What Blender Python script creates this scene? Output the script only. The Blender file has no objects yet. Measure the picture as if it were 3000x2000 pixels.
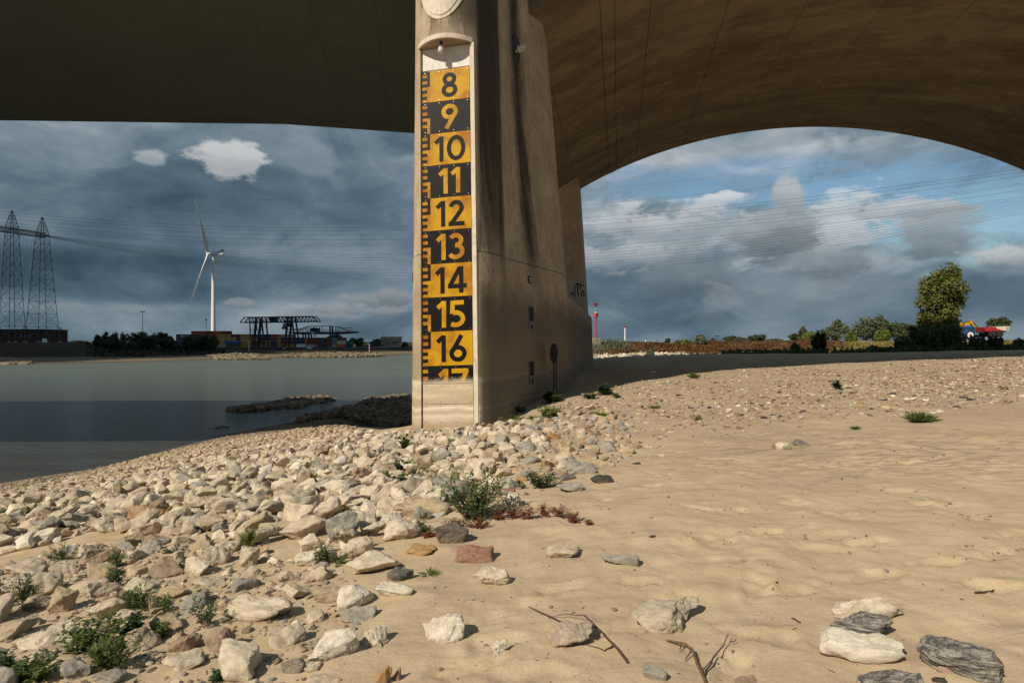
import bpy, bmesh, math, random
import numpy as np
from mathutils import Vector, noise as mnoise

random.seed(7)
RNG = np.random.default_rng(11)
scene = bpy.context.scene
COL = scene.collection
R = math.radians
E = 1.6            # eye height (m); z = 0 is the sand at the camera
F = 1667.0         # focal length in photograph pixels (3000 wide)
WATER_Z = E - 7.6

# ------------------------------------------------------------------ camera
cam_d = bpy.data.cameras.new("camera")
cam_d.lens = 20.0
cam_d.sensor_width = 36.0
cam_d.clip_start = 0.1
cam_d.clip_end = 20000
cam = bpy.data.objects.new("camera", cam_d)
COL.objects.link(cam)
cam.location = (0, 0, E)
cam.rotation_euler = (R(90), 0, 0)
scene.camera = cam

# ------------------------------------------------------------------ light
SUN_AZ, SUN_EL = 43.0, 41.0     # sun stands behind the camera's left shoulder
ld = Vector((math.sin(R(SUN_AZ)) * math.cos(R(SUN_EL)), math.cos(R(SUN_AZ)) * math.cos(R(SUN_EL)), -math.sin(R(SUN_EL))))
sun_d = bpy.data.lights.new("sun", 'SUN')
sun_d.energy = 5.0
sun_d.angle = R(0.5)
sun_d.color = (1.0, 0.89, 0.73)
sun = bpy.data.objects.new("sun", sun_d)
COL.objects.link(sun)
sun.rotation_euler = ld.to_track_quat('-Z', 'Y').to_euler()
sun.location = (-30, -30, 60)

scene.view_settings.view_transform = 'Standard'
scene.view_settings.look = 'None'
scene.view_settings.exposure = 0.0
scene.view_settings.gamma = 1.0
scene.view_settings.use_curve_mapping = False


# ------------------------------------------------------------------ node helper
class S:
    """a socket with arithmetic"""
    def __init__(s, nt, sock):
        s.nt, s.k = nt, sock

    def _m(s, op, *o, clamp=False):
        n = s.nt.nodes.new('ShaderNodeMath')
        n.operation = op
        n.use_clamp = clamp
        for i, a in enumerate((s,) + o):
            if isinstance(a, S):
                s.nt.links.new(a.k, n.inputs[i])
            else:
                n.inputs[i].default_value = float(a)
        return S(s.nt, n.outputs[0])

    def __add__(s, o): return s._m('ADD', o)
    __radd__ = __add__
    def __sub__(s, o): return s._m('SUBTRACT', o)
    def __rsub__(s, o): return (s * -1.0) + o
    def __mul__(s, o): return s._m('MULTIPLY', o)
    __rmul__ = __mul__
    def __truediv__(s, o): return s._m('DIVIDE', o)
    def clamp(s): return s._m('ADD', 0.0, clamp=True)
    def abs(s): return s._m('ABSOLUTE')
    def pow(s, p): return s._m('POWER', p)
    def sqrt(s): return s._m('SQRT')
    def max(s, o): return s._m('MAXIMUM', o)
    def min(s, o): return s._m('MINIMUM', o)

    def ss(s, a, b, lo=0.0, hi=1.0):
        n = s.nt.nodes.new('ShaderNodeMapRange')
        n.interpolation_type = 'SMOOTHSTEP'
        s.nt.links.new(s.k, n.inputs[0])
        if a > b:
            a, b, lo, hi = b, a, hi, lo
        for i, v in zip((1, 2, 3, 4), (a, b, lo, hi)):
            n.inputs[i].default_value = v
        return S(s.nt, n.outputs[0])


def node(nt, typ, **kw):
    n = nt.nodes.new(typ)
    for k, v in kw.items():
        setattr(n, k, v)
    return n


def put(nt, sock, v):
    if isinstance(v, S):
        nt.links.new(v.k, sock)
    elif isinstance(v, (tuple, list)):
        sock.default_value = tuple(v) + ((1.0,) if len(v) == 3 and sock.type == 'RGBA' else ())
    else:
        sock.default_value = v


def mixc(nt, f, a, b, mode='MIX'):
    n = node(nt, 'ShaderNodeMix', data_type='RGBA', blend_type=mode)
    n.clamp_factor = True
    put(nt, n.inputs[0], f)
    put(nt, n.inputs[6], a)
    put(nt, n.inputs[7], b)
    return S(nt, n.outputs[2])


def noise(nt, vec, scale=5.0, detail=4.0, rough=0.5, dist=0.0):
    n = node(nt, 'ShaderNodeTexNoise')
    put(nt, n.inputs['Vector'], vec)
    n.inputs['Scale'].default_value = scale
    n.inputs['Detail'].default_value = detail
    n.inputs['Roughness'].default_value = rough
    n.inputs['Distortion'].default_value = dist
    return S(nt, n.outputs['Fac'])


def voro(nt, vec, scale=5.0, out='Distance', feature='F1', rnd=1.0):
    n = node(nt, 'ShaderNodeTexVoronoi', feature=feature)
    put(nt, n.inputs['Vector'], vec)
    n.inputs['Scale'].default_value = scale
    n.inputs['Randomness'].default_value = rnd
    return S(nt, n.outputs[out])


def vmul(nt, vec, xyz):
    n = node(nt, 'ShaderNodeVectorMath', operation='MULTIPLY')
    put(nt, n.inputs[0], vec)
    n.inputs[1].default_value = xyz
    return S(nt, n.outputs[0])


def vadd(nt, a, b):
    n = node(nt, 'ShaderNodeVectorMath', operation='ADD')
    put(nt, n.inputs[0], a)
    put(nt, n.inputs[1], b)
    return S(nt, n.outputs[0])


def sep(nt, vec):
    n = node(nt, 'ShaderNodeSeparateXYZ')
    put(nt, n.inputs[0], vec)
    return [S(nt, o) for o in n.outputs]


def comb(nt, x, y, z):
    n = node(nt, 'ShaderNodeCombineXYZ')
    for i, v in enumerate((x, y, z)):
        put(nt, n.inputs[i], v)
    return S(nt, n.outputs[0])


def ramp(nt, f, stops):
    n = node(nt, 'ShaderNodeValToRGB')
    put(nt, n.inputs[0], f)
    el = n.color_ramp.elements
    el[0].position, el[0].color = stops[0][0], tuple(stops[0][1]) + (1,)
    el[1].position, el[1].color = stops[-1][0], tuple(stops[-1][1]) + (1,)
    for p, c in stops[1:-1]:
        e = el.new(p)
        e.color = tuple(c) + (1,)
    return S(nt, n.outputs[0])


def coords(nt, kind='Object'):
    n = node(nt, 'ShaderNodeTexCoord')
    return S(nt, n.outputs[kind])


def position(nt):
    return S(nt, node(nt, 'ShaderNodeNewGeometry').outputs['Position'])


def new_mat(name):
    m = bpy.data.materials.new(name)
    m.use_nodes = True
    nt = m.node_tree
    return m, nt, nt.nodes['Principled BSDF']


def bump(nt, bsdf, h, strength=0.5, dist=0.02):
    n = node(nt, 'ShaderNodeBump')
    n.inputs['Strength'].default_value = strength
    n.inputs['Distance'].default_value = dist
    put(nt, n.inputs['Height'], h)
    nt.links.new(n.outputs[0], bsdf.inputs['Normal'])


def finish(nt, bsdf, col, rough=0.8, spec=0.3, metal=0.0):
    put(nt, bsdf.inputs['Base Color'], col)
    put(nt, bsdf.inputs['Roughness'], rough)
    bsdf.inputs['Specular IOR Level'].default_value = spec
    bsdf.inputs['Metallic'].default_value = metal


# ------------------------------------------------------------------ sky
world = bpy.data.worlds.new("World")
scene.world = world
world.use_nodes = True
wt = world.node_tree
bg = wt.nodes['Background']
SKY_STRENGTH = 0.1
bg.inputs['Strength'].default_value = SKY_STRENGTH
sky = node(wt, 'ShaderNodeTexSky', sky_type='NISHITA')
sky.sun_disc = False
sky.sun_elevation = R(SUN_EL)
sky.sun_rotation = R(180 + SUN_AZ)
sky.altitude = 10
sky.air_density = 1.3
sky.dust_density = 0.6
dirv = coords(wt, 'Generated')
dx, dy, dz = sep(wt, dirv)
at2 = node(wt, 'ShaderNodeMath', operation='ARCTAN2')
put(wt, at2.inputs[0], dx)
put(wt, at2.inputs[1], dy)
AZ = S(wt, at2.outputs[0])
EL = dz._m('ARCSINE')


def ae(px, py):
    az = math.atan((px - 1500) / F)
    return az, math.atan((1000 - py) / F * math.cos(az))


# direction flattened so that cloud decks stretch along the horizon
cv = comb(wt, dx, dy, dz * 2.4)
w1 = noise(wt, vmul(wt, cv, (1, 1, 1)), 3.0, 3.0, 0.5)
w2 = noise(wt, vadd(wt, cv, (7.3, 2.1, 4.4)), 3.0, 3.0, 0.5)
warp = comb(wt, (w1 - 0.5) * 0.35, (w2 - 0.5) * 0.35, (w1 - w2) * 0.25)
cvw = vadd(wt, cv, warp)
nA = noise(wt, cvw, 2.6, 9.0, 0.56)
nB = noise(wt, vadd(wt, cvw, (3.1, 9.2, 1.7)), 5.5, 9.0, 0.6)
nC = noise(wt, vadd(wt, cv, (11.1, 5.2, 8.7)), 13.0, 8.0, 0.62)
nE = noise(wt, vadd(wt, cv, (2.1, 15.2, 5.7)), 24.0, 6.0, 0.58)


def blob(px, py, rx, ry, amp=0.9, soft=0.5, nz=None):
    a0, e0 = ae(px, py)
    ca = math.cos(a0)
    ra, re = rx / F * ca * ca, ry / F * ca
    u = (AZ - a0) * (1 / ra)
    v = (EL - e0) * (1 / re)
    d = (u * u + v * v).sqrt()
    d = d + ((nz or nB) - 0.5) * (-amp * 3.2)
    return d.ss(1 + soft, 1 - soft)


# lightness field: noise plus the photograph's cloud masses
L = (nA - 0.5) * 1.10 + (nB - 0.5) * 0.62 + (nC - 0.5) * 0.16 + 0.49
L = L + EL.ss(0.0, 0.20, 0.06, 0.0)
L = L + AZ.ss(-0.15, 0.25, 0.0, 0.06)
for (px, py, rx, ry, amp, soft, dl) in [
    (480, 815, 720, 72, 0.30, 0.34, -0.24),       # dark storm belly on the left
    (330, 560, 520, 80, 0.8, 0.7, -0.05),
    (150, 900, 260, 40, 0.8, 0.6, 0.05),
    (1050, 890, 260, 50, 1.2, 0.7, 0.05),
    (1040, 880, 190, 40, 1.3, 0.5, 0.05),
    (250, 590, 260, 34, 0.9, 0.7, 0.07),
    (920, 430, 60, 60, 1.2, 0.6, 0.08),
    (600, 410, 900, 50, 0.9, 0.7, 0.04),
    (1900, 440, 520, 66, 1.0, 0.5, 0.20),         # pale sheet under the arch
    (2600, 450, 360, 60, 1.0, 0.5, 0.18),
    (1960, 690, 330, 90, 1.3, 0.35, 0.18),
    (2420, 740, 380, 50, 1.3, 0.4, 0.12),
    (2100, 900, 620, 110, 0.9, 0.6, -0.12),
    (2950, 760, 150, 40, 1.0, 0.4, 0.14),
    (2950, 880, 260, 60, 0.8, 0.5, -0.06),
]:
    L = L + blob(px, py, rx, ry, amp, soft) * dl
grey = ramp(wt, L, [(0.06, (0.028, 0.052, 0.078)), (0.25, (0.050, 0.088, 0.122)), (0.45, (0.102, 0.158, 0.205)),
                    (0.65, (0.205, 0.27, 0.32)), (0.82, (0.36, 0.41, 0.45)), (1.0, (0.58, 0.60, 0.62))])
# gaps of blue between the cloud sheets
hole = (nA * 0.45 + nB * 0.55).ss(0.56, 0.42)
bl = blob(2080, 530, 330, 46, 0.9, 0.5).max(blob(2420, 560, 300, 52, 0.9, 0.5)).max(
    blob(2850, 600, 360, 120, 0.9, 0.5)).max(blob(2600, 650, 200, 60, 1.2, 0.4) * 0.7)
bl = bl.max(blob(1800, 500, 100, 18, 1.0, 0.4))
gaps = (bl * 0.95 * hole.ss(0.0, 0.55, 0.62, 1.0))
skyc = S(wt, sky.outputs[0])
blue = mixc(wt, 1.0, skyc, (0.62, 0.78, 0.86), 'MULTIPLY')
col = mixc(wt, gaps, mixc(wt, 1.0, grey, (10, 10, 10), 'MULTIPLY'), blue)


def cloud(col, px, py, rx, ry, top, base, amp=0.9, soft=0.25, cover=1.0, nz=None):
    nz = nz or nD
    """a single cumulus: lit crown, greyer foot"""
    m = blob(px, py, rx, ry, amp, soft, nz) * cover
    a0, e0 = ae(px, py)
    re = ry / F * math.cos(a0)
    g = ((EL - (e0 - re)) * (1 / (2 * re)) + (nC - 0.5) * 1.1).ss(0.05, 0.95)
    c = mixc(wt, g, tuple(v * 10 for v in base), tuple(v * 10 for v in top))
    return mixc(wt, m, col, c)


nD = (nC - 0.5) * 1.0 + (nE - 0.5) * 0.75 + 0.5
col = cloud(col, 690, 470, 96, 46, (0.56, 0.57, 0.58), (0.36, 0.39, 0.42), 0.66, 0.24, 0.95, nD)
col = cloud(col, 440, 462, 46, 22, (0.40, 0.43, 0.46), (0.28, 0.33, 0.37), 0.60, 0.28, 0.9, nD)
col = cloud(col, 40, 412, 50, 14, (0.26, 0.31, 0.35), (0.18, 0.23, 0.27), 1.4, 0.6, 0.8, nD)
col = cloud(col, 905, 440, 46, 52, (0.22, 0.28, 0.32), (0.16, 0.21, 0.25), 1.4, 0.7, 0.7, nD)
col = cloud(col, 2440, 690, 210, 70, (0.60, 0.62, 0.63), (0.40, 0.43, 0.46), 1.4, 0.40, 0.8, nD)
col = cloud(col, 1830, 665, 150, 46, (0.56, 0.59, 0.61), (0.34, 0.38, 0.42), 1.4, 0.45, 0.75, nD)
col = cloud(col, 2120, 578, 70, 16, (0.68, 0.70, 0.72), (0.42, 0.50, 0.56), 1.6, 0.5, 0.85, nD)
col = cloud(col, 2470, 600, 90, 30, (0.60, 0.64, 0.66), (0.40, 0.46, 0.50), 1.6, 0.5, 0.7, nD)
col = cloud(col, 2310, 590, 52, 66, (0.44, 0.47, 0.50), (0.24, 0.285, 0.32), 0.5, 0.22, 0.95, nD)
col = cloud(col, 2275, 690, 125, 80, (0.33, 0.365, 0.395), (0.13, 0.165, 0.195), 0.6, 0.25, 0.97, nD)
col = cloud(col, 2440, 768, 140, 44, (0.26, 0.30, 0.335), (0.120, 0.155, 0.185), 0.8, 0.42, 0.85, nD)
col = cloud(col, 2740, 690, 120, 76, (0.34, 0.38, 0.41), (0.125, 0.165, 0.20), 0.7, 0.42, 0.88, nD)
col = cloud(col, 2960, 755, 100, 26, (0.52, 0.53, 0.54), (0.30, 0.33, 0.36), 1.5, 0.45, 0.8, nD)
col = cloud(col, 2010, 805, 130, 70, (0.20, 0.245, 0.28), (0.10, 0.135, 0.165), 0.9, 0.45, 0.7, nD)
for (px, py, rx, ry, cv__) in [(1085, 884, 80, 24, .8), (1150, 866, 46, 26, .8), (1000, 908, 90, 13, .7), (930, 928, 110, 10, .55), (705, 893, 46, 12, .6), (1120, 915, 60, 12, .7),
                              (380, 905, 120, 12, .35), (150, 900, 110, 14, .3), (1830, 745, 130, 34, .6), (1960, 660, 150, 40, .7), (2080, 900, 60, 40, .35), (2380, 870, 150, 36, .3), (2640, 610, 120, 26, .7)]:
    lo = py > 800
    col = cloud(col, px, py, rx, ry, (0.27, 0.295, 0.315) if lo else (0.50, 0.53, 0.55), (0.14, 0.18, 0.21) if lo else (0.27, 0.31, 0.345), 1.3, 0.32, cv__, nD)
wt.links.new(col.k, bg.inputs['Color'])


# ------------------------------------------------------------------ objects and meshes
def tag(o, label=None, cat=None, group=None, kind=None):
    if label: o['label'] = label
    if cat: o['category'] = cat
    if group: o['group'] = group
    if kind: o['kind'] = kind
    return o


def empty(name, loc, rotz=0.0, label=None, cat=None, group=None, rot=None):
    o = bpy.data.objects.new(name, None)
    o.empty_display_size = 0.2
    COL.objects.link(o)
    o.location = loc
    o.rotation_euler = rot or (0, 0, rotz)
    return tag(o, label, cat, group)


def link(name, me, mats=None, parent=None, loc=None):
    o = bpy.data.objects.new(name, me)
    COL.objects.link(o)
    if mats is not None and len(me.materials) == 0:
        for m in (mats if isinstance(mats, (list, tuple)) else [mats]):
            me.materials.append(m)
    if parent: o.parent = parent
    if loc: o.location = loc
    return o


class MB:
    """collects polygons, builds ONE mesh"""
    def __init__(s):
        s.v, s.f, s.mi = [], [], []
        s.cur = 0

    def add(s, vs, fs):
        b = len(s.v)
        s.v.extend([tuple(v) for v in vs])
        for f in fs:
            s.f.append(tuple(i + b for i in f))
            s.mi.append(s.cur)
        return s

    def box(s, c, d, rz=0.0, M=None):
        hx, hy, hz = d[0] / 2, d[1] / 2, d[2] / 2
        vs = [(x * hx, y * hy, z * hz) for z in (-1, 1) for y in (-1, 1) for x in (-1, 1)]
        if rz:
            cz, sz = math.cos(rz), math.sin(rz)
            vs = [(x * cz - y * sz, x * sz + y * cz, z) for x, y, z in vs]
        vs = [(x + c[0], y + c[1], z + c[2]) for x, y, z in vs]
        return s.add(vs, [(0, 2, 3, 1), (4, 5, 7, 6), (0, 1, 5, 4), (2, 6, 7, 3), (0, 4, 6, 2), (1, 3, 7, 5)])

    def tube(s, p0, p1, r0, r1=None, n=6, cap=True):
        r1 = r0 if r1 is None else r1
        p0, p1 = Vector(p0), Vector(p1)
        d = (p1 - p0)
        if d.length < 1e-7: return s
        d.normalize()
        a = d.orthogonal().normalized()
        b = d.cross(a)
        vs, fs = [], []
        for p, r in ((p0, r0), (p1, r1)):
            for k in range(n):
                t = 2 * math.pi * k / n
                vs.append(p + a * (r * math.cos(t)) + b * (r * math.sin(t)))
        for k in range(n):
            fs.append((k, (k + 1) % n, n + (k + 1) % n, n + k))
        if cap:
            fs.append(tuple(range(n - 1, -1, -1)))
            fs.append(tuple(range(n, 2 * n)))
        return s.add(vs, fs)

    def path(s, pts, radii, n=6):
        for i in range(len(pts) - 1):
            s.tube(pts[i], pts[i + 1], radii[i], radii[i + 1], n, cap=(i in (0, len(pts) - 2)))
        return s

    def loft(s, rings, closed=True, cap0=False, cap1=False):
        n = len(rings[0])
        vs = [p for r in rings for p in r]
        fs = []
        for i in range(len(rings) - 1):
            for k in range(n if closed else n - 1):
                k2 = (k + 1) % n
                fs.append((i * n + k, i * n + k2, (i + 1) * n + k2, (i + 1) * n + k))
        if cap0: fs.append(tuple(range(n - 1, -1, -1)))
        if cap1: fs.append(tuple((len(rings) - 1) * n + k for k in range(n)))
        return s.add(vs, fs)

    def prism(s, poly, d):
        """closed polygon of 3D points swept by vector d"""
        n = len(poly)
        a = [Vector(p) for p in poly]
        b = [p + Vector(d) for p in a]
        return s.loft([a, b], True, True, True)

    def build(s, name, mat, parent=None, smooth=None, loc=None, label=None):
        me = bpy.data.meshes.new(name)
        me.from_pydata(s.v, [], s.f)
        if isinstance(mat, (list, tuple)):
            for m in mat: me.materials.append(m)
            me.polygons.foreach_set('material_index', s.mi)
        else:
            me.materials.append(mat)
        bm = bmesh.new()
        bm.from_mesh(me)
        bmesh.ops.recalc_face_normals(bm, faces=bm.faces)
        bm.to_mesh(me)
        bm.free()
        if smooth is not None:
            me.polygons.foreach_set('use_smooth', [True] * len(me.polygons))
            me.set_sharp_from_angle(angle=R(smooth))
        o = link(name, me, None, parent, loc)
        if label: o['label'] = label
        return o


def mesh_np(name, V, Fc, mat, smooth=False, colors=None):
    """numpy mesh: V (n,3), Fc (m,3|4); colors per vertex (n,3)"""
    V = np.asarray(V, dtype=np.float32)
    Fc = np.asarray(Fc, dtype=np.int32)
    k = Fc.shape[1]
    me = bpy.data.meshes.new(name)
    me.vertices.add(len(V))
    me.vertices.foreach_set('co', V.ravel())
    me.loops.add(Fc.size)
    me.loops.foreach_set('vertex_index', Fc.ravel())
    me.polygons.add(len(Fc))
    me.polygons.foreach_set('loop_start', np.arange(0, Fc.size, k, dtype=np.int32))
    me.polygons.foreach_set('loop_total', np.full(len(Fc), k, dtype=np.int32))
    if smooth:
        me.polygons.foreach_set('use_smooth', np.ones(len(Fc), dtype=bool))
    me.update(calc_edges=True)
    if colors is not None:
        at = me.color_attributes.new('tint', 'FLOAT_COLOR', 'POINT')
        c = np.ones((len(V), 4), dtype=np.float32)
        c[:, :3] = colors
        at.data.foreach_set('color', c.ravel())
    if mat: me.materials.append(mat)
    return me


# value noise on numpy arrays
def vnoise(x, y, seed=0):
    xi, yi = np.floor(x).astype(np.int64), np.floor(y).astype(np.int64)
    fx, fy = x - xi, y - yi
    fx, fy = fx * fx * fx * (fx * (fx * 6 - 15) + 10), fy * fy * fy * (fy * (fy * 6 - 15) + 10)

    def h(a, b):
        n = (a * 374761393 + b * 668265263 + seed * 1442695041) & 0xFFFFFFFF
        n = ((n ^ (n >> 13)) * 1274126177) & 0xFFFFFFFF
        n = n ^ (n >> 16)
        return (n & 0xFFFF) / 65535.0 * 2 - 1
    return (h(xi, yi) * (1 - fx) + h(xi + 1, yi) * fx) * (1 - fy) + (h(xi, yi + 1) * (1 - fx) + h(xi + 1, yi + 1) * fx) * fy


def fbm(x, y, oct=4, seed=0, gain=0.5):
    s, a = 0.0, 1.0
    for i in range(oct):
        s = s + a * vnoise(x * 2 ** i + 17.3 * i, y * 2 ** i - 9.1 * i, seed + i)
        a *= gain
    return s


def sstep(a, b, x):
    t = np.clip((x - a) / (b - a), 0, 1)
    return t * t * (3 - 2 * t)


# photograph pixel -> place in the world (used once, to survey where things stand)
def at(px, py, d):
    return Vector(((px - 1500) / F * d, d, E + (1000 - py) / F * d))


def gp(px, py, h):
    d = h * F / (py - 1000)
    return ((px - 1500) / F * d, d, E - h)


# ------------------------------------------------------------------ terrain
SURVEY = [gp(*p) for p in [
    (0, 1990, 1.72), (0, 1850, 1.85), (400, 1850, 1.80), (400, 1700, 2.0), (0, 1700, 2.12), (200, 1600, 2.45), (0, 1500, 3.3), (0, 1455, 4.9), (0, 1415, 7.6),
    (400, 1500, 2.75), (400, 1410, 3.9), (400, 1360, 5.9), (255, 1377, 7.6), (459, 1326, 7.6), (561, 1301, 7.6), (663, 1275, 7.6),
    (790, 1250, 7.6), (893, 1232, 7.6), (985, 1212, 7.6), (1050, 1190, 7.6), (1187, 1165, 7.4),
    (700, 1560, 2.1), (700, 1400, 2.72), (700, 1335, 3.6), (700, 1292, 5.1), (950, 1350, 2.62), (950, 1300, 3.05), (950, 1262, 4.7), (1000, 1250, 6.0),
    (1110, 1258, 6.6), (1140, 1252, 7.2), (1150, 1240, 7.75),
    (900, 1800, 1.75), (1000, 1650, 1.85), (1000, 1480, 2.2),
    (1187, 1264, 2.68), (1290, 1262, 2.64), (1410, 1247, 2.58), (1200, 1400, 2.2), (1200, 1600, 1.85), (1100, 1330, 2.45), (1100, 1264, 2.9),
    (1456, 1214, 2.34), (1548, 1176, 2.1), (1660, 1115, 1.78), (1740, 1055, 1.65), (1690, 1090, 1.62),
    (1500, 1990, 1.62), (1500, 1700, 1.66), (1500, 1500, 1.76), (1500, 1300, 2.06), (1600, 1220, 2.1),
    (1800, 1200, 1.95), (1800, 1118, 1.9), (2037, 1085, 1.86), (2350, 1063, 1.5), (2569, 1051, 1.18), (2900, 1036, 0.84),
    (2300, 1200, 1.66), (2900, 1200, 1.45), (2300, 1500, 1.60), (2900, 1500, 1.55), (2900, 1100, 1.2), (2500, 1120, 1.45), (2300, 1990, 1.58), (2990, 1990, 1.55),
    (1850, 1056, 2.0), (2000, 1050, 1.95), (2200, 1042, 1.6), (2250, 1042, 1.55), (2500, 1038, 1.02), (2750, 1031, 0.92), (2990, 1027, 0.75),
]]
SURVEY += [(x, y, E - h) for x, y, h in [
    (-40, 30, 10), (-30, 45, 9.6), (-60, 45, 12), (-22, 62, 9.5), (-28, 75, 10), (-80, 100, 12), (-8, 78, 8.6), (-5, 70, 8.2), (0, 95, 10),
    (-40, 10, 9.6), (-18, 8, 4.4), (-30, -5, 6), (-12, -10, 2.4), (0, -20, 1.5), (20, -20, 1.2), (25, 5, 1.3), (45, 10, 0.9), (60, 30, 0.5), (-40, 25, 10),
    (-9, 36, 6.0), (-6, 30, 5.0), (-3.5, 26, 4.2), (-5.6, 22, 3.6), (-4.6, 18.5, 2.95), (-8, 45, 7.6), (-4, 45, 7.2), (-3, 55, 7.2), (2, 65, 4.2),
    (9, 64, 2.35), (12, 74, 2.9), (22, 72, 2.75), (34, 72, 2.3), (14, 84, 2.3), (30, 84, 2.0), (48, 80, 1.5),
    (13, 96, 0.70), (24, 97, 0.62), (38, 98, 0.45), (50, 100, 0.3), (8, 98, 2.5),
    (50, 66, 1.1), (62, 76, 1.5), (58, 60, 0.95), (75, 85, 1.4), (80, 60, 0.7), (95, 90, 0.8), (75, 110, 0.55), (100, 120, 0.4),
    (14, 125, 5.5), (30, 130, 4.0), (50, 130, 1.2),
]]
SP = np.array(SURVEY)


def _kern(r):
    return np.sqrt(r * r + 0.25)


_n = len(SP)
_A = np.zeros((_n + 3, _n + 3))
_A[:_n, :_n] = _kern(np.hypot(SP[:, None, 0] - SP[None, :, 0], SP[:, None, 1] - SP[None, :, 1])) - np.eye(_n) * 0.05
_A[:_n, _n] = 1; _A[:_n, _n + 1] = SP[:, 0]; _A[:_n, _n + 2] = SP[:, 1]
_A[_n:, :_n] = _A[:_n, _n:].T
_W = np.linalg.solve(_A, np.concatenate([SP[:, 2], [0, 0, 0]]))
SHORE = np.array([(-27.5, 30.5), (-18, 50), (-11, 60), (-4, 72), (4, 90), (20, 118), (45, 170), (150, 350), (600, 1200), (3000, 5600)])

# footprints and scuffs in the dry sand
FOOT = []
for px, py, ang in [(2335, 1470, 20), (2420, 1575, 10), (2140, 1495, 30), (2030, 1480, 0), (2060, 1575, 15), (2410, 1610, 5), (2530, 1600, 25), (2640, 1445, 15),
                    (2700, 1480, 20), (2770, 1492, 25), (2860, 1525, 20), (2980, 1590, 25), (2925, 1640, 10), (2760, 1670, 12), (2890, 1745, 15), (2900, 1655, 5),
                    (2190, 1310, 10), (2330, 1355, 20), (1950, 1365, 10), (1905, 1400, 0), (2130, 1640, 0), (2215, 1720, 40), (1880, 1700, 30), (1800, 1830, 10),
                    (2000, 1600, 30), (1700, 1560, 0), (1640, 1700, 20), (2250, 1870, 0), (1450, 1860, 30), (1350, 1940, 0), (1500, 1760, 20), (2560, 1700, 10),
                    (1980, 1745, 20), (2150, 1950, 30), (1560, 1960, 0), (2330, 1730, 40), (2230, 1560, 0), (1620, 1480, 10), (1760, 1440, 30), (2450, 1510, 20)]:
    h0 = 1.6
    FOOT.append(gp(px, py, h0)[:2] + (R(ang) + random.uniform(-.5, .5), random.uniform(.012, .030)))


def terrain(x, y, detail=True):
    x = np.atleast_1d(np.asarray(x, dtype=float)); y = np.atleast_1d(np.asarray(y, dtype=float))
    z = np.zeros_like(x)
    for i0 in range(0, len(x), 40000):
        xs, ys = x[i0:i0 + 40000], y[i0:i0 + 40000]
        k = _kern(np.hypot(xs[:, None] - SP[None, :, 0], ys[:, None] - SP[None, :, 1]))
        z[i0:i0 + 40000] = k @ _W[:_n] + _W[_n] + _W[_n + 1] * xs + _W[_n + 2] * ys
    z = np.clip(z, E - 12, E + 0.2)
    # far field: flood plain to the right of the river, river bed to the left of it
    sx = np.interp(y, SHORE[:, 1], SHORE[:, 0])
    land = sstep(-6, 14, x - sx)
    far = (E - 12) + (11.2 + 0.15 * fbm(x / 60, y / 60, 2, 5)) * land
    rr = np.hypot(x, y)
    w = np.maximum(sstep(105, 150, y), sstep(110, 160, np.abs(x)))
    w = np.maximum(w, sstep(20, 60, -y))
    z = z * (1 - w) + far * w
    z += 0.10 * fbm(x / 7.0, y / 7.0, 3, 3) * sstep(8, 30, rr) * (1 - w)
    if detail:
        near = 1 - sstep(14, 30, rr)
        z += near * (0.024 * fbm(x * 0.9, y * 0.9, 2, 21) + 0.021 * fbm(x * 3.0, y * 3.0, 2, 33) * (0.6 + 0.6 * vnoise(x * .7, y * .7, 5)) + 0.005 * fbm(x * 9.5, y * 9.5, 2, 41))
        rip = sstep(0.0, 2.5, x - 1.2) * sstep(5, 7, y) * (1 - sstep(12, 18, y))
        ph = (y + 0.25 * x) * 23 + 5.5 * fbm(x * 1.9, y * 1.9, 3, 8)
        z += rip * 0.008 * np.sin(ph) * np.clip(0.2 + 1.1 * vnoise(x * .9, y * 1.2, 9), 0, 1)
        for fx, fy, fa, fd in FOOT:
            m = (np.abs(x - fx) < .45) & (np.abs(y - fy) < .45)
            if not m.any(): continue
            dx_, dy_ = x[m] - fx, y[m] - fy
            u = (dx_ * math.cos(fa) + dy_ * math.sin(fa)) / .15
            v = (-dx_ * math.sin(fa) + dy_ * math.cos(fa)) / .065
            q = np.sqrt(u * u + v * v) + 0.75 * vnoise(x[m] * 13, y[m] * 13, 4)
            z[m] += -fd * np.exp(-q ** 4 * 0.6) + 0.4 * fd * np.exp(-((q - 1.55) / .35) ** 2)
    return z


def tz(x, y):
    return float(terrain(x, y)[0])


def ground_at(px, py, dmax=120.0):
    """first meeting of a sight line with the terrain"""
    kx, kz = (px - 1500) / F, (1000 - py) / F
    d = np.geomspace(2.0, dmax, 900)
    g = terrain(kx * d, d) - (E + kz * d)
    i = np.argmax(g > 0)
    if not (g > 0).any():
        i = len(d) - 1
    d0, d1 = d[max(i - 1, 0)], d[i]
    dd = np.linspace(d0, d1, 12)
    g = terrain(kx * dd, dd) - (E + kz * dd)
    j = int(np.argmax(g > 0)) if (g > 0).any() else 11
    dd = dd[j]
    return Vector((kx * dd, dd, tz(kx * dd, dd)))

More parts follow.
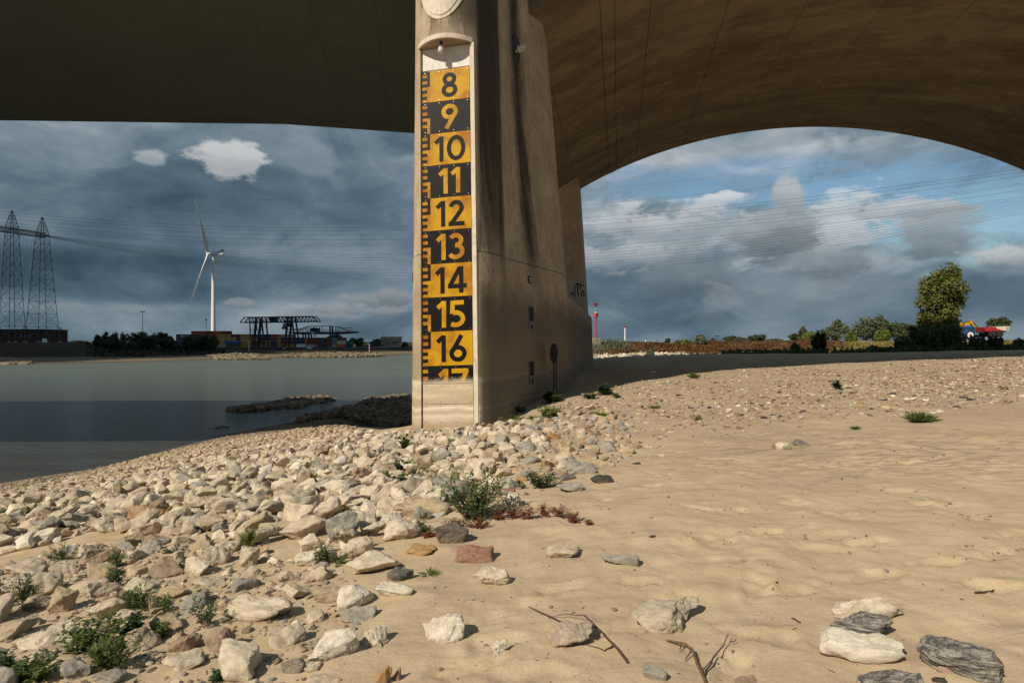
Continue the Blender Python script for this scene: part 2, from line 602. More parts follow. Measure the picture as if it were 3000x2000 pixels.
# ------------------------------------------------------------------ materials
def plain(name, c, rough=0.6, spec=0.3, metal=0.0, var=0.12, scale=3.0, grime=0.0, objcol=False):
    """colour with soft wear; grime > 0 adds dark weathering blotches"""
    m, nt, b = new_mat(name)
    co = coords(nt)
    n = noise(nt, co, scale, 6.0, 0.6)
    base = tuple(c)
    col = mixc(nt, n, tuple(v * (1 - var) for v in base), tuple(min(1, v * (1 + var)) for v in base))
    if objcol:
        oi = node(nt, 'ShaderNodeObjectInfo')
        col = mixc(nt, 1.0, col, S(nt, oi.outputs['Color']), 'MULTIPLY')
    if grime:
        g = noise(nt, vmul(nt, co, (1, 1, .35)), scale * 1.7, 7.0, 0.65).ss(0.5, 0.72)
        col = mixc(nt, g * grime, col, tuple(v * 0.35 for v in base))
    finish(nt, b, col, rough, spec, metal)
    return m


def mat_sand():
    m, nt, b = new_mat('dry_river_sand')
    p = position(nt)
    big = noise(nt, p, 0.35, 4.0, 0.55)
    mid = noise(nt, p, 2.2, 5.0, 0.6)
    fine = noise(nt, p, 90.0, 3.0, 0.7)
    col = mixc(nt, mid.ss(0.3, 0.7), (0.450, 0.345, 0.222), (0.535, 0.418, 0.278))
    col = mixc(nt, big.ss(0.45, 0.68) * 0.55, col, (0.385, 0.297, 0.202))
    # grey heavy-mineral streaks the wind has sorted
    stre = noise(nt, vmul(nt, p, (0.9, 3.2, 1.0)), 1.3, 6.0, 0.65, 0.6).ss(0.54, 0.70)
    col = mixc(nt, stre * 0.42, col, (0.225, 0.178, 0.135))
    x, y, z = sep(nt, p)
    # grains and specks
    col = mixc(nt, fine.ss(0.32, 0.68), mixc(nt, 1.0, col, (0.84, 0.84, 0.84), 'MULTIPLY'), col)
    sp = voro(nt, p, 34.0).ss(0.10, 0.055) * voro(nt, p, 34.0, 'Color').ss(0.62, 0.7)
    col = mixc(nt, sp * 0.6, col, (0.10, 0.075, 0.06))
    sp2 = voro(nt, vadd(nt, p, (3.3, 1.2, 0)), 26.0).ss(0.10, 0.06) * voro(nt, vadd(nt, p, (3.3, 1.2, 0)), 26.0, 'Color').ss(0.72, 0.8)
    col = mixc(nt, sp2 * 0.75, col, (0.66, 0.58, 0.46))
    px_, py_ = (x - 5.6) * (1 / 4.2), (y - 8.6) * (1 / 2.6)
    patch = (px_ * px_ + py_ * py_).sqrt().ss(1.15, 0.45)
    rp = noise(nt, vmul(nt, p, (1.2, 4.2, 1.0)), 2.2, 5.0, 0.6, 0.8).ss(0.47, 0.60)
    col = mixc(nt, patch * rp * 0.72, col, (0.245, 0.188, 0.130))
    gm_ = y.ss(8.0, 13.0) * z.ss(E - 3.2, E - 2.6) * noise(nt, p, 0.5, 4.0, 0.6).ss(0.30, 0.55)
    col = mixc(nt, gm_ * 0.55, col, (0.30, 0.228, 0.155))
    for sc_, off_ in ((11.0, (1.3, 7.7, 0)), (6.0, (5.1, 2.2, 0))):
        pv = vadd(nt, p, off_)
        vc = voro(nt, pv, sc_, 'Color')
        vd = voro(nt, pv, sc_)
        pc = ramp(nt, vc, [(0.15, (0.07, 0.055, 0.045)), (0.35, (0.22, 0.14, 0.09)), (0.55, (0.36, 0.29, 0.21)), (0.75, (0.50, 0.42, 0.31)), (0.9, (0.66, 0.60, 0.50))])
        col = mixc(nt, vd.ss(0.30, 0.20) * gm_ * vc.ss(0.36, 0.40) * 0.85, col, pc)
    # silt near the water is darker and browner
    wet = z.ss(E - 5.4, E - 7.2)
    col = mixc(nt, wet * 0.8, col, (0.20, 0.155, 0.11))
    wet2 = (z + (mid - 0.5) * 0.3).ss(E - 7.2, E - 7.5)
    col = mixc(nt, wet2, col, (0.07, 0.056, 0.042))
    # turf and weeds on the flood plain
    far = y.ss(66.0, 90.0) * z.ss(E - 2.3, E - 1.4)
    turf = noise(nt, p, 0.12, 5.0, 0.6)
    tcol = mixc(nt, turf.ss(0.4, 0.62), (0.16, 0.125, 0.05), (0.075, 0.085, 0.028))
    col = mixc(nt, far, col, tcol)
    finish(nt, b, col, 0.95, 0.12)
    hgt = noise(nt, p, 7.0, 6.0, 0.62) * 0.7 + fine * 0.12 + noise(nt, vmul(nt, p, (1.0, 2.2, 1)), 3.0, 5.0, .6) * 0.6
    bump(nt, b, hgt, 0.42, 0.05)
    return m


def mat_water():
    m, nt, b = new_mat('turbid_river_water')
    p = position(nt)
    n1 = noise(nt, vmul(nt, p, (0.45, 1.0, 1)), 1.6, 4.0, 0.6, 0.4)
    n2 = noise(nt, vmul(nt, p, (0.25, 1.0, 1)), 0.22, 4.0, 0.55, 0.6)
    n3 = noise(nt, vmul(nt, p, (0.06, 0.35, 1)), 0.35, 5.0, 0.55)
    x, y, z = sep(nt, p)
    deep = y.ss(40.0, 150.0)
    col = mixc(nt, deep, (0.048, 0.044, 0.033), (0.118, 0.130, 0.092))
    col = mixc(nt, n3.ss(0.40, 0.62) * 0.45, col, (0.070, 0.082, 0.064))
    finish(nt, b, col, 0.12, 0.5)
    b.inputs['IOR'].default_value = 1.33
    put(nt, b.inputs['Roughness'], y.ss(25, 200, 0.09, 0.30))
    bump(nt, b, n1 * 0.9 + n2 * 1.2 + noise(nt, vmul(nt, p, (0.6, 1.4, 1)), 5.0, 3.0, .6) * 0.25, 0.9, 0.28)
    return m


def mat_pier():
    """cast concrete in pier coordinates: x across, y along the pier, z above the eye"""
    m, nt, b = new_mat('weathered_pier_concrete')
    p = coords(nt)
    x, y, z = sep(nt, p)
    n0 = noise(nt, p, 0.8, 6.0, 0.6)
    n1 = noise(nt, p, 6.0, 6.0, 0.65)
    vst = noise(nt, vmul(nt, p, (2.6, 2.6, 0.16)), 2.0, 6.0, 0.6)
    grain = noise(nt, p, 45.0, 3.0, 0.7)
    col = mixc(nt, n0.ss(0.3, 0.7), (0.365, 0.275, 0.178), (0.50, 0.395, 0.275))
    col = mixc(nt, n1.ss(0.5, 0.75) * 0.35, col, (0.25, 0.19, 0.125))
    col = mixc(nt, vst.ss(0.52, 0.72) * 0.45, col, (0.22, 0.17, 0.115))
    col = mixc(nt, vst.ss(0.45, 0.30) * 0.25, col, (0.56, 0.48, 0.37))
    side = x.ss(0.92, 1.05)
    flank_shade = side * noise(nt, vmul(nt, p, (1.2, 1.2, 0.25)), 1.2, 6.0, 0.62).ss(0.30, 0.62)
    col = mixc(nt, flank_shade * 0.22, col, (0.215, 0.168, 0.118))  # right flank darkened in colour to stand for its own shade
    # rougher, browner lower lift on the right flank, its shade painted in as well
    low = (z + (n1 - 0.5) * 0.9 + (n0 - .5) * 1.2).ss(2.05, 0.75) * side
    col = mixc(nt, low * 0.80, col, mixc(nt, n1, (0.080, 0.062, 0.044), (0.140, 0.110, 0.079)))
    spk = noise(nt, p, 24.0, 5.0, 0.75)
    spk2 = noise(nt, vmul(nt, p, (1, 1, 0.45)), 8.0, 6.0, 0.72)
    col = mixc(nt, spk.ss(0.52, 0.64) * (0.22 + low * 0.35), col, (0.085, 0.066, 0.047))
    col = mixc(nt, spk.ss(0.46, 0.36) * 0.22, col, (0.56, 0.46, 0.33))
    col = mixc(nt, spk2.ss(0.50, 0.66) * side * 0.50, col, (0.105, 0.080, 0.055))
    # rain runs: black algae below the deck drains
    wob = (noise(nt, vmul(nt, p, (1, 1, 0.3)), 1.5, 4.0, .6) - 0.5)
    up = z.ss(1.2, 4.0, 0.12, 1.0)
    s1 = (y - z * 0.1 + wob * 1.1 - 1.05).abs().ss(1.05, 0.30)
    s1b = (y - z * 0.1 + wob * 0.4 - 1.75).abs().ss(0.50, 0.08)
    s2 = (y - z * 0.05 + wob * 0.9 - 4.35).abs().ss(0.95, 0.05) * (0.55 + n1 * 0.8)
    run = ((s1 * (0.42 + z * 0.085)).max(s1b * 0.9)).max(s2 * 1.0) * side * up
    run = run * (0.6 + vst * 1.0)
    col = mixc(nt, run.clamp() * 0.93, col, (0.030, 0.025, 0.020))
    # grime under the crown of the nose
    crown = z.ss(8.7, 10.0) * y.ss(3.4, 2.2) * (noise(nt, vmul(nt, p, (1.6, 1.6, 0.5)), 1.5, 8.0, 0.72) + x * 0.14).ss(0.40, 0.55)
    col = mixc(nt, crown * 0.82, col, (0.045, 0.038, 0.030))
    # tide marks near the foot
    zz = z + (noise(nt, p, 1.4, 5.0, 0.6) - 0.5) * 0.28
    br = zz.ss(0.5, -0.5) * zz.ss(-1.25, -1.05)
    col = mixc(nt, br * 0.55, col, (0.26, 0.19, 0.115))
    bl = zz.ss(-1.02, -1.2) * (1.0 - side * 0.93)
    band = noise(nt, vmul(nt, p, (0.25, 0.25, 1.5)), 1.7, 5.0, 0.6)
    lim = mixc(nt, band.ss(0.34, 0.66), (0.43, 0.335, 0.225), (0.60, 0.505, 0.38))
    col = mixc(nt, bl, col, lim)
    fl = 1.0 - side * 0.9
    for zc_, w_, a_, c_ in ((-1.16, 0.10, .75, (0.66, 0.58, 0.46)), (-1.72, 0.16, .55, (0.36, 0.265, 0.165)), (-1.93, 0.06, .85, (0.68, 0.60, 0.48)), (-2.06, 0.07, .5, (0.40, 0.30, 0.19)),
                            (-2.17, 0.05, .7, (0.64, 0.56, 0.44)), (-2.42, 0.10, .45, (0.38, 0.285, 0.18))):
        col = mixc(nt, (zz - zc_).abs().ss(w_, w_ * 0.2) * fl * a_, col, c_)
    col = mixc(nt, zz.ss(-2.05, -2.7) * 0.6, col, (0.30, 0.225, 0.145))
    # pour joint
    jz = z + (n0 - 0.5) * 0.03
    jn = (jz - 2.615).abs().ss(0.035, 0.012) * (0.35 + n1 * 0.9) * x.ss(-3.5, 0.5, 0.3, 1.0)
    col = mixc(nt, jn.clamp() * 0.8, col, (0.06, 0.045, 0.035))
    finish(nt, b, col, 0.9, 0.2)
    bump(nt, b, grain * 0.5 + n1 * 0.8, 0.35, 0.012)
    return m


def mat_vault():
    m, nt, b = new_mat('board_marked_vault_concrete')
    p = coords(nt)
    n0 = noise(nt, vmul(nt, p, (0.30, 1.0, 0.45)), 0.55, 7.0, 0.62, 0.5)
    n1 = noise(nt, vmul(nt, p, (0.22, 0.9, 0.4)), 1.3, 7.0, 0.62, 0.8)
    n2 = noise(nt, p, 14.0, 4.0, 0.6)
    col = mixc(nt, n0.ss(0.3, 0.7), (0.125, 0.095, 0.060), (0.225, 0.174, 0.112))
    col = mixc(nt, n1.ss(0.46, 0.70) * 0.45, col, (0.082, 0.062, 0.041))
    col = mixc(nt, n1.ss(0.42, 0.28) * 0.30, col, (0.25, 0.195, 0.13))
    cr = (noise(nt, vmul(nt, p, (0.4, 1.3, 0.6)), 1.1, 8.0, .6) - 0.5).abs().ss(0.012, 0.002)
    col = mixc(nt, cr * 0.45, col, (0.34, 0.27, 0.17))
    finish(nt, b, col, 0.9, 0.2)
    bump(nt, b, n1 * 0.7 + n2 * 0.3, 0.3, 0.02)
    return m


def mat_deck():
    m, nt, b = new_mat('grey_deck_soffit')
    p = coords(nt)
    n0 = noise(nt, vmul(nt, p, (0.25, 1.6, 1)), 1.2, 6.0, 0.6)
    n1 = noise(nt, p, 0.25, 4.0, 0.6)
    col = mixc(nt, n0, (0.092, 0.103, 0.098), (0.124, 0.134, 0.127))
    col = mixc(nt, n1.ss(0.4, 0.7) * 0.4, col, (0.075, 0.083, 0.078))
    finish(nt, b, col, 0.8, 0.25)
    return m


def mat_rock(attr=False):
    m, nt, b = new_mat('riprap_stone' + ('_small' if attr else ''))
    p = position(nt) if attr else coords(nt)
    if attr:
        a = node(nt, 'ShaderNodeVertexColor', layer_name='tint')
        tint = S(nt, a.outputs['Color'])
        pp = p
    else:
        oi = node(nt, 'ShaderNodeObjectInfo')
        tint = S(nt, oi.outputs['Color'])
        rnd = S(nt, oi.outputs['Random'])
        pp = vadd(nt, p, comb(nt, rnd * 37.0, rnd * 91.0, rnd * 53.0))
    sc = 1.0
    n0 = noise(nt, pp, 4.0 * sc, 6.0, 0.62)
    n1 = noise(nt, pp, 17.0 * sc, 6.0, 0.7)
    n2 = noise(nt, pp, 70.0 * sc, 3.0, 0.6)
    col = mixc(nt, n0.ss(0.32, 0.68), mixc(nt, 1.0, tint, (0.72, 0.69, 0.64), 'MULTIPLY'), tint)
    col = mixc(nt, n1.ss(0.52, 0.72) * 0.50, col, mixc(nt, 1.0, tint, (0.48, 0.44, 0.38), 'MULTIPLY'))
    col = mixc(nt, n1.ss(0.42, 0.28) * 0.40, col, mixc(nt, 0.5, tint, (0.78, 0.72, 0.62)))
    col = mixc(nt, n2.ss(0.60, 0.72) * 0.35, col, (0.10, 0.085, 0.065))
    if not attr:
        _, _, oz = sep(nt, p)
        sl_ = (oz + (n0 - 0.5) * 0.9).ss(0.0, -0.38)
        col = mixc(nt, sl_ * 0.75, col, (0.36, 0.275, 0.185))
    else:
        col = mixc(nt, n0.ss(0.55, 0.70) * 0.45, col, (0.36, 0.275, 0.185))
    finish(nt, b, col, 0.92, 0.15)
    bump(nt, b, n1 * 0.8 + n2 * 0.35, 0.55, 0.03)
    return m


def mat_leaf(name, c0, c1, scale=1.2, trans=0.25):
    m, nt, b = new_mat(name)
    p = position(nt)
    oi = node(nt, 'ShaderNodeObjectInfo')
    n = noise(nt, p, scale, 3.0, 0.6)
    col = mixc(nt, n.ss(0.32, 0.68), c0, c1)
    finish(nt, b, col, 0.55, 0.3)
    tr = node(nt, 'ShaderNodeBsdfTranslucent')
    put(nt, tr.inputs[0], mixc(nt, 1.0, col, (1.3, 1.5, 0.6), 'MULTIPLY'))
    mx = node(nt, 'ShaderNodeMixShader')
    mx.inputs[0].default_value = trans
    nt.links.new(b.outputs[0], mx.inputs[1])
    nt.links.new(tr.outputs[0], mx.inputs[2])
    nt.links.new(mx.outputs[0], nt.nodes['Material Output'].inputs['Surface'])
    return m


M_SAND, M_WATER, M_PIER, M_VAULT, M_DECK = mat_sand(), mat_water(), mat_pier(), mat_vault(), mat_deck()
M_ROCK, M_ROCKS = mat_rock(), mat_rock(True)


def mat_banded():
    m, nt, b = new_mat('banded_gneiss')
    p = coords(nt)
    x, y, z = sep(nt, p)
    n1 = noise(nt, vmul(nt, p, (1.2, 2.0, 7.0)), 3.0, 6.0, 0.6, 0.6)
    n2 = noise(nt, p, 22.0, 5.0, 0.7)
    col = mixc(nt, n1.ss(0.40, 0.62), (0.085, 0.080, 0.076), (0.36, 0.325, 0.27))
    col = mixc(nt, n2.ss(0.5, 0.7) * 0.5, col, (0.09, 0.085, 0.08))
    col = mixc(nt, n2.ss(0.42, 0.3) * 0.3, col, (0.55, 0.50, 0.42))
    finish(nt, b, col, 0.9, 0.2)
    bump(nt, b, n2 + n1, 0.5, 0.03)
    return m


M_BAND = mat_banded()
M_DARKMETAL = plain('dark_grey_metal', (0.045, 0.047, 0.05), 0.5, 0.4, 0.3)
M_LAMP = plain('pale_lamp_housing', (0.50, 0.50, 0.46), 0.4, 0.4)
M_BLACK = plain('black_opening', (0.012, 0.012, 0.012), 0.8)

# ------------------------------------------------------------------ ground
def graded(lo, hi, f0, f1, step, g):
    a = list(np.arange(f0, f1 + 1e-6, step))
    s, x = step, f1
    while x < hi:
        s = min(s * 1.09, max(step, g * abs(x)) if abs(x) < 250 else s * 1.09)
        x += s
        a.append(x)
    s, x, left = step, f0, []
    while x > lo:
        s = min(s * 1.09, max(step, g * abs(x)) if abs(x) < 250 else s * 1.09)
        x -= s
        left.append(x)
    return np.array(left[::-1] + a)


def sheet(name, xs, ys, zf, mat, keep=None):
    X, Y = np.meshgrid(xs, ys)
    Z = zf(X.ravel(), Y.ravel())
    V = np.stack([X.ravel(), Y.ravel(), Z], 1)
    nx, ny = len(xs), len(ys)
    i = (np.arange(ny - 1)[:, None] * nx + np.arange(nx - 1)[None, :]).ravel()
    Fc = np.stack([i, i + 1, i + nx + 1, i + nx], 1)
    if keep is not None:
        k = keep(V[Fc].mean(1))
        Fc = Fc[k]
    me = mesh_np(name, V, Fc, mat, smooth=True)
    return link(name, me)


gx = graded(-1500, 4500, -4.2, 6.2, 0.032, 0.020)
gy = graded(-60, 5200, 2.3, 8.6, 0.032, 0.018)
ground = sheet('ground', gx, gy, terrain, M_SAND)
tag(ground, 'dry tan sand and gravel of the river foreshore', kind='structure')

wm = MB()
wm.add([(-5000, -300, WATER_Z), (5000, -300, WATER_Z), (5000, 6000, WATER_Z), (-5000, 6000, WATER_Z)], [(0, 1, 2, 3)])
river = wm.build('river', M_WATER)
tag(river, 'low grey green river water between the two banks', kind='structure')

# far bank: signed distance from its waterline
FB = np.array([(-900, 60), (-330, 120), (-200, 172), (-158, 191), (-136, 214), (-128, 232), (-108, 262), (-66, 293), (-58, 330), (-20, 480), (120, 900)])


def sdist(x, y, poly):
    best = np.full(x.shape, 1e9); sg = np.ones(x.shape)
    for (x0, y0), (x1, y1) in zip(poly[:-1], poly[1:]):
        ex, ey = x1 - x0, y1 - y0
        t = np.clip(((x - x0) * ex + (y - y0) * ey) / (ex * ex + ey * ey), 0, 1)
        qx, qy = x - (x0 + t * ex), y - (y0 + t * ey)
        d = np.hypot(qx, qy)
        s = np.sign(ex * qy - ey * qx)
        m = d < best
        best = np.where(m, d, best); sg = np.where(m, s, sg)
    return best * np.where(sg == 0, 1, sg)


def far_bank(x, y):
    s = sdist(x, y, FB)
    k = x / np.maximum(y, 1)
    nz = fbm(x / 16, y / 16, 3, 12)
    h = 7.6 - 0.055 * np.clip(s, -40, 22) + 0.18 * nz * sstep(0, 8, s)
    left = sstep(-0.70, -0.76, k)
    emb = 6.4 - 5.5 * sstep(34, 95, s)
    low = 6.3 - 1.2 * sstep(18, 45, s) + 1.2 * sstep(90, 120, s) - 1.5 * sstep(170, 190, s)
    hh = np.where(s > 20, emb * left + low * (1 - left) + 0.25 * nz, h)
    return E - np.clip(hh, 0.5, 11)


def mat_farbank():
    m, nt, b = new_mat('far_bank_soil')
    p = position(nt)
    x, y, z = sep(nt, p)
    n = noise(nt, p, 0.12, 6.0, 0.65)
    n1 = noise(nt, p, 1.2, 4.0, 0.7)
    zz = z + (n - 0.5) * 1.2
    sandc = mixc(nt, n1, (0.10, 0.078, 0.052), (0.23, 0.185, 0.125))
    grass = mixc(nt, n, (0.026, 0.021, 0.013), (0.058, 0.043, 0.025))
    col = mixc(nt, zz.ss(E - 6.5, E - 6.0), sandc, grass)
    col = mixc(nt, z.ss(E - 7.1, E - 7.5), col, (0.09, 0.075, 0.055))
    finish(nt, b, col, 0.95, 0.1)
    return m


fbx = np.unique(np.concatenate([np.arange(-420, -30, 3.0), np.arange(-2500, -420, 40.0), np.arange(-30, 700, 12.0)]))
fby = np.unique(np.concatenate([np.arange(110, 480, 3.0), np.arange(480, 5000, 45.0)]))
fb = sheet('far_bank', fbx, fby, far_bank, mat_farbank(), keep=lambda c: (sdist(c[:, 0], c[:, 1], FB) > -14))
tag(fb, 'dark grassy far river bank with a pale beach', kind='structure')

# ------------------------------------------------------------------ the bridge pier
PHI = R(10.6)
A_ = Vector((math.cos(PHI), -math.sin(PHI), 0))
P_ = Vector((math.sin(PHI), math.cos(PHI), 0))
O_ = Vector((-1.979, 16.092, E))
LEAN = 0.038
from mathutils import Matrix
PM = Matrix.Rotation(-PHI, 3, 'Z') @ Matrix.Rotation(-LEAN, 3, 'Y')


def pier_frame(u, v, t):
    return O_ + PM @ Vector((u, v, t))


pier = empty('bridge_pier', O_, -PHI, 'weathered concrete river pier carrying the yellow and black gauge on its nose', 'bridge pier', None, PM.to_euler())
BAT = 0.100
NC = 2.25
T_HOOD = 9.12


def flank(t):
    uf = 2.86 - 0.043 * (t - 1.2) if t > 1.2 else 2.86
    return uf


def nose_w(t):
    return 1.50 - 0.010 * t


def side_pts(t, th0):
    """right-hand outline from ellipse angle th0 back to the end of the front leg"""
    b, w = BAT * t, nose_w(t)
    pts = []
    for i in range(10):
        th = th0 + (math.pi / 2 - th0) * i / 9
        pts.append((w * math.sin(th), NC - NC * math.cos(th) + b))
    uf = flank(t)
    ins = 0.20 * float(sstep(2.8, 7.0, t))
    st = 0.015 if t > 2.6 else 0.0
    v0, v1 = NC + b, 7.4
    for q in (0.2, 0.42, 0.475, 0.53, 0.75, 1.0):
        k = {0.2: .45, .42: 0.9, .475: 1.0, .53: 0.86}.get(q, 0.0 if q == 1 else 0.45)
        pts.append((w + (uf - w) * q - ins * k, v0 + (v1 - v0) * q))
    pts.append((uf, 8.9))
    return [(u - st, v) for u, v in pts]


TH_CUT = math.asin(0.93 / 1.50)
FV = NC - NC * math.cos(TH_CUT)
lev = [-7.0, -3.0, -1.0, 1.2, 2.59, 2.62, 4.0, 5.5, 7.0, T_HOOD]
rings = []
for t in lev:
    b = BAT * t
    s = side_pts(t, TH_CUT)
    fv = FV + b
    front = [(-0.785, fv), (-0.775, fv + 0.075), (0.775, fv + 0.075), (0.785, fv)]
    half = s
    ring = [(-u, v, t) for u, v in half[::-1]] + [(u, v, t) for u, v in front] + [(u, v, t) for u, v in half]
    rings.append(ring)
mb = MB()
mb.loft(rings)
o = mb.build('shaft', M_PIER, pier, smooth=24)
rings = []
for t in (T_HOOD, 9.25, 10.5, 12, 14, 17.4):
    s = side_pts(t, 0.02)
    rings.append([(-u, v, t) for u, v in s[::-1]] + [(u, v, t) for u, v in s])
mb = MB()
mb.loft(rings, cap0=True)
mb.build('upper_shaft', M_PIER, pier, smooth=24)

M_PALE = plain('pale_limewashed_concrete', (0.60, 0.53, 0.42), 0.85, 0.2, 0, 0.2, 5.0, 0.55)
# pale lip along the edge of the hood
mb = MB()
ring0, ring1 = [], []
pts = []
for i in range(21):
    th = -TH_CUT + 2 * TH_CUT * i / 20
    pts.append((nose_w(T_HOOD) * math.sin(th), NC - NC * math.cos(th) + BAT * T_HOOD))
for (u, v) in pts:
    ring0.append([(u, v - 0.022, T_HOOD - 0.03), (u, v + 0.05, T_HOOD - 0.03), (u, v + 0.05, T_HOOD + 0.11), (u, v - 0.016, T_HOOD + 0.11)])
mb.loft(ring0, True, True, True)
mb.build('hood_lip', M_PALE, pier, smooth=30)
# white painted back of the recess above the figures
mb = MB()
def face_v(t, off): return FV + BAT * t + off
mb.prism([(-0.76, face_v(8.40, .06), 8.40), (0.76, face_v(8.40, .06), 8.40), (0.76, face_v(9.08, .06), 9.08), (-0.76, face_v(9.08, .06), 9.08)], (0, 0.012, 0))
mb.build('recess_back', plain('white_painted_concrete', (0.68, 0.65, 0.60), 0.7, 0.25, 0, 0.1, 4.0, 0.35), pier)
# pale jamb strips either side of the recess
for sg in (-1, 1):
    mb = MB()
    a, b_ = 0.788, 0.915
    rr = []
    for t in np.linspace(-4.0, T_HOOD - 0.035, 14):
        v = face_v(t, 0)
        rr.append([(sg * a, v - 0.030, t), (sg * b_, v - 0.030, t), (sg * b_, v + 0.03, t), (sg * a, v + 0.03, t)])
    mb.loft(rr, True, True, True)
    mb.build('jamb_strip', M_PALE if sg > 0 else M_PIER, pier)
# oval tablet near the crown
mb = MB()
M_OVAL = plain('mottled_pale_tablet', (0.62, 0.55, 0.45), 0.85, 0.2, 0, 0.25, 9.0, 0.6)
for (ra, rb, off, t0) in ((0.88, 2.25, 0.012, 11.95), (0.76, 2.1, 0.03, 11.92)):
    NR, NA = 8, 40
    grid = []
    for r in range(NR + 1):
        row = []
        for k in range(NA):
            q = 2 * math.pi * k / NA
            u, t = ra * r / NR * math.cos(q), t0 + rb * r / NR * math.sin(q)
            w = nose_w(t)
            v = NC - NC * math.sqrt(max(0, 1 - (u / w) ** 2)) + BAT * t - off
            row.append((u, v, t))
        grid.append(row)
    edge = [(u, v + 0.08, t) for u, v, t in grid[-1]]
    mb2 = MB()
    mb2.loft(grid[1:] + [edge], True, True)
    mb2.build('oval_rim' if ra > 0.8 else 'oval_tablet', M_PALE if ra > .8 else M_OVAL, pier, smooth=50)
# low wall that joins the two legs, rounded at its far end
mb = MB()
def base_ring(t, ins):
    r = [(2.84 - ins, 7.6), (2.84 - ins, 31.0)]
    for k in range(1, 8):
        q = math.pi * k / 8
        r.append(((2.84 - ins) * math.cos(q), 31.0 + (4.0 - ins) * math.sin(q)))
    r += [(-2.84 + ins, 31.0), (-2.84 + ins, 7.6)]
    return [(u, v, t) for u, v in r]
mb.loft([base_ring(-8, 0), base_ring(1.80, 0), base_ring(1.93, 0.10)], True, False, True)
mb.build('low_wall', M_PIER, pier, smooth=30)
# back leg
mb = MB()
mb.loft([[(-2.5, 29.0, 1.9), (2.5, 29.0, 1.9), (2.5, 33.2, 1.9), (-2.5, 33.2, 1.9)],
         [(-1.4, 29.2, 15.0), (2.2, 29.2, 15.0), (2.2, 32.9, 15.0), (-1.4, 32.9, 15.0)]], True, False, True)
mb.build('back_leg', M_PIER, pier, smooth=20)
# grey over-paint and black outline lettering on the back leg
def bl_pt(u, t, off):
    v = 29.0 + 0.2 * (t - 1.9) / 13.1
    return (u, v - off, t)
def legu(t): return 2.5 - 0.3 * (t - 1.9) / 13.1
mb = MB()
mb.prism([bl_pt(0.4, 1.95, .004), bl_pt(legu(1.95) - .004, 1.95, .004), bl_pt(legu(4.75) - .004, 4.75, .004), bl_pt(0.4, 4.75, .004)], (0, -0.004, 0))
mb.build('grey_overpaint', plain('grey_overpaint', (0.34, 0.335, 0.31), 0.85, 0.2, 0, 0.1, 2.0, 0.2), pier)


def stroke(mb, pts, w, y0, dep, flip=None, closed=False):
    """a painted or cut stroke of constant width; pts are (x, z); thickness dep towards -y"""
    n = len(pts)
    L_, R_ = [], []
    for i in range(n):
        if closed:
            a, b2 = Vector(pts[i - 1]), Vector(pts[(i + 1) % n])
        else:
            a, b2 = Vector(pts[max(i - 1, 0)]), Vector(pts[min(i + 1, n - 1)])
        p = Vector(pts[i])
        d = (b2 - a).normalized()
        nn = Vector((-d.y, d.x))
        k = 1.0
        if 0 < i < n - 1 or closed:
            d0 = (p - Vector(pts[i - 1])).normalized()
            c = abs(d.dot(d0))
            k = min(1.6, 1 / max(c, 0.3))
        L_.append(p + nn * (w / 2 * k)); R_.append(p - nn * (w / 2 * k))
    rr = []
    for l, r in zip(L_, R_):
        rr.append([(l.x, y0, l.y), (r.x, y0, r.y), (r.x, y0 - dep, r.y), (l.x, y0 - dep, l.y)])
    if closed:
        rr.append(rr[0])
    mb.loft(rr, True, not closed, not closed)


def arc(cx, cy, rx, ry, a0, a1, n=18):
    return [(cx + rx * math.cos(R(a0 + (a1 - a0) * i / n)), cy + ry * math.sin(R(a0 + (a1 - a0) * i / n))) for i in range(n + 1)]


M_SPRAY = plain('black_spray_paint', (0.012, 0.012, 0.013), 0.6)
gm = MB()
GV = 29.0 + 0.2 * 2.0 / 13.1 - 0.012
for pts, cl in (([(1.55, 3.15), (1.62, 3.05), (1.78, 3.06), (1.88, 3.30), (1.90, 4.25), (2.02, 4.42), (2.30, 4.40), (2.36, 4.28)], False),
                ([(2.12, 4.38), (2.10, 3.75), (2.28, 3.15), (2.14, 3.02), (1.92, 3.06), (1.86, 3.18)], False),
                ([(1.62, 3.55), (1.70, 3.85), (1.78, 3.55)], True),
                (arc(2.50, 3.62, .10, .24, 0, 350), True),
                ([(2.28, 4.0), (2.34, 4.22), (2.48, 4.30), (2.58, 4.26)], False),
                ([(2.05, 2.95), (2.25, 2.74), (2.46, 2.66), (2.64, 2.74)], False)):
    stroke(gm, [(a_ - 0.18, b_) for a_, b_ in pts], 0.085, GV, 0.004, closed=cl)
gm.build('graffiti', M_SPRAY, pier)

# cabinets let into the flank, their black openings
def flank_pt(v, t, off=0.0):
    s = side_pts(t, TH_CUT)
    for (u0, v0), (u1, v1) in zip(s[:-1], s[1:]):
        if v0 <= v <= v1:
            q = (v - v0) / (v1 - v0)
            d = Vector((u1 - u0, v1 - v0)).normalized()
            n = Vector((d.y, -d.x))
            return Vector((u0 + (u1 - u0) * q + n.x * off, v + n.y * off, t))
    return Vector((s[-1][0], v, t))


def flank_px(px, py):
    """pier-local point on the right flank under a pixel of the photograph"""
    best = None
    k = (px - 1500) / F
    for v in np.linspace(1.5, 8.2, 300):
        u0 = flank_pt(v, 0).x
        for it in range(3):
            w = pier_frame(u0, v, 0)
            t = (1000 - py) / F * w.y
            u0 = flank_pt(v, max(min(t, 9), -3)).x
        w = pier_frame(u0, v, t)
        e = abs(w.x / w.y - k)
        if best is None or e < best[0]:
            best = (e, v, t)
    return best[1], best[2]


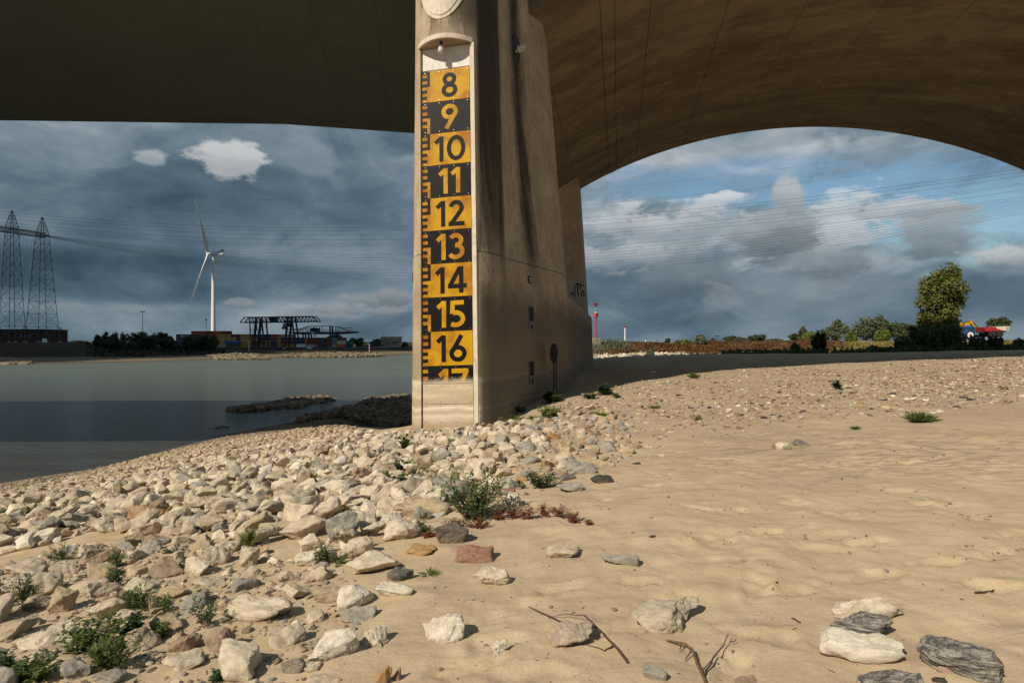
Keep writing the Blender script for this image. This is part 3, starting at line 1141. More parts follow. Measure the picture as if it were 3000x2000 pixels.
M_FRAME = plain('grey_cabinet_frame', (0.13, 0.125, 0.115), 0.6, 0.3)
for (px, y0, y1) in ((1553.5, 906, 972), (1554.5, 1067, 1131)):
    v, t1 = flank_px(px, y0)
    _, t0 = flank_px(px, y1)
    d = Vector((flank_pt(v + .2, t0).x - flank_pt(v - .2, t0).x, 0.4, 0)).normalized()
    c = flank_pt(v, (t0 + t1) / 2)
    ang = math.atan2(d.y, d.x)
    root = MB().box(c, (0.44, 0.06, t1 - t0), ang).build('cabinet', M_FRAME, pier)
    n = Vector((d.y, -d.x, 0))
    MB().box(c + n * 0.031 + Vector((0, 0, .15)), (0.34, 0.01, (t1 - t0) * 0.62), ang).build('dark_opening', M_BLACK, root)
    MB().box(c + n * 0.031 + Vector((0, 0, -(t1 - t0) * .37)), (0.16, 0.012, 0.16), ang).build('small_hatch', M_BLACK, root)

# ------------------------------------------------------------------ river gauge (figures count metres of headroom)
gauge_y = FV + 0.045
gauge = empty('headroom_gauge', pier_frame(0, gauge_y, 0), rot=(0, 0, 0),
              label='tall yellow and black headroom gauge numbered 8 to 17 on the pier nose', cat='gauge')
gauge.rotation_euler = (PM @ Matrix.Rotation(-math.atan(BAT), 3, 'X')).to_euler()
PITCH = 1.012
TOP = 8.40


def mat_enamel(name, c, stainc, stain):
    m, nt, b = new_mat(name)
    p = coords(nt)
    x, y, z = sep(nt, p)
    oi = node(nt, 'ShaderNodeObjectInfo')
    n = noise(nt, p, 2.2, 5.0, 0.6)
    n1 = noise(nt, p, 40.0, 4.0, 0.7)
    col = mixc(nt, n.ss(0.3, 0.7), tuple(v * .86 for v in c), c)
    edge = x.ss(-0.25, -0.75) * noise(nt, vadd(nt, p, (4, 4, 4)), 3.0, 5.0, .65).ss(0.36, 0.58)
    blotch = noise(nt, vadd(nt, p, (8, 1, 2)), 1.1, 6.0, .62).ss(0.44, 0.62)
    col = mixc(nt, edge.max(blotch * 0.7) * stain, col, stainc)
    col = mixc(nt, n1.ss(0.68, 0.74) * 0.5, col, tuple(min(1, v * 1.6 + .02) for v in c))
    # dried silt over the foot of the gauge
    n2 = noise(nt, p, 3.0, 6.0, .7)
    n3 = noise(nt, p, 26.0, 4.0, .7)
    silt = (z + (n2 - 0.5) * 0.22 + (n3 - .5) * .35).ss(-1.02, -1.24)
    col = mixc(nt, silt, col, (0.50, 0.40, 0.285))
    finish(nt, b, col, silt.ss(0, 1, 0.45, 0.9), 0.08)
    bump(nt, b, n1 + silt, 0.12, 0.01)
    return m


M_YEL = mat_enamel('yellow_enamel', (0.53, 0.290, 0.010), (0.27, 0.085, 0.008), 1.0)
M_BLK = mat_enamel('black_enamel', (0.007, 0.007, 0.008), (0.018, 0.014, 0.012), 0.4)
M_BOLT = plain('steel_bolt', (0.35, 0.32, 0.28), 0.35, 0.5, 0.7)

W = 0.168
GLYPH = {
    '1': (0.42, [[(0.03, 0.745), (0.27, 0.955)], [(0.275, 0.0), (0.275, 1.0)]]),
    '2': (0.64, [arc(0.30, 0.70, 0.215, 0.217, 168, -38) + [(0.115, 0.10)], [(0.0, 0.083), (0.62, 0.083)]]),
    '3': (0.62, [arc(0.26, 0.725, 0.215, 0.192, 150, -92), arc(0.26, 0.307, 0.255, 0.225, 95, -152)]),
    '4': (0.72, [[(0.46, 0.96), (0.075, 0.28)], [(0.0, 0.262), (0.72, 0.262)], [(0.51, 0.0), (0.51, 1.0)]]),
    '5': (0.62, [[(0.12, 0.917), (0.55, 0.917)], [(0.125, 0.99), (0.105, 0.50)], arc(0.235, 0.315, 0.28, 0.232, 112, -128)]),
    '6': (0.66, [arc(0.33, 0.31, 0.245, 0.228, 0, 350), [(0.125, 0.40), (0.47, 0.985)]]),
    '7': (0.62, [[(0.0, 0.917), (0.62, 0.917)], [(0.555, 0.93), (0.20, 0.0)]]),
    '8': (0.64, [arc(0.32, 0.735, 0.195, 0.185, 0, 350), arc(0.32, 0.292, 0.235, 0.210, 0, 350)]),
    '9': (0.66, [arc(0.33, 0.69, 0.245, 0.228, 0, 350), [(0.535, 0.60), (0.19, 0.015)]]),
    '0': (0.74, [arc(0.37, 0.50, 0.285, 0.418, 0, 350, 30)]),
}


def digits(mb, text, cx, z0, h, y0):
    w = [GLYPH[c][0] for c in text]
    gap = 0.07
    tot = (sum(w) + gap * (len(text) - 1)) * h
    x = cx - tot / 2
    k = 0
    for c, cw in zip(text, w):
        for pts in GLYPH[c][1]:
            closed = len(pts) > 17 and abs(pts[0][0] - pts[-1][0]) < 0.08 and abs(pts[0][1] - pts[-1][1]) < 0.08 and c in '6890'
            stroke(mb, [(x + px * h, z0 + pz * h) for px, pz in pts], W * h, y0, 0.003 + 0.0006 * k, closed=closed)
            k += 1
        x += (cw + gap) * h


PW = 1.51
for i, num in enumerate(range(8, 18)):
    yel = i % 2 == 0
    zt = TOP - i * PITCH
    zb = zt - PITCH
    hh = PITCH
    if num == 17:
        hh = 0.52; zb = zt - hh
    pl = MB().box((0, 0, (zt + zb) / 2), (PW, 0.014, hh - 0.012)).build('number_plate', M_YEL if yel else M_BLK, gauge,
        label=('yellow' if yel else 'black') + ' enamel plate with %s figure %d' % ('black' if yel else 'yellow', num) + (' half hidden by dried silt' if num == 17 else ''))
    ink = M_BLK if yel else M_YEL
    mb = MB()
    if num == 17:
        gh, y0 = 0.80, -0.0075
        zc = zt - 0.09 - gh            # figures run off the cut plate
        x0 = -0.27
        cutz = zb + 0.012
        # 1
        stroke(mb, [(x0 + .03 * gh, zc + .745 * gh), (x0 + .27 * gh, zc + .955 * gh)], W * gh, y0, .003)
        stroke(mb, [(x0 + .275 * gh, cutz), (x0 + .275 * gh, zc + gh)], W * gh, y0, .0036)
        x1 = x0 + 0.49 * gh
        stroke(mb, [(x1, zc + .917 * gh), (x1 + .62 * gh, zc + .917 * gh)], W * gh, y0, .003)
        q = (zc + .93 * gh - cutz) / (.93 * gh)
        stroke(mb, [(x1 + .555 * gh, zc + .93 * gh), (x1 + (.555 - .355 * q) * gh, cutz)], W * gh, y0, .0036)
    else:
        digits(mb, str(num), 0.12, zb + 0.105, 0.79, -0.0075)
    mb.build('figure', ink, pl)
    st = PITCH / 10
    rows = range(10)
    x0 = -PW / 2 + 0.004
    def tick(r, w): 
        zc_ = zt - (r + .5) * st
        if zc_ - st / 2 > zb: mb.box((x0 + w / 2, -0.0085, zc_), (w, 0.003, st * .99))
    def one(r):
        global mb
        mb = MB(); tick(r, 0.155)
        if mb.v: mb.build('decimetre_mark', ink, pl)
    if yel:
        mb = MB()
        for r in (0, 2, 4): tick(r, 0.155)
        mb.box((x0 + 0.2, -0.0085, zt - 2.5 * st - .003), (0.09, 0.0034, 5 * st - .010))
        mb.build('half_metre_mark', ink, pl)
        for r in (6, 8): one(r)
    else:
        for r in (1, 3): one(r)
        if num != 17:
            mb = MB()
            for r in (5, 7, 9): tick(r, 0.155)
            mb.box((x0 + 0.2, -0.0085, zt - 7.5 * st + .003), (0.09, 0.0034, 5 * st - .010))
            mb.build('half_metre_mark', ink, pl)
    mb = MB()
    for xx in (-.66, -.21, .24, .68):
        for zz in ((zt - .055, zb + .055) if num != 17 else (zt - .055,)):
            mb.tube((xx, -.005, zz), (xx, -.016, zz), .016, .011, 6)
    mb.build('bolts', M_BOLT, pl)['kind'] = 'stuff'
# silted cover plates below the figures
zt = TOP - 9 * PITCH - 0.52
M_SILT = None
for (z1, z0) in ((zt - 0.006, zt - 0.58), (zt - 0.592, zt - 2.6)):
    pl = MB().box((0, 0.0, (z1 + z0) / 2), (PW, 0.016, z1 - z0)).build('cover_plate', M_PIER, gauge, label='silt stained cover plate below the figures')
    mb = MB()
    for xx in (-.66, -.21, .24, .68):
        for zz in (z1 - .05, z0 + .05 if z0 > -2.5 else z1 - .5):
            mb.tube((xx, -.006, zz), (xx, -.018, zz), .015, .010, 6)
    mb.build('bolts', M_DARKMETAL, pl)['kind'] = 'stuff'

# lamp under the hood, lamp beside the crown, sign plates on both flanks
lp = empty('floodlight', pier_frame(-0.05, 1.15, 9.10), -PHI, 'small bare floodlight hanging under the hood above the figure 8', 'lamp')
mb = MB(); mb.tube((0, 0, 0.02), (0, 0, -0.14), 0.05, 0.05, 8); mb.build('bracket', M_DARKMETAL, lp)
mb = MB(); mb.tube((0, 0, -0.13), (0, -0.03, -0.30), 0.075, 0.095, 12); mb.tube((0, -0.03, -0.30), (0, -0.03, -0.33), 0.10, 0.10, 12); mb.build('lamp_housing', M_LAMP, lp, smooth=40)
c = flank_pt(4.75, 10.4, 0.02)
lp = empty('floodlight', pier_frame(*c), -PHI, 'grey floodlight fixed to an oval plate on the dark right flank high up', 'lamp')
mb = MB()
ring = [(0.0 + 0.17 * math.cos(q) * .8, 0.17 * math.cos(q) * .9, 0.55 * math.sin(q)) for q in np.linspace(0, 2 * math.pi, 25)[:-1]]
mb.prism(ring, (0.05, -0.04, 0)); mb.build('oval_back_plate', M_DARKMETAL, lp, smooth=40)
mb = MB(); mb.tube((0.03, -0.03, -0.02), (0.16, -0.13, -.02), 0.06, 0.06, 8); mb.tube((0.12, -0.10, 0.0), (0.33, -0.10, 0.06), 0.12, 0.12, 12); mb.tube((0.33, -0.10, 0.06), (0.40, -0.10, 0.08), 0.09, 0.10, 12)
mb.build('lamp_housing', M_LAMP, lp, smooth=40)

M_SIGN = plain('dark_sign_plate', (0.015, 0.016, 0.018), 0.4, 0.4)
M_INK = plain('white_sign_ink', (0.7, 0.7, 0.7), 0.5)
v, t = flank_px(1551, 826)
for sg in (1, -1):
    c = flank_pt(v, t, 0.03)
    d = flank_pt(v + .2, t) - flank_pt(v - .2, t)
    ang = math.atan2(d.y, d.x)
    loc = pier_frame(c.x * sg, c.y, c.z)
    if sg < 0:
        c = flank_pt(1.9, t, 0.05)
        loc = pier_frame(c.x * sg, c.y, c.z)
    sg_o = empty('sign_plate', loc, -PHI + (ang if sg > 0 else math.pi - ang),
                 'small dark sign with white lettering on the right flank of the pier' if sg > 0 else 'small dark sign seen edge on against the left edge of the pier', 'sign')
    MB().box((0, 0, 0), (0.30 if sg > 0 else .36, 0.03, 0.24 if sg > 0 else .32)).build('plate', M_SIGN, sg_o)
    if sg > 0:
        mb = MB()
        for (xa, xb, zz) in ((-.11, -.05, .04), (-.04, .02, .04), (.03, .11, .04), (-.05, -.01, -.04), (.0, .05, -.04)):
            mb.box(((xa + xb) / 2, -0.017, zz), (xb - xa - .01, 0.003, 0.035))
        mb.build('lettering', M_INK, sg_o)
# round sign on two posts, seen from behind
v_, t_ = flank_px(1592, 1075)
g = pier_frame(*flank_pt(v_, t_, 0.40))
g.z = tz(g.x, g.y)
rs = empty('round_sign', g, R(-66), 'round sign on two posts seen from behind in the shade by the pier', 'sign')
hgt = E + (1000 - 1010) / F * g.y - g.z
mb = MB(); ring = [(0.30 * math.cos(q), 0, hgt - 0.30 + 0.36 * math.sin(q)) for q in np.linspace(0, 2 * math.pi, 29)[:-1]]
mb.prism(ring, (0, 0.03, 0)); mb.build('disc', plain('sign_back', (0.10, 0.10, 0.095), 0.5, 0.4), rs, smooth=40)
for xx in (-.09, .09):
    MB().tube((xx, 0.06, -0.3), (xx, 0.06, hgt - 0.25), 0.03, 0.03, 8).build('post', M_DARKMETAL, rs, smooth=40)

# ------------------------------------------------------------------ bridge: vault over the foreshore, deck over the river
RV = 34.0
ZC = 16.85 - RV
def vz(u): return ZC + math.sqrt(RV * RV - (u - 17.8) ** 2)
vault = empty('bridge_vault', O_, -PHI, 'brown concrete vault of the approach bridge spanning the foreshore', 'bridge')
cuts = [-0.9, 1.6, 4.15, 4.75, 6.3, 10, 14, 18, 22, 26, 30, 34.8]
VN, VF = 6.3, 32.7
for u0, u1 in zip(cuts[:-1], cuts[1:]):
    n = max(2, int((u1 - u0) / 0.45))
    us = np.linspace(u0 + 0.012, u1 - 0.012, n + 1)
    dd = 0.03 if u1 - u0 < 0.7 else 0.0
    nv = 2
    mb = MB()
    low = [(u, vz(u) - dd) for u in us]
    rr = []
    for v in (VN, VF):
        rr.append([(u, v, z) for u, z in low] + [(u, v, z + 0.5) for u, z in low[::-1]])
    mb.loft(rr, True, True, True)
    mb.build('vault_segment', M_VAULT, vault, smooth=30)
mb = MB()
us = np.linspace(-0.85, 34.75, 60)
rr = []
for v in (VN + .02, VF - .02):
    rr.append([(u, v, vz(u) + 0.06) for u in us] + [(34.75, v, 20.5), (-0.85, v, 20.5)])
mb.loft(rr, True, True, True)
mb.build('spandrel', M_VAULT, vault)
MB().box((17, (VN + VF) / 2, 21.0), (42, VF - VN + 1.0, 1.0)).build('roadway', M_VAULT, vault)
for v in (VN - .4, VF + .4):
    MB().box((17, v, 21.7), (42, 0.3, 2.4)).build('parapet', M_VAULT, vault)

span = empty('river_span', (-9.5, 50.0, E), R(2.0), 'flat grey bridge deck crossing over the river', 'bridge')
# local x along the deck, y towards the far edge (0) and the near edge (-32)
def dz_(x): return 18.95 if x < -10.4 else (18.95 - 0.60 * (x + 10.4) / 10.4)
WD = 27.5
xs = [-160, -60, -30, -10.4, 0, 8.0]
for x0, x1 in ((-160, -10.4), (-10.4, 9.5)):
    mb = MB()
    rr = []
    for x in (x0, x1):
        zz = 18.95 if x <= -10.4 else dz_(x)
        rr.append([(x, 0, zz + .08), (x, -WD, zz + .08), (x, -WD, 21.6), (x, 0, 21.6)])
    mb.loft(rr, True, True, True)
    mb.build('deck_slab', M_DECK, span)
    mb = MB()
    rr = []
    for x in (x0 + .0, x1):
        zz = 18.95 if x <= -10.4 else dz_(x)
        wd = 0.9 if x <= -10.4 else 0.9 + 0.13 * (x + 10.4)
        rr.append([(x, 0.03, zz), (x, -wd, zz - .0), (x, -wd, zz + .2), (x, 0.03, zz + .5)])
    mb.loft(rr, True, True, True)
    mb.build('edge_beam', M_DECK, span)
for y in (-0.2, -WD + .2):
    MB().box((-75, y, 21.9), (170, 0.3, 1.0)).build('parapet', M_DECK, span)
rng = random.Random(5)
sl = math.tan(R(-8.2))
k = 0
x = -52.0
while x < 5.0:
    x1 = x + 3.62
    cutsv = sorted([rng.uniform(8, 14), rng.uniform(17, 24)])
    edges = [1.05 + (0.13 * max(0, x + 10.4))] + cutsv + [WD - .1]
    for e0, e1 in zip(edges[:-1], edges[1:]):
        P = []
        for (xx, yy) in ((x + .009, -e0 - .008), (x1 - .009, -e0 - .008), (x1 - .009, -e1 + .008), (x + .009, -e1 + .008)):
            xs_ = xx + sl * yy
            P.append((xs_, yy, dz_(xs_)))
        MB().prism(P, (0, 0, 0.12)).build('soffit_panel', M_DECK, span)
    x = x1

# unseen cumulus added behind the camera's left shoulder to shade the far bank
cm_v, cm_f = [], []
rg = np.random.default_rng(4)
bmc = bmesh.new(); bmesh.ops.create_icosphere(bmc, subdivisions=4, radius=1.0)
cv_ = np.array([v.co[:] for v in bmc.verts]); cf_ = np.array([[v.index for v in f.verts] for f in bmc.faces]); bmc.free()
lum = np.array([mnoise.fractal(Vector(v * 2.2), .9, 2.0, 5) for v in cv_])
cv_ = cv_ * (1 + .22 * lum)[:, None] * np.array([330.0, 205.0, 60.0])
cv_[:, 2] = np.where(cv_[:, 2] < -12, -12 + (cv_[:, 2] + 12) * .15, cv_[:, 2])
def mat_cloud():
    m, nt, b = new_mat('shade_cloud_vapour')
    n = noise(nt, coords(nt), .02, 5, .6)
    finish(nt, b, mixc(nt, n, (.62, .64, .67), (.80, .81, .82)), 1.0, 0.0)
    return m
cl = link('cloud', mesh_np('cloud', cv_, cf_, mat_cloud(), smooth=True))
cl.rotation_euler = (0, 0, R(49))
CH = 700.0
cl.location = (-305 - ld.x / -ld.z * CH, 395 - ld.y / -ld.z * CH, CH)
tag(cl, 'out of view cumulus cloud added to shade the far bank', kind='structure')

# ------------------------------------------------------------------ stones
def rock_arrays(seed, sub, ncut=9, rough=0.05, flat=1.0):
    """an angular quarry stone: convex hull of a few points, broken up by subdivision and noise"""
    rg = np.random.default_rng(seed)
    bm = bmesh.new()
    n = 9 + ncut if sub > 1 else 9
    sc = np.array([1.0, rg.uniform(.68, .98), rg.uniform(.60, .88) * flat])
    for _ in range(n):
        d = rg.normal(size=3); d /= np.linalg.norm(d)
        d = np.sign(d) * np.abs(d) ** 0.72
        bm.verts.new(tuple(d * sc * rg.uniform(.80, 1.05)))
    r = bmesh.ops.convex_hull(bm, input=bm.verts)
    bmesh.ops.delete(bm, geom=[v for v in bm.verts if not v.link_faces], context='VERTS')
    bmesh.ops.triangulate(bm, faces=bm.faces)
    if sub >= 3:
        bmesh.ops.bevel(bm, geom=list(bm.edges), offset=0.045, segments=1, affect='EDGES', clamp_overlap=True)
        bmesh.ops.triangulate(bm, faces=bm.faces)
    target = {1: 0, 2: 0, 3: 700, 4: 3200, 5: 9000}[sub]
    while len(bm.faces) < target:
        es = sorted(bm.edges, key=lambda e: -e.calc_length())
        L0 = es[len(es) // 3].calc_length()
        bmesh.ops.subdivide_edges(bm, edges=[e for e in es if e.calc_length() >= L0], cuts=1)
        bmesh.ops.triangulate(bm, faces=bm.faces)
    if sub >= 3:
        bmesh.ops.smooth_vert(bm, verts=bm.verts, factor=.5, use_axis_x=True, use_axis_y=True, use_axis_z=True)
    bm.normal_update()
    V = np.array([v.co[:] for v in bm.verts])
    N = np.array([v.normal[:] for v in bm.verts])
    Fc = np.array([[v.index for v in f.verts] for f in bm.faces]) if not bm.verts.index_update() else None
    bm.free()
    if sub >= 3:
        o = rg.uniform(-50, 50, 3)
        disp = []
        for v in V:
            q = Vector(v) + Vector(o)
            f = mnoise.fractal(q * 1.7, 0.8, 2.2, 6 if sub >= 4 else 4)
            t = mnoise.ridged_multi_fractal(q * 2.3, 0.9, 2.1, 4, 1.0, 2.0) - 1.0 if sub >= 4 else 0
            disp.append(f * rough + t * rough * .28)
        V = V + N * np.array(disp)[:, None]
    lo, hi = V.min(0), V.max(0)
    V = (V - (lo + hi) / 2) / (hi - lo)
    return V, Fc


def rock_mesh(name, seed, sub, **k):
    V, Fc = rock_arrays(seed, sub, **k)
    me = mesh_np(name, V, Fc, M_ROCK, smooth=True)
    me.set_sharp_from_angle(angle=R(34))
    return me


PALE = (0.585, 0.495, 0.370)
CREAM = (0.655, 0.570, 0.435)
WHITE = (0.72, 0.655, 0.54)
TAN = (0.47, 0.375, 0.255)
GREY = (0.375, 0.345, 0.295)
DGREY = (0.19, 0.175, 0.155)
BROWN = (0.345, 0.260, 0.180)
RUST = (0.46, 0.285, 0.135)
RED = (0.33, 0.19, 0.135)
BLACK = (0.085, 0.078, 0.068)
PINK = (0.52, 0.36, 0.31)

BIGM = [rock_mesh('stone', 100 + i, 4, ncut=i % 7, rough=0.10) for i in range(16)]
FLATM = [rock_mesh('stone', 200 + i, 4, ncut=5, rough=0.11, flat=0.6) for i in range(6)]
MIDM = [rock_mesh('stone', 300 + i, 3, ncut=4, rough=0.08) for i in range(18)]


def rough_slab(seed, sub=5, rough=0.16, ncut=6, flat=.7):
    return rock_mesh('stone', seed, sub, ncut=ncut, rough=rough, flat=flat)


HEROM = [rough_slab(400 + i, 5, 0.12, 3, 0.75) for i in range(8)]

placed = []      # x, y, radius : keeps later stones clear of these


def place_rock(px0, py0, px1, py1, tint, label, mesh=None, rot=None, sink=0.22, depth=None, tilt=(0, 0), group=None, hk=1.0):
    cx = (px0 + px1) / 2
    g = ground_at(cx, py1 - (py1 - py0) * 0.06)
    d = g.y
    w = (px1 - px0) / F * d
    app = (py1 - py0) / F * d
    a = math.atan2(E - g.z, d)
    dep = depth * w if depth else min(w * 0.75, app / max(math.sin(a), .1) * 0.75)
    h = max((app - dep * math.sin(a) * 0.75) / math.cos(a), 0.28 * w * (0.5 if depth else 1)) * hk
    hh = h * (1 + sink)
    me = mesh or random.choice(BIGM)
    o = link('stone', me)
    o.scale = (w, dep, hh)
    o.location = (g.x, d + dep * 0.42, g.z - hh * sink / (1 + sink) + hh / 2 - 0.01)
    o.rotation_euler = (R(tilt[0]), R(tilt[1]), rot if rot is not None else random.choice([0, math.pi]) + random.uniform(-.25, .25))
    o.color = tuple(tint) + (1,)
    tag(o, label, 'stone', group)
    placed.append((o.location.x, o.location.y, max(w, dep) * 0.5))
    return o


HERO = [
    # stones in the open sand
    (1228, 1788, 1364, 1888, WHITE, 'rough whitish lump of stone with a broken nose standing alone in the sand', HEROM[0]),
    (1047, 1832, 1131, 1898, CREAM, 'small round cream stone just right of the big white boulder', HEROM[1]),
    (898, 1848, 1031, 1945, WHITE, 'big smooth white boulder casting a dark shadow on the sand', BIGM[1]),
    (1439, 1874, 1489, 1923, WHITE, 'small speckled white stone alone between two larger rocks', HEROM[2]),
    (1098, 1946, 1146, 2010, RUST, 'upright orange stone with a white tip at the lower edge', BIGM[3]),
    (1146, 1952, 1174, 1996, BROWN, 'small brown stone leaning on the upright orange one', MIDM[2]),
    (1095, 1710, 1210, 1752, WHITE, 'flat pitted white stone right of the tilted white boulder', FLATM[1]),
    (978, 1706, 1086, 1790, WHITE, 'tilted triangular white boulder on top of a crumbling slab', BIGM[5]),
    (985, 1772, 1095, 1826, GREY, 'crumbling grey slab under the tilted white boulder', FLATM[2]),
    (912, 1706, 1024, 1768, TAN, 'long tan block left of the tilted white boulder', BIGM[6]),
    (800, 1702, 916, 1764, PALE, 'wide pale boulder left of the long tan block', BIGM[7]),
    (1005, 1610, 1170, 1686, CREAM, 'long flat cream boulder at the edge of the pile', BIGM[8]),
    (1127, 1656, 1207, 1709, DGREY, 'dark grey pyramid shaped stone beside the long cream boulder', BIGM[9]),
    (1269, 1526, 1370, 1596, (0.185, 0.15, 0.125), 'dark brown speckled block below the willow bush', BIGM[10]),
    (1186, 1591, 1275, 1629, RUST, 'flat orange stained stone left of the dark brown block', FLATM[0]),
    (1382, 1650, 1500, 1722, CREAM, 'curved cream stone lying half sunk in smooth sand', HEROM[3]),
    (1330, 1590, 1449, 1652, RED, 'long reddish slab slanting out of the sand', FLATM[3]),
    (1856, 1768, 2100, 1863, (0.50, 0.44, 0.33), 'large long grey slab with a pointed right end in open sand', HEROM[4]),
    (1604, 1814, 1757, 1906, (0.46, 0.38, 0.29), 'lumpy stone with a peak lying under a bare twig', HEROM[5]),
    (1601, 1604, 1701, 1637, PALE, 'small whale shaped stone with a grey right end', FLATM[4]),
    (1764, 1639, 1876, 1656, GREY, 'thin sliver of stone barely showing through the sand', FLATM[5]),
    (1902, 1564, 1924, 1576, BLACK, 'single black pebble on smooth sand', MIDM[0]),
    (1887, 1945, 1958, 1998, GREY, 'narrow ragged shard of stone at the lower edge', FLATM[1]),
    (2159, 1979, 2222, 2004, BROWN, 'half buried brown stone at the lower edge', FLATM[2]),
    (2453, 1763, 2669, 1818, CREAM, 'bow shaped cream slab, rearmost of the row of three', HEROM[6]),
    (2437, 1804, 2658, 1880, (0.33, 0.28, 0.22), 'grey brown slab in the middle of the row of three', HEROM[7]),
    (2432, 1864, 2676, 1948, WHITE, 'oval white slab, foremost of the row of three', FLATM[0]),
    (2533, 1946, 2728, 2030, (0.23, 0.22, 0.19), 'flat dark grey slab cut off by the lower edge', FLATM[4]),
    (2759, 1870, 2982, 2004, (0.30, 0.285, 0.265), 'large dark banded boulder at the lower right', BIGM[3]),
    (2749, 1940, 2800, 1976, PINK, 'small pink stone beside the dark banded boulder', MIDM[4]),
    (2742, 1978, 2784, 2006, BLACK, 'small black stone at the lower edge by the pink one', MIDM[5]),
    (2280, 1292, 2327, 1319, CREAM, 'pale stone of the pair lying on the middle sand', MIDM[6]),
    (2266, 1296, 2284, 1316, BROWN, 'little brown stone touching the pale stone of the pair', MIDM[7]),
    (2330, 1282, 2381, 1308, DGREY, 'dark pointed stone of the pair lying on the middle sand', MIDM[8]),
    (1733, 1390, 1800, 1416, BLACK, 'black wedge shaped stone in sand right of the bushy weed', MIDM[9]),
    (1509, 1226, 1597, 1261, PALE, 'big rounded pale boulder near the foot of the pier', BIGM[11]),
    (1457, 1426, 1513, 1460, RED, 'reddish plank shaped stone stuck slanting in the sand', FLATM[3]),
    (1636, 1421, 1712, 1442, GREY, 'flat pale grey stone sunk in the sand right of the weeds', FLATM[5]),
    (1641, 1385, 1686, 1408, DGREY, 'dark grey stone behind the flat pale grey one', MIDM[10]),
    # boulders of the near pile
    (340, 1474, 458, 1547, (0.40, 0.265, 0.155), 'largest orange brown block in the middle of the pale pile', BIGM[12]),
    (-10, 1670, 139, 1758, PALE, 'large pale boulder cut by the left edge', BIGM[13]),
    (119, 1725, 198, 1801, TAN, 'tall tan block right of the boulder at the left edge', BIGM[14]),
    (231, 1748, 340, 1815, PALE, 'wedge shaped pale boulder with a weed on its right', BIGM[15]),
    (436, 1904, 575, 1972, CREAM, 'broad cream boulder at the lower left with a chipped flank', BIGM[0]),
    (595, 1886, 746, 2004, CREAM, 'large tilted cream block at the lower edge of the pile', BIGM[2]),
    (488, 1844, 577, 1914, BROWN, 'flat topped brown block behind the broad cream boulder', BIGM[3]),
    (580, 1836, 672, 1916, (0.38, 0.29, 0.21), 'rounded brown boulder right of the flat topped brown block', BIGM[4]),
    (429, 1790, 533, 1852, TAN, 'tan brick shaped stone slanting to the right', BIGM[6]),
    (635, 1760, 836, 1824, CREAM, 'long low cream slab lying in sand below the pile', FLATM[0]),
    (42, 1897, 147, 1966, PALE, 'pale boulder behind red weeds in the lower left corner', BIGM[7]),
    (153, 1928, 238, 2000, GREY, 'grey block with a split top at the lower edge', BIGM[9]),
    (268, 1957, 350, 2004, GREY, 'low grey stone at the lower edge beside the split block', BIGM[10]),
    (-10, 1634, 110, 1690, PALE, 'long pale boulder above the one at the left edge', BIGM[11]),
    (516, 1626, 605, 1692, CREAM, 'rounded cream boulder with a hollow side', BIGM[12]),
    (562, 1594, 661, 1666, PALE, 'ridged pale boulder behind the rounded cream one', BIGM[13]),
    (689, 1602, 748, 1666, PALE, 'squarish pale stone beside the ridged boulder', BIGM[14]),
    (800, 1508, 942, 1588, PALE, 'largest pale boulder on the crest of the near pile', BIGM[15]),
    (1014, 1488, 1101, 1554, CREAM, 'upright cream boulder left of the willow bush', BIGM[0]),
    (1100, 1496, 1176, 1555, WHITE, 'whitish ragged stone between two cream boulders', HEROM[1]),
    (1119, 1513, 1224, 1586, CREAM, 'egg shaped cream boulder at the edge of the sand', BIGM[5]),
    (867, 1561, 944, 1620, CREAM, 'round cream boulder below the largest pale one', BIGM[8]),
    (987, 1572, 1082, 1641, PALE, 'pale boulder tucked behind the long flat cream one', BIGM[1]),
    (844, 1610, 927, 1666, WHITE, 'white flaky boulder behind a small weed', HEROM[3]),
    (882, 1649, 965, 1708, PALE, 'grey white broken stone below the white flaky boulder', HEROM[6]),
    (926, 1402, 1031, 1452, CREAM, 'smooth wide cream boulder high in the pile', BIGM[4]),
    (1462, 1436, 1530, 1490, CREAM, 'cream stone at the right foot of the willow bush', BIGM[2]),
    (1405, 1385, 1455, 1440, WHITE, 'white stone behind the willow bush', BIGM[12]),
    (1205, 1480, 1255, 1530, GREY, 'grey stone under the left branches of the willow bush', BIGM[9]),
    (821, 1924, 889, 1976, (0.36, 0.30, 0.23), 'small dark round stone left of the big white boulder', BIGM[10]),
    (880, 1935, 935, 1970, PALE, 'flat chip of pale stone at the foot of the big white boulder', FLATM[5]),
    (890, 1972, 992, 2010, PALE, 'pale stone cut off by the lower edge under the white boulder', BIGM[6]),
]
def banded(seed, ncut, flat):
    V_, F_ = rock_arrays(seed, 5, ncut, 0.11, flat)
    me_ = mesh_np('stone', V_, F_, M_BAND, smooth=True)
    me_.set_sharp_from_angle(angle=R(34))
    return me_


BANDM = [banded(611, 3, .8), banded(612, 4, .7), banded(613, 3, .7)]
for h in HERO:
    me_ = BANDM[0] if 'dark banded boulder' in h[5 + 0] and 'large' in h[5] else BANDM[1] if 'grey brown slab' in h[5] else BANDM[2] if 'flat dark grey slab' in h[5] else h[6]
    place_rock(*h[:6], mesh=me_, rot=random.uniform(-.2, .2))


def inpoly(px, py, poly):
    c = np.zeros(px.shape, dtype=bool)
    n = len(poly)
    for i in range(n):
        x0, y0 = poly[i]; x1, y1 = poly[(i + 1) % n]
        m = ((y0 > py) != (y1 > py)) & (px < (x1 - x0) * (py - y0) / (y1 - y0 + 1e-9) + x0)
        c ^= m
    return c


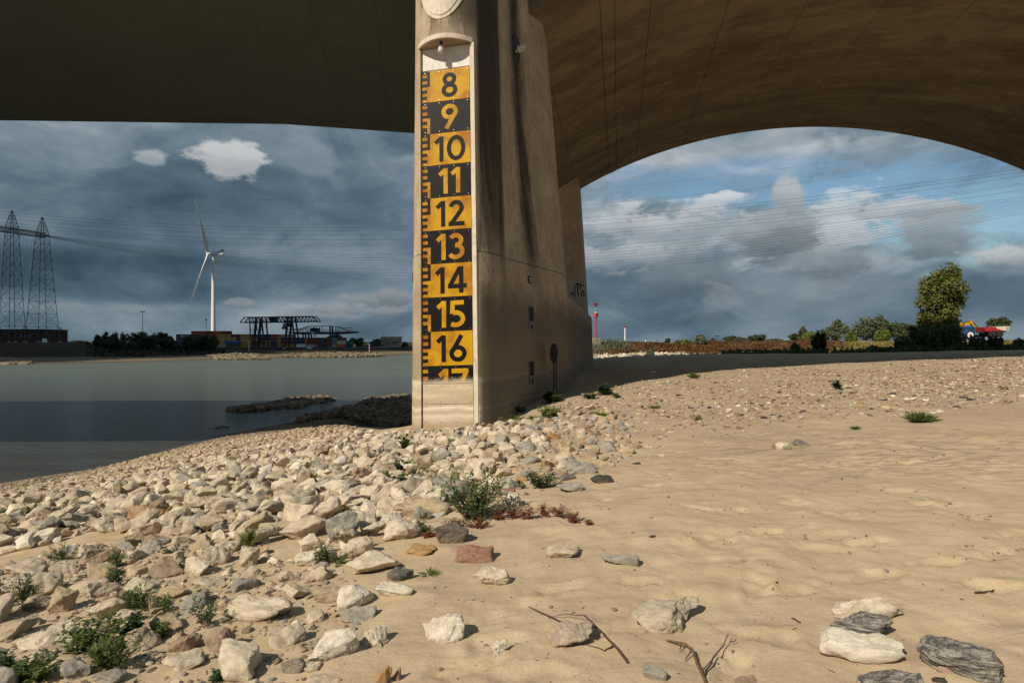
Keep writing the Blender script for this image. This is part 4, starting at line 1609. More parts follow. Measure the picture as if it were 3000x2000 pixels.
def scatter(poly, n, smin, smax, fac, bounds, seed, power=2.0, avoid=True, keep=None, grid=None, shrink=False):
    """dart throwing over the ground under a region of the view; returns x, y, z, size"""
    rg = np.random.default_rng(seed)
    out = []
    x = rg.uniform(bounds[0], bounds[1], n); y = rg.uniform(bounds[2], bounds[3], n)
    z = terrain(x, y)
    px = 1500 + F * x / y; py = 1000 - F * (z - E) / y
    m = inpoly(px, py, poly) & (z > WATER_Z - 0.05)
    if keep is not None: m &= keep(x, y, z, px, py, rg)
    x, y, z = x[m], y[m], z[m]
    s = smin + (smax - smin) * rg.uniform(0, 1, len(x)) ** power
    if shrink: s = s * np.clip(1.18 - 0.030 * y, 0.62, 1.05)
    order = np.argsort(-s)
    grid = {} if grid is None else grid
    cell = smax
    if avoid:
        for ax, ay, ar in placed:
            grid.setdefault((int(ax // cell), int(ay // cell)), []).append((ax, ay, ar * 1.3))
    for i in order:
        cx, cy = int(x[i] // cell), int(y[i] // cell)
        ok = True
        for a in (-1, 0, 1):
            for b in (-1, 0, 1):
                for qx, qy, qs in grid.get((cx + a, cy + b), ()):
                    rr = (s[i] * 0.5 + qs) * fac
                    if (qx - x[i]) ** 2 + (qy - y[i]) ** 2 < rr * rr:
                        ok = False; break
                if not ok: break
            if not ok: break
        if ok:
            grid.setdefault((cx, cy), []).append((x[i], y[i], s[i] * 0.5))
            out.append((x[i], y[i], z[i], s[i]))
    return out


Z_DENSE = [(-60, 1462), (210, 1404), (420, 1342), (640, 1296), (850, 1263), (930, 1243), (1030, 1241), (1060, 1266), (1110, 1272), (1187, 1268), (1300, 1264),
           (1420, 1244), (1470, 1232), (1560, 1250), (1600, 1300), (1500, 1345), (1410, 1395), (1330, 1490), (1190, 1575), (1120, 1615), (960, 1645), (820, 1610), (560, 1570), (300, 1560), (-60, 1640)]
Z_LOW = [(-60, 1660), (300, 1570), (560, 1590), (820, 1635), (960, 1650), (1000, 1760), (900, 1880), (760, 2040), (-60, 2040)]
Z_RIGHT = [(1380, 1390), (1500, 1345), (1600, 1300), (1560, 1240), (1660, 1180), (1800, 1215), (1870, 1330), (1700, 1400), (1560, 1430), (1450, 1470)]
PIERBOX = lambda x, y: ((x - O_.x) * A_.x + (y - O_.y) * A_.y, (x - O_.x) * P_.x + (y - O_.y) * P_.y)


def off_pier(x, y, z, px, py, rg):
    u = (x - O_.x) * A_.x + (y - O_.y) * A_.y
    v = (x - O_.x) * P_.x + (y - O_.y) * P_.y
    w = 1.5 + np.clip(v - 1.7, 0, 5.6) * 0.30
    return ~((np.abs(u) < w) & (v > 0.35))


rocks = []
for (poly, n, a, b, fac, bnd, sd, pw, lift, zone) in [
    (Z_DENSE, 40000, 0.14, 0.50, 0.76, (-34, 3.5, 4.3, 42), 1, 2.4, 0.10, 'dense'),
    (Z_DENSE, 36000, 0.12, 0.38, 0.80, (-30, 3.0, 4.3, 38), 2, 2.2, 0.42, 'dense'),
    (Z_LOW, 12000, 0.04, 0.27, 1.16, (-5, 0.5, 2.4, 6.5), 3, 2.6, 0.04, 'low'),
    (Z_RIGHT, 9000, 0.05, 0.30, 1.25, (-1, 4.5, 5.5, 21), 4, 3.2, 0.08, 'right'),
]:
    for x, y, z, s in scatter(poly, n, a, b, fac, bnd, sd, pw, True, off_pier, shrink=zone == 'dense'):
        if lift > .3 and random.random() < 0.35: continue
        rocks.append((x, y, z + s * lift, s, zone))


def rock_tint(zone, x, y, z):
    r = random.random()
    if zone == 'dense':
        far = min(1, max(0, (E - 3.2 - z) / 2.5))
        c = PALE if r < .44 else CREAM if r < .68 else WHITE if r < .74 else TAN if r < .83 else GREY if r < .95 else BROWN
        c = np.array(c) * (1 - far) + np.array((0.47, 0.375, 0.25)) * far
    elif zone == 'low':
        c = PALE if r < .36 else TAN if r < .58 else GREY if r < .78 else BROWN if r < .87 else CREAM
    else:
        c = GREY if r < .22 else TAN if r < .48 else PALE if r < .66 else BROWN if r < .8 else GREY if r < .93 else DGREY if r < .97 else RUST
    return np.array(c) * random.uniform(.82, 1.12)


rocks.sort(key=lambda r: -r[3] / r[1])
N_SINGLE = max(0, 298 - len(HERO))
ZONE_TXT = {'dense': 'in the dense stone pile left of the pier', 'low': 'half sunk in sand at the lower left among weeds', 'right': 'scattered in the sand right of the stone pile'}
LAND = [('the largest orange brown block', 399, 1510), ('the largest pale crest boulder', 871, 1548), ('the long flat cream boulder', 1088, 1648), ('the dark brown speckled block', 1320, 1560),
        ('the young willow bush', 1385, 1450), ('the big rounded boulder at the pier foot', 1553, 1244), ('the left corner of the pier', 1190, 1262), ('the right corner of the pier nose', 1408, 1247),
        ('the flat topped brown block', 532, 1878), ('the broad chipped cream boulder', 505, 1938), ('the large tilted cream block', 670, 1945), ('the cream boulder with a hollow side', 560, 1660),
        ('the large boulder at the left edge', 65, 1714), ('the bright feathery weed', 728, 1580), ('the bushy broad leaved weed', 1172, 1400), ('the dark bushy weed on the sand', 1588, 1400),
        ('the smooth wide cream boulder', 978, 1427), ('the low weed near the left edge', 80, 1495), ('the thick clump of narrow leaved weed', 400, 1750), ('the boulder behind red weeds', 95, 1930),
        ('the wedge shaped pale boulder', 285, 1782), ('the squarish pale stone', 718, 1634), ('the sprawling weed at lower left', 270, 1880), ('the tall red stemmed weed', 605, 1800), ('the long low cream slab', 735, 1790)]
ranks = {}
lab_of = {}
cand = []
for i, (x, y, z, s, zone) in enumerate(rocks[:N_SINGLE]):
    px, py = 1500 + F * x / y, 1000 + F * (E - z) / y
    j = min(range(len(LAND)), key=lambda q: math.hypot(LAND[q][1] - px, (LAND[q][2] - py) * 1.3))
    dx_, dy_ = px - LAND[j][1], py - LAND[j][2]
    side_ = ('right of' if dx_ > 0 else 'left of') if abs(dx_) > abs(dy_) * 1.2 else ('below' if dy_ > 0 else 'above')
    cand.append((math.hypot(dx_, dy_), i, j, side_))
NTH = ['nearest', 'second nearest', 'third nearest', 'fourth nearest', 'fifth nearest', 'sixth nearest', 'seventh nearest', 'eighth nearest', 'ninth nearest', 'tenth nearest', 'eleventh nearest', 'twelfth nearest', 'thirteenth nearest', 'fourteenth nearest', 'fifteenth nearest', 'sixteenth nearest']
def tone_of(c):
    br = c.sum() / 3
    return 'pale' if br > .44 else 'tan' if br > .34 and c[0] - c[2] > .1 else 'grey' if c[0] - c[2] < .12 else 'brown'
tints = [rock_tint(r[4], *r[:3]) for r in rocks]
for dist_, i, j, side_ in sorted(cand):
    tn = tone_of(tints[i])
    k = (j, side_, tn); ranks[k] = ranks.get(k, 0) + 1
    lab_of[i] = f'{tn} angular stone, {NTH[min(ranks[k], 16) - 1]} {tn} one {side_} {LAND[j][0]}'
small = []
for i, (x, y, z, s, zone) in enumerate(rocks):
    c = tints[i]
    if i < N_SINGLE:
        o = link('stone', BIGM[random.randrange(16)] if random.random() < .8 else FLATM[random.randrange(6)])
        q = random.uniform(.75, 1.15)
        o.scale = (s * q * random.uniform(1.0, 1.25), s * random.uniform(.75, 1.0), s * random.uniform(.40, .70))
        o.rotation_euler = (random.gauss(0, .32), random.gauss(0, .32), random.uniform(0, 6.28))
        o.location = (x, y, z)
        o.color = tuple(c) + (1,)
        br = c.sum() / 3
        tone = 'pale' if br > .44 else 'tan' if br > .34 and c[0] - c[2] > .1 else 'grey' if c[0] - c[2] < .12 else 'brown'
        sz = 'large' if s > .38 else 'middling' if s > .24 else 'small'
        tag(o, lab_of[i], 'stone', 'stones ' + ZONE_TXT[zone])
    else:
        small.append((x, y, z, s, c))

LOWV = {1: [rock_arrays(500 + i, 1) for i in range(12)], 2: [rock_arrays(520 + i, 2, 5) for i in range(14)], 3: [rock_arrays(540 + i, 3, 4, 0.08) for i in range(14)]}


def joined(name, items, label, mat=None, flat=(.45, .8), tilt=.3, name_kind='stuff', subf=None):
    """many small stones as one real mesh; items: x, y, z, size, tint"""
    rg = np.random.default_rng(len(items))
    Vs, Fs, Cs = [], [], []
    b = 0
    for (x, y, z, s, c) in items:
        pxs = s / y * F
        sub = 3 if pxs > 30 else 2 if pxs > 10 else 1
        V, Fc = LOWV[sub][rg.integers(len(LOWV[sub]))]
        sc = np.array([s * rg.uniform(.85, 1.25), s * rg.uniform(.7, 1.0), s * rg.uniform(*flat)])
        V = V * sc
        a, t1, t2 = rg.uniform(0, 6.28), rg.normal(0, tilt), rg.normal(0, tilt)
        ca, sa = math.cos(a), math.sin(a)
        c1, s1, c2, s2 = math.cos(t1), math.sin(t1), math.cos(t2), math.sin(t2)
        M = np.array([[ca, -sa, 0], [sa, ca, 0], [0, 0, 1]]) @ np.array([[1, 0, 0], [0, c1, -s1], [0, s1, c1]]) @ np.array([[c2, 0, s2], [0, 1, 0], [-s2, 0, c2]])
        V = V @ M.T + np.array([x, y, z])
        Vs.append(V); Fs.append(Fc + b); Cs.append(np.tile(c, (len(V), 1)))
        b += len(V)
    me = mesh_np(name, np.concatenate(Vs), np.concatenate(Fs), mat or M_ROCKS, smooth=True, colors=np.concatenate(Cs))
    me.set_sharp_from_angle(angle=R(35))
    o = link(name, me)
    return tag(o, label, kind='stuff')


joined('stones', small, 'smaller stones filling the pile between the larger ones')


def pebble_tint():
    r = random.random()
    c = TAN if r < .3 else GREY if r < .46 else BROWN if r < .62 else PALE if r < .74 else RED if r < .82 else RUST if r < .87 else WHITE if r < .94 else BLACK
    return np.array(c) * random.uniform(.7, 1.1)


# pebbles washed out of the sand on the middle right, and shingle along the water
peb = []
Z_PEB = [(1640, 1190), (1720, 1150), (1860, 1110), (2350, 1066), (2800, 1040), (3060, 1032), (3060, 1175), (2700, 1215), (2400, 1250), (2100, 1290), (1800, 1390), (1560, 1470), (1500, 1430), (1640, 1330)]


def peb_keep(x, y, z, px, py, rg):
    d = 0.5 + 0.5 * vnoise(x * 0.35, y * 0.22, 77)
    band = np.clip(1 - np.abs(py - (1205 - (px - 1650) * 0.06)) / 85.0, 0, 1)
    return rg.uniform(0, 1, len(x)) < (0.10 + 0.85 * band) * (0.35 + d)


for x, y, z, s in scatter(Z_PEB, 130000, 0.030, 0.17, 0.62, (0, 34, 6, 42), 9, 4.2, True, peb_keep):
    peb.append((x, y, z + s * .06, s, pebble_tint()))
Z_SAND = [(900, 2030), (1010, 1760), (1250, 1620), (1500, 1480), (1800, 1330), (3060, 1180), (3060, 2030)]
for x, y, z, s in scatter(Z_SAND, 900, 0.008, 0.035, 3.0, (-1.5, 9, 2.4, 10), 19, 2.5):
    peb.append((x, y, z + s * .1, s, pebble_tint() * .7))
joined('pebbles', peb, 'brown, grey and white pebbles washed out of the sand', flat=(.3, .6), tilt=.2)
shi = []
Z_SHI = [(-60, 1430), (0, 1418), (255, 1379), (459, 1328), (561, 1303), (663, 1277), (790, 1252), (893, 1235), (960, 1222), (1045, 1240), (930, 1250), (850, 1270), (640, 1303), (420, 1352), (210, 1415), (-60, 1480)]
for x, y, z, s in scatter(Z_SHI, 42000, 0.05, 0.20, 0.62, (-38, -8, 9, 62), 10, 2.5, False):
    c = np.array(random.choice([TAN, BROWN, GREY, PALE, BROWN])) * random.uniform(.55, .95)
    shi.append((x, y, z + s * .08, s, c))
Z_SHI2 = [(-60, 1660), (300, 1570), (560, 1590), (820, 1635), (1000, 1640), (1080, 1780), (1000, 1900), (860, 2040), (-60, 2040)]
for x, y, z, s in scatter(Z_SHI2, 9000, 0.012, 0.06, 1.1, (-5, 0.6, 2.4, 6.5), 12, 2.6, True):
    shi.append((x, y, z + s * .1, s, np.array(random.choice([TAN, BROWN, GREY, PALE])) * random.uniform(.6, 1.0)))
joined('shingle', shi, 'small shingle and grit along the waterline and between the stones', flat=(.35, .6), tilt=.2)

clod = []
rg = np.random.default_rng(77)
for fx, fy, fa, fd in FOOT:
    n_ = int(rg.integers(0, 14))
    for _ in range(n_):
        a_, r_ = rg.uniform(0, 6.28), rg.uniform(.5, 1.5) ** .7
        u_, v_ = .17 * r_ * math.cos(a_), .085 * r_ * math.sin(a_)
        x_, y_ = fx + u_ * math.cos(fa) - v_ * math.sin(fa), fy + u_ * math.sin(fa) + v_ * math.cos(fa)
        s_ = (.006 + .022 * rg.uniform() ** 2.5) * (0.7 if fy < 4 else 1.2)
        clod.append((x_, y_, tz(x_, y_) + s_ * .12, s_, np.array((0.40, 0.305, 0.20)) * rg.uniform(.55, 1.0)))
joined('sand_clods', clod, 'damp crumbs of sand kicked up around footprints', flat=(.35, .7))

# bits of dead stalk and drift litter on the sand
rg = np.random.default_rng(91)
lv, lf = [], []
for _ in range(150):
    px, py = rg.uniform(1050, 3000), 1290 + 700 * rg.uniform() ** 1.2
    if px < 1400 and py < 1650: continue
    h_ = 1.6
    x_, y_, _z = gp(px, py, h_)
    z_ = tz(x_, y_)
    a_, l_, r_ = rg.uniform(0, 3.14), rg.uniform(.003, .014) * (1 + .10 * y_), rg.uniform(.0008, .002) * (1 + .1 * y_)
    p0, p1_ = Vector((x_ - math.cos(a_) * l_, y_ - math.sin(a_) * l_, z_ + r_)), Vector((x_ + math.cos(a_) * l_, y_ + math.sin(a_) * l_, z_ + r_ + rg.uniform(0, .006)))
    mbq = MB(); mbq.tube(p0, p1_, r_, r_ * .5, 4)
    b_ = len(lv); lv += mbq.v; lf += [tuple(i + b_ for i in f) for f in mbq.f]
mbq = MB(); mbq.v, mbq.f, mbq.mi = lv, lf, [0] * len(lf)
tag(mbq.build('drift_litter', plain('dead_stalk', (0.10, 0.065, 0.04), 0.85, 0.1, 0, .4, 40)), 'tiny dead stalks and drift litter strewn over the sand', kind='stuff')

# dark wet groyne stones: a spit behind the pier and an islet in the shallows
wet = []
rg = np.random.default_rng(31)


def wet_add(poly, n, smin, smax, base, ridge):
    px = rg.uniform(min(p[0] for p in poly), max(p[0] for p in poly), n); py = rg.uniform(min(p[1] for p in poly), max(p[1] for p in poly), n)
    m = inpoly(px, py, poly)
    for a, b in zip(px[m], py[m]):
        d = 7.55 * F / (b - 1000)
        x = (a - 1500) / F * d
        s = smin + (smax - smin) * rg.uniform() ** 1.6
        t = max(tz(x, d) if ridge is None else -99, WATER_Z - .05)
        z = t + (rg.uniform(0, base))
        wet.append((x, d, z, s, np.array((0.20, 0.16, 0.122)) * rg.uniform(.5, 1.5)))


wet_add([(660, 1202), (700, 1194), (780, 1186), (860, 1166), (940, 1163), (985, 1169), (960, 1176), (900, 1184), (880, 1193), (820, 1196), (760, 1204), (690, 1207)], 2600, 0.35, 0.85, 0.30, 1)
wet_add([(985, 1206), (1010, 1196), (1100, 1180), (1160, 1174), (1200, 1168), (1200, 1236), (1160, 1247), (1085, 1243), (1040, 1236), (985, 1228), (900, 1238), (850, 1248), (900, 1228)], 4200, 0.35, 0.85, 0.42, None)
wet_add([(1050, 1172), (1120, 1162), (1200, 1156), (1200, 1168), (1110, 1176)], 500, 0.35, 0.8, 0.25, 1)
wet_add([(600, 1250), (640, 1245), (680, 1247), (660, 1254), (625, 1253)], 60, 0.15, 0.4, 0.03, 1)
joined('groyne_stones', wet, 'dark wet stones of the groyne lying in the shallows behind the pier', flat=(.5, .8))
# white riprap beyond the strip of shade
rip = []
Z_RIP = [(1735, 1036), (1800, 1033), (2050, 1037), (2230, 1036), (2230, 1046), (2000, 1050), (1850, 1056), (1735, 1062)]
for x, y, z, s in scatter(Z_RIP, 26000, 0.25, 0.70, 0.78, (8, 40, 60, 92), 15, 1.6, False):
    rip.append((x, y, z + s * .22, s, np.array(random.choice([PALE, WHITE, CREAM, GREY])) * random.uniform(.8, 1.15)))
joined('riprap', rip, 'band of white riprap stones beyond the strip of shade')


# ------------------------------------------------------------------ plants on the foreshore
class LeafSet:
    def __init__(s): s.V, s.F = [], []

    def leaf(s, p, d, up, ln, w, bend=0.25):
        """two folded quads along direction d"""
        d = d.normalized()
        side = d.cross(up)
        if side.length < 1e-4: side = d.orthogonal()
        side.normalize()
        dn = Vector((0, 0, -1))
        m = p + d * (ln * .5) + dn * (bend * ln * .12)
        e = p + d * ln + dn * (bend * ln * .5)
        b = len(s.V)
        s.V += [p[:], (m + side * w * .5)[:], (m - side * w * .5)[:], e[:]]
        s.F += [(b, b + 1, b + 2, b + 2), (b + 1, b + 3, b + 2, b + 2)]

    def mesh(s, name, mat):
        F_ = np.array([f[:3] for f in s.F])
        return mesh_np(name, np.array(s.V), F_, mat)


M_LEAF = {
    'willow': mat_leaf('willow_leaf', (0.062, 0.098, 0.034), (0.120, 0.160, 0.062), 9),
    'green': mat_leaf('weed_leaf', (0.058, 0.092, 0.024), (0.130, 0.165, 0.046), 9),
    'dark': mat_leaf('dark_weed_leaf', (0.035, 0.066, 0.026), (0.065, 0.100, 0.036), 9),
    'red': mat_leaf('red_weed_leaf', (0.15, 0.042, 0.024), (0.27, 0.085, 0.045), 14),
    'lime': mat_leaf('yellow_green_leaf', (0.105, 0.140, 0.025), (0.20, 0.215, 0.05), 9),
}
M_STEM = plain('brown_green_stem', (0.10, 0.095, 0.045), 0.7)
M_STEMR = plain('red_stem', (0.20, 0.06, 0.035), 0.7)


def weed(px, py, wpx, hpx, style, label, stems=9, leafmat=None, leaf=None, seed=0, up=1.0, density=1.0):
    g = ground_at(px, py)
    d = g.y
    if px < 1100 and py > 1480: wpx, hpx, stems = wpx * 1.1, hpx * 1.1, stems
    if style == 'grass': hpx, stems, leafmat = hpx * 1.7, stems * 2, 'lime' if leafmat == 'green' else 'green'
    w, h = wpx / F * d, hpx / F * d
    rg = random.Random(seed * 31 + int(px))
    root = empty('weed', g, 0, label, 'weed')
    sm, ls = MB(), LeafSet()
    lred = LeafSet()
    for i in range(stems):
        a = rg.uniform(0, 2 * math.pi)
        rr = w * 0.5 * math.sqrt(rg.uniform(0, 1))
        tip = Vector((math.cos(a) * rr, math.sin(a) * rr * 0.8, h * rg.uniform(.55, 1.05) * (1 - 0.35 * rr / (w * .5 + 1e-6))))
        base = Vector((math.cos(a) * rr * .18, math.sin(a) * rr * .18, -0.01))
        if style == 'grass':
            for q in range(3):
                dd = (tip - base) + Vector((rg.uniform(-.2, .2) * w, rg.uniform(-.2, .2) * w, 0))
                ls.leaf(base + Vector((rg.uniform(-.1, .1) * w, rg.uniform(-.1, .1) * w, 0)), dd, Vector((rg.uniform(-1, 1), rg.uniform(-1, 1), .3)), dd.length, max(0.004, dd.length * 0.085), 0.5)
            continue
        n = 5
        pts = []
        bow = Vector((rg.uniform(-.12, .12) * w, rg.uniform(-.12, .12) * w, 0))
        for k in range(n + 1):
            t = k / n
            p = base.lerp(tip, t) + bow * math.sin(t * math.pi)
            p.z = base.z + (tip.z - base.z) * (t ** (0.8 if style != 'sprawl' else .55))
            pts.append(p)
        r0 = max(.0012, h * 0.007)
        sm.path(pts, [r0 * (1 - .75 * k / n) for k in range(n + 1)], 4)
        nl = int((15 if style in ('willow', 'sprawl') else 11) * density)
        ll = (leaf or h * .28) * (1.35 if style != 'sprawl' else 1.0)
        for k in range(nl):
            t = 0.12 + 0.88 * (k + rg.uniform(0, .8)) / nl
            q = min(int(t * n), n - 1)
            p = pts[q].lerp(pts[q + 1], t * n - q)
            dirv = (pts[q + 1] - pts[q]).normalized()
            for m in range(2 if style != 'broad' else 3):
                az = rg.uniform(0, 2 * math.pi)
                out = Vector((math.cos(az), math.sin(az), 0))
                lift = {'willow': .9, 'broad': .35, 'goose': .55, 'sprawl': .15}[style]
                dd = out + dirv * lift + Vector((0, 0, rg.uniform(-.25, .3)))
                L_ = ll * rg.uniform(.6, 1.1) * (1.0 - .35 * t)
                wd = {'willow': .22, 'broad': .80, 'goose': .42, 'sprawl': .28}[style] * L_
                tgt = ls
                if style == 'sprawl' and (t < .72 or rg.random() < .35): tgt = lred
                tgt.leaf(p, dd, Vector((rg.uniform(-.3, .3), rg.uniform(-.3, .3), 1)), L_, wd, rg.uniform(.1, .8))
    if sm.v: sm.build('stems', M_STEMR if style == 'sprawl' else M_STEM, root)
    if ls.V: link('leaves', ls.mesh('leaves', M_LEAF[leafmat or 'green']), None, root)
    if lred.V: link('red_leaves', lred.mesh('red_leaves', M_LEAF['red']), None, root)
    return root


WEEDS = [
    (1385, 1522, 225, 185, 'willow', 'young willow bush with narrow leaves between boulders and open sand', 30, 'willow', 0.085),
    (1330, 1440, 120, 80, 'willow', 'loose pale green weed behind the young willow bush', 10, 'lime', 0.06),
    (1172, 1425, 110, 62, 'broad', 'bushy broad leaved weed growing over stones left of the willow', 16, 'green', 0.06),
    (1178, 1378, 70, 46, 'broad', 'broad leaved weed stalk rising behind the bushy one', 5, 'dark', 0.075),
    (1225, 1400, 90, 70, 'willow', 'wispy yellowish weed right of the bushy broad leaved one', 8, 'lime', 0.06),
    (1187, 1315, 36, 54, 'broad', 'single stalked dark weed in front of the left corner of the pier', 4, 'dark', 0.13),
    (1588, 1428, 118, 66, 'goose', 'dark bushy weed alone on the sand right of the willow', 22, 'dark', 0.06),
    (1518, 1430, 60, 34, 'goose', 'small green weed left of the dark bushy one', 8, 'green', 0.045),
    (1622, 1178, 62, 40, 'broad', 'round leafy green weed at the foot of the sign posts', 22, 'green', 0.14),
    (1608, 1222, 104, 42, 'goose', 'wide low weed on the sand below the leafy one', 26, 'lime', 0.12),
    (1500, 1240, 80, 30, 'goose', 'green weed by the big rounded boulder at the pier foot', 14, 'lime', 0.11),
    (1522, 1205, 60, 24, 'goose', 'weed in the shade of the pier flank', 12, 'dark', 0.11),
    (1568, 1232, 50, 18, 'grass', 'grass tuft between boulder and pier flank', 18, 'green', None),
    (1768, 1157, 44, 34, 'broad', 'single weed with drooping dark leaves at the edge of the shade', 5, 'dark', 0.24),
    (1728, 1168, 44, 26, 'goose', 'low bright weed left of the drooping one', 14, 'green', 0.14),
    (1805, 1165, 26, 16, 'goose', 'brownish weed right of the drooping one', 8, 'lime', 0.12),
    (1760, 1219, 44, 14, 'grass', 'flat green grass tuft on sand below the drooping weed', 26, 'green', None),
    (1918, 1196, 46, 12, 'grass', 'thin grass tuft among pebbles left of the rounded tuft', 20, 'green', None),
    (2032, 1108, 40, 16, 'grass', 'rounded grass tuft nearest the strip of shade', 34, 'dark', None),
    (2452, 1141, 30, 32, 'goose', 'small upright weed in the pebble belt on the right', 10, 'dark', 0.14),
    (2697, 1237, 84, 32, 'grass', 'large dark grass tuft on the right side of the sand', 46, 'dark', None),
    (2506, 1257, 32, 12, 'grass', 'small dark tuft left of the large grass tuft', 18, 'dark', None),
    (2045, 1230, 38, 13, 'grass', 'short grass tuft in the middle of the pebble belt', 20, 'green', None),
    (2064, 1247, 18, 7, 'grass', 'tiny grass tuft below the short one', 9, 'green', None),
    (80, 1508, 90, 34, 'goose', 'low green weed on white stones near the left edge', 16, 'green', 0.08),
    (12, 1520, 60, 30, 'goose', 'green weed cut by the left edge of the view', 10, 'green', 0.08),
    (728, 1602, 68, 66, 'willow', 'bright feathery weed between pale boulders', 14, 'lime', 0.05),
    (950, 1652, 60, 72, 'goose', 'reddish green weed left of the long flat boulder', 12, 'green', 0.04),
    (990, 1650, 50, 40, 'goose', 'thin weed beside the long flat cream boulder', 6, 'green', 0.035),
    (180, 1640, 80, 60, 'willow', 'weed with red stems in front of a pale block on the left', 10, 'green', 0.05),
    (345, 1660, 60, 70, 'goose', 'upper weed of the row on the left pile', 10, 'green', 0.04),
    (335, 1718, 70, 80, 'goose', 'middle weed of the row on the left pile', 12, 'dark', 0.04),
    (400, 1782, 110, 70, 'willow', 'thick clump of narrow leaved weed on the left pile', 26, 'green', 0.045),
    (470, 1790, 70, 60, 'willow', 'thin green weed right of the thick clump', 9, 'green', 0.04),
    (575, 1760, 50, 34, 'goose', 'weed between long slab and left pile', 10, 'dark', 0.035),
    (605, 1838, 100, 110, 'willow', 'tall thin red stemmed weed above brown blocks', 9, 'dark', 0.045),
    (470, 1870, 50, 60, 'goose', 'small weed beside the flat topped brown block', 7, 'green', 0.04),
    (270, 1905, 170, 110, 'goose', 'sprawling weed over stones in the lower left', 26, 'green', 0.045),
    (330, 1960, 140, 100, 'willow', 'tangle of green stems at the lower left edge', 20, 'green', 0.05),
    (370, 1880, 80, 110, 'broad', 'tall weed with broad blue green leaves in the lower left', 6, 'dark', 0.05),
    (105, 1995, 110, 80, 'goose', 'green weed in the bottom left corner', 18, 'green', 0.045),
    (15, 1960, 70, 50, 'goose', 'dark weed under stones at the left corner', 10, 'dark', 0.04),
    (65, 1770, 90, 100, 'willow', 'upright weed in front of the large boulder at the left edge', 14, 'dark', 0.05),
    (15, 1800, 50, 70, 'willow', 'weed with red stem at the very left edge', 8, 'green', 0.045),
    (500, 1622, 44, 24, 'goose', 'little weed in a gap of the pale pile', 6, 'dark', 0.04),
    (1080, 1600, 26, 46, 'goose', 'single upright weed on the pile above the long boulder', 4, 'green', 0.04),
    (1140, 1500, 24, 60, 'goose', 'weed spike left of the egg shaped boulder', 4, 'dark', 0.035),
    (1240, 1560, 50, 40, 'goose', 'dark weed between egg shaped and dark brown blocks', 10, 'dark', 0.035),
    (900, 1450, 30, 26, 'goose', 'small weed beside the smooth wide boulder', 6, 'green', 0.05),
    (700, 1480, 20, 18, 'goose', 'tiny weed high in the pale pile', 4, 'green', 0.05),
    (1262, 1682, 76, 20, 'grass', 'flat star shaped grass rosette on open sand', 12, 'green', None),
    (640, 1990, 40, 30, 'goose', 'weed under the large tilted block', 8, 'dark', 0.03),
    (1040, 1430, 30, 40, 'willow', 'thin weed on the pile left of the bushy one', 5, 'dark', 0.06),
]
for i, (px, py, w_, h_, st, lb, ns, lm, lf) in enumerate(WEEDS):
    if st == 'willow' and i == 0: ns = 44
    weed(px, py, w_, h_, st, lb, ns, lm, lf, i)
REDS = [(1265, 1572, 60, 22, 'leftmost red weed clump creeping under the dark brown block'), (1330, 1540, 80, 34, 'red weed clump under the willow bush'),
        (1395, 1545, 90, 40, 'thickest red weed clump right of the dark brown block'), (1455, 1522, 80, 42, 'red weed clump beside the cream stone at the bush'),
        (1500, 1520, 56, 54, 'yellow tipped weed clump in the creeping red row'), (1545, 1520, 70, 46, 'red weed clump in the middle of the creeping row'),
        (1595, 1512, 60, 46, 'red weed clump right of the middle of the creeping row'), (1640, 1512, 60, 40, 'loose red weed clump towards the end of the row'),
        (1682, 1528, 56, 36, 'green topped red weed last but one in the row'), (1722, 1535, 40, 22, 'small green sprig ending the creeping row on sand'),
        (1010, 1520, 24, 44, 'dry red weed stalk between pale boulders'), (1285, 1430, 80, 30, 'red weed patch left of the willow top')]
for i, (px, py, w_, h_, lb) in enumerate(REDS):
    weed(px, py, w_, h_, 'sprawl', lb, 12 if i != 9 else 4, 'green' if i % 3 else 'lime', 0.05, 70 + i)

# dry twigs lying on the sand
M_TWIG = plain('dark_twig_bark', (0.075, 0.045, 0.035), 0.8, 0.2, 0, .3, 30)
M_LICH = plain('lichen_yellow_bark', (0.130, 0.090, 0.040), 0.8, 0.2, 0, .8, 60)


def twig(label, branches, mat):
    root = None
    for i, (pts, r0, r1) in enumerate(branches):
        w = []
        for j, (px, py, up) in enumerate(pts):
            g = ground_at(px, py)
            w.append(g + Vector((0, 0, up)))
        if root is None:
            root = empty('twig', w[0], 0, label, 'twig')
            o0 = w[0].copy()
        fine_ = []
        for a, b in zip(w[:-1], w[1:]):
            for q in (0, .33, .66):
                fine_.append(a.lerp(b, q) - o0 + Vector((random.uniform(-.004, .004), random.uniform(-.004, .004), random.uniform(-.002, .003))))
        fine_.append(w[-1] - o0)
        n = len(fine_)
        mb = MB(); mb.path(fine_, [r0 + (r1 - r0) * k / (n - 1) for k in range(n)], 6)
        mb.build('branch', mat[i] if isinstance(mat, list) else mat, root, smooth=50)


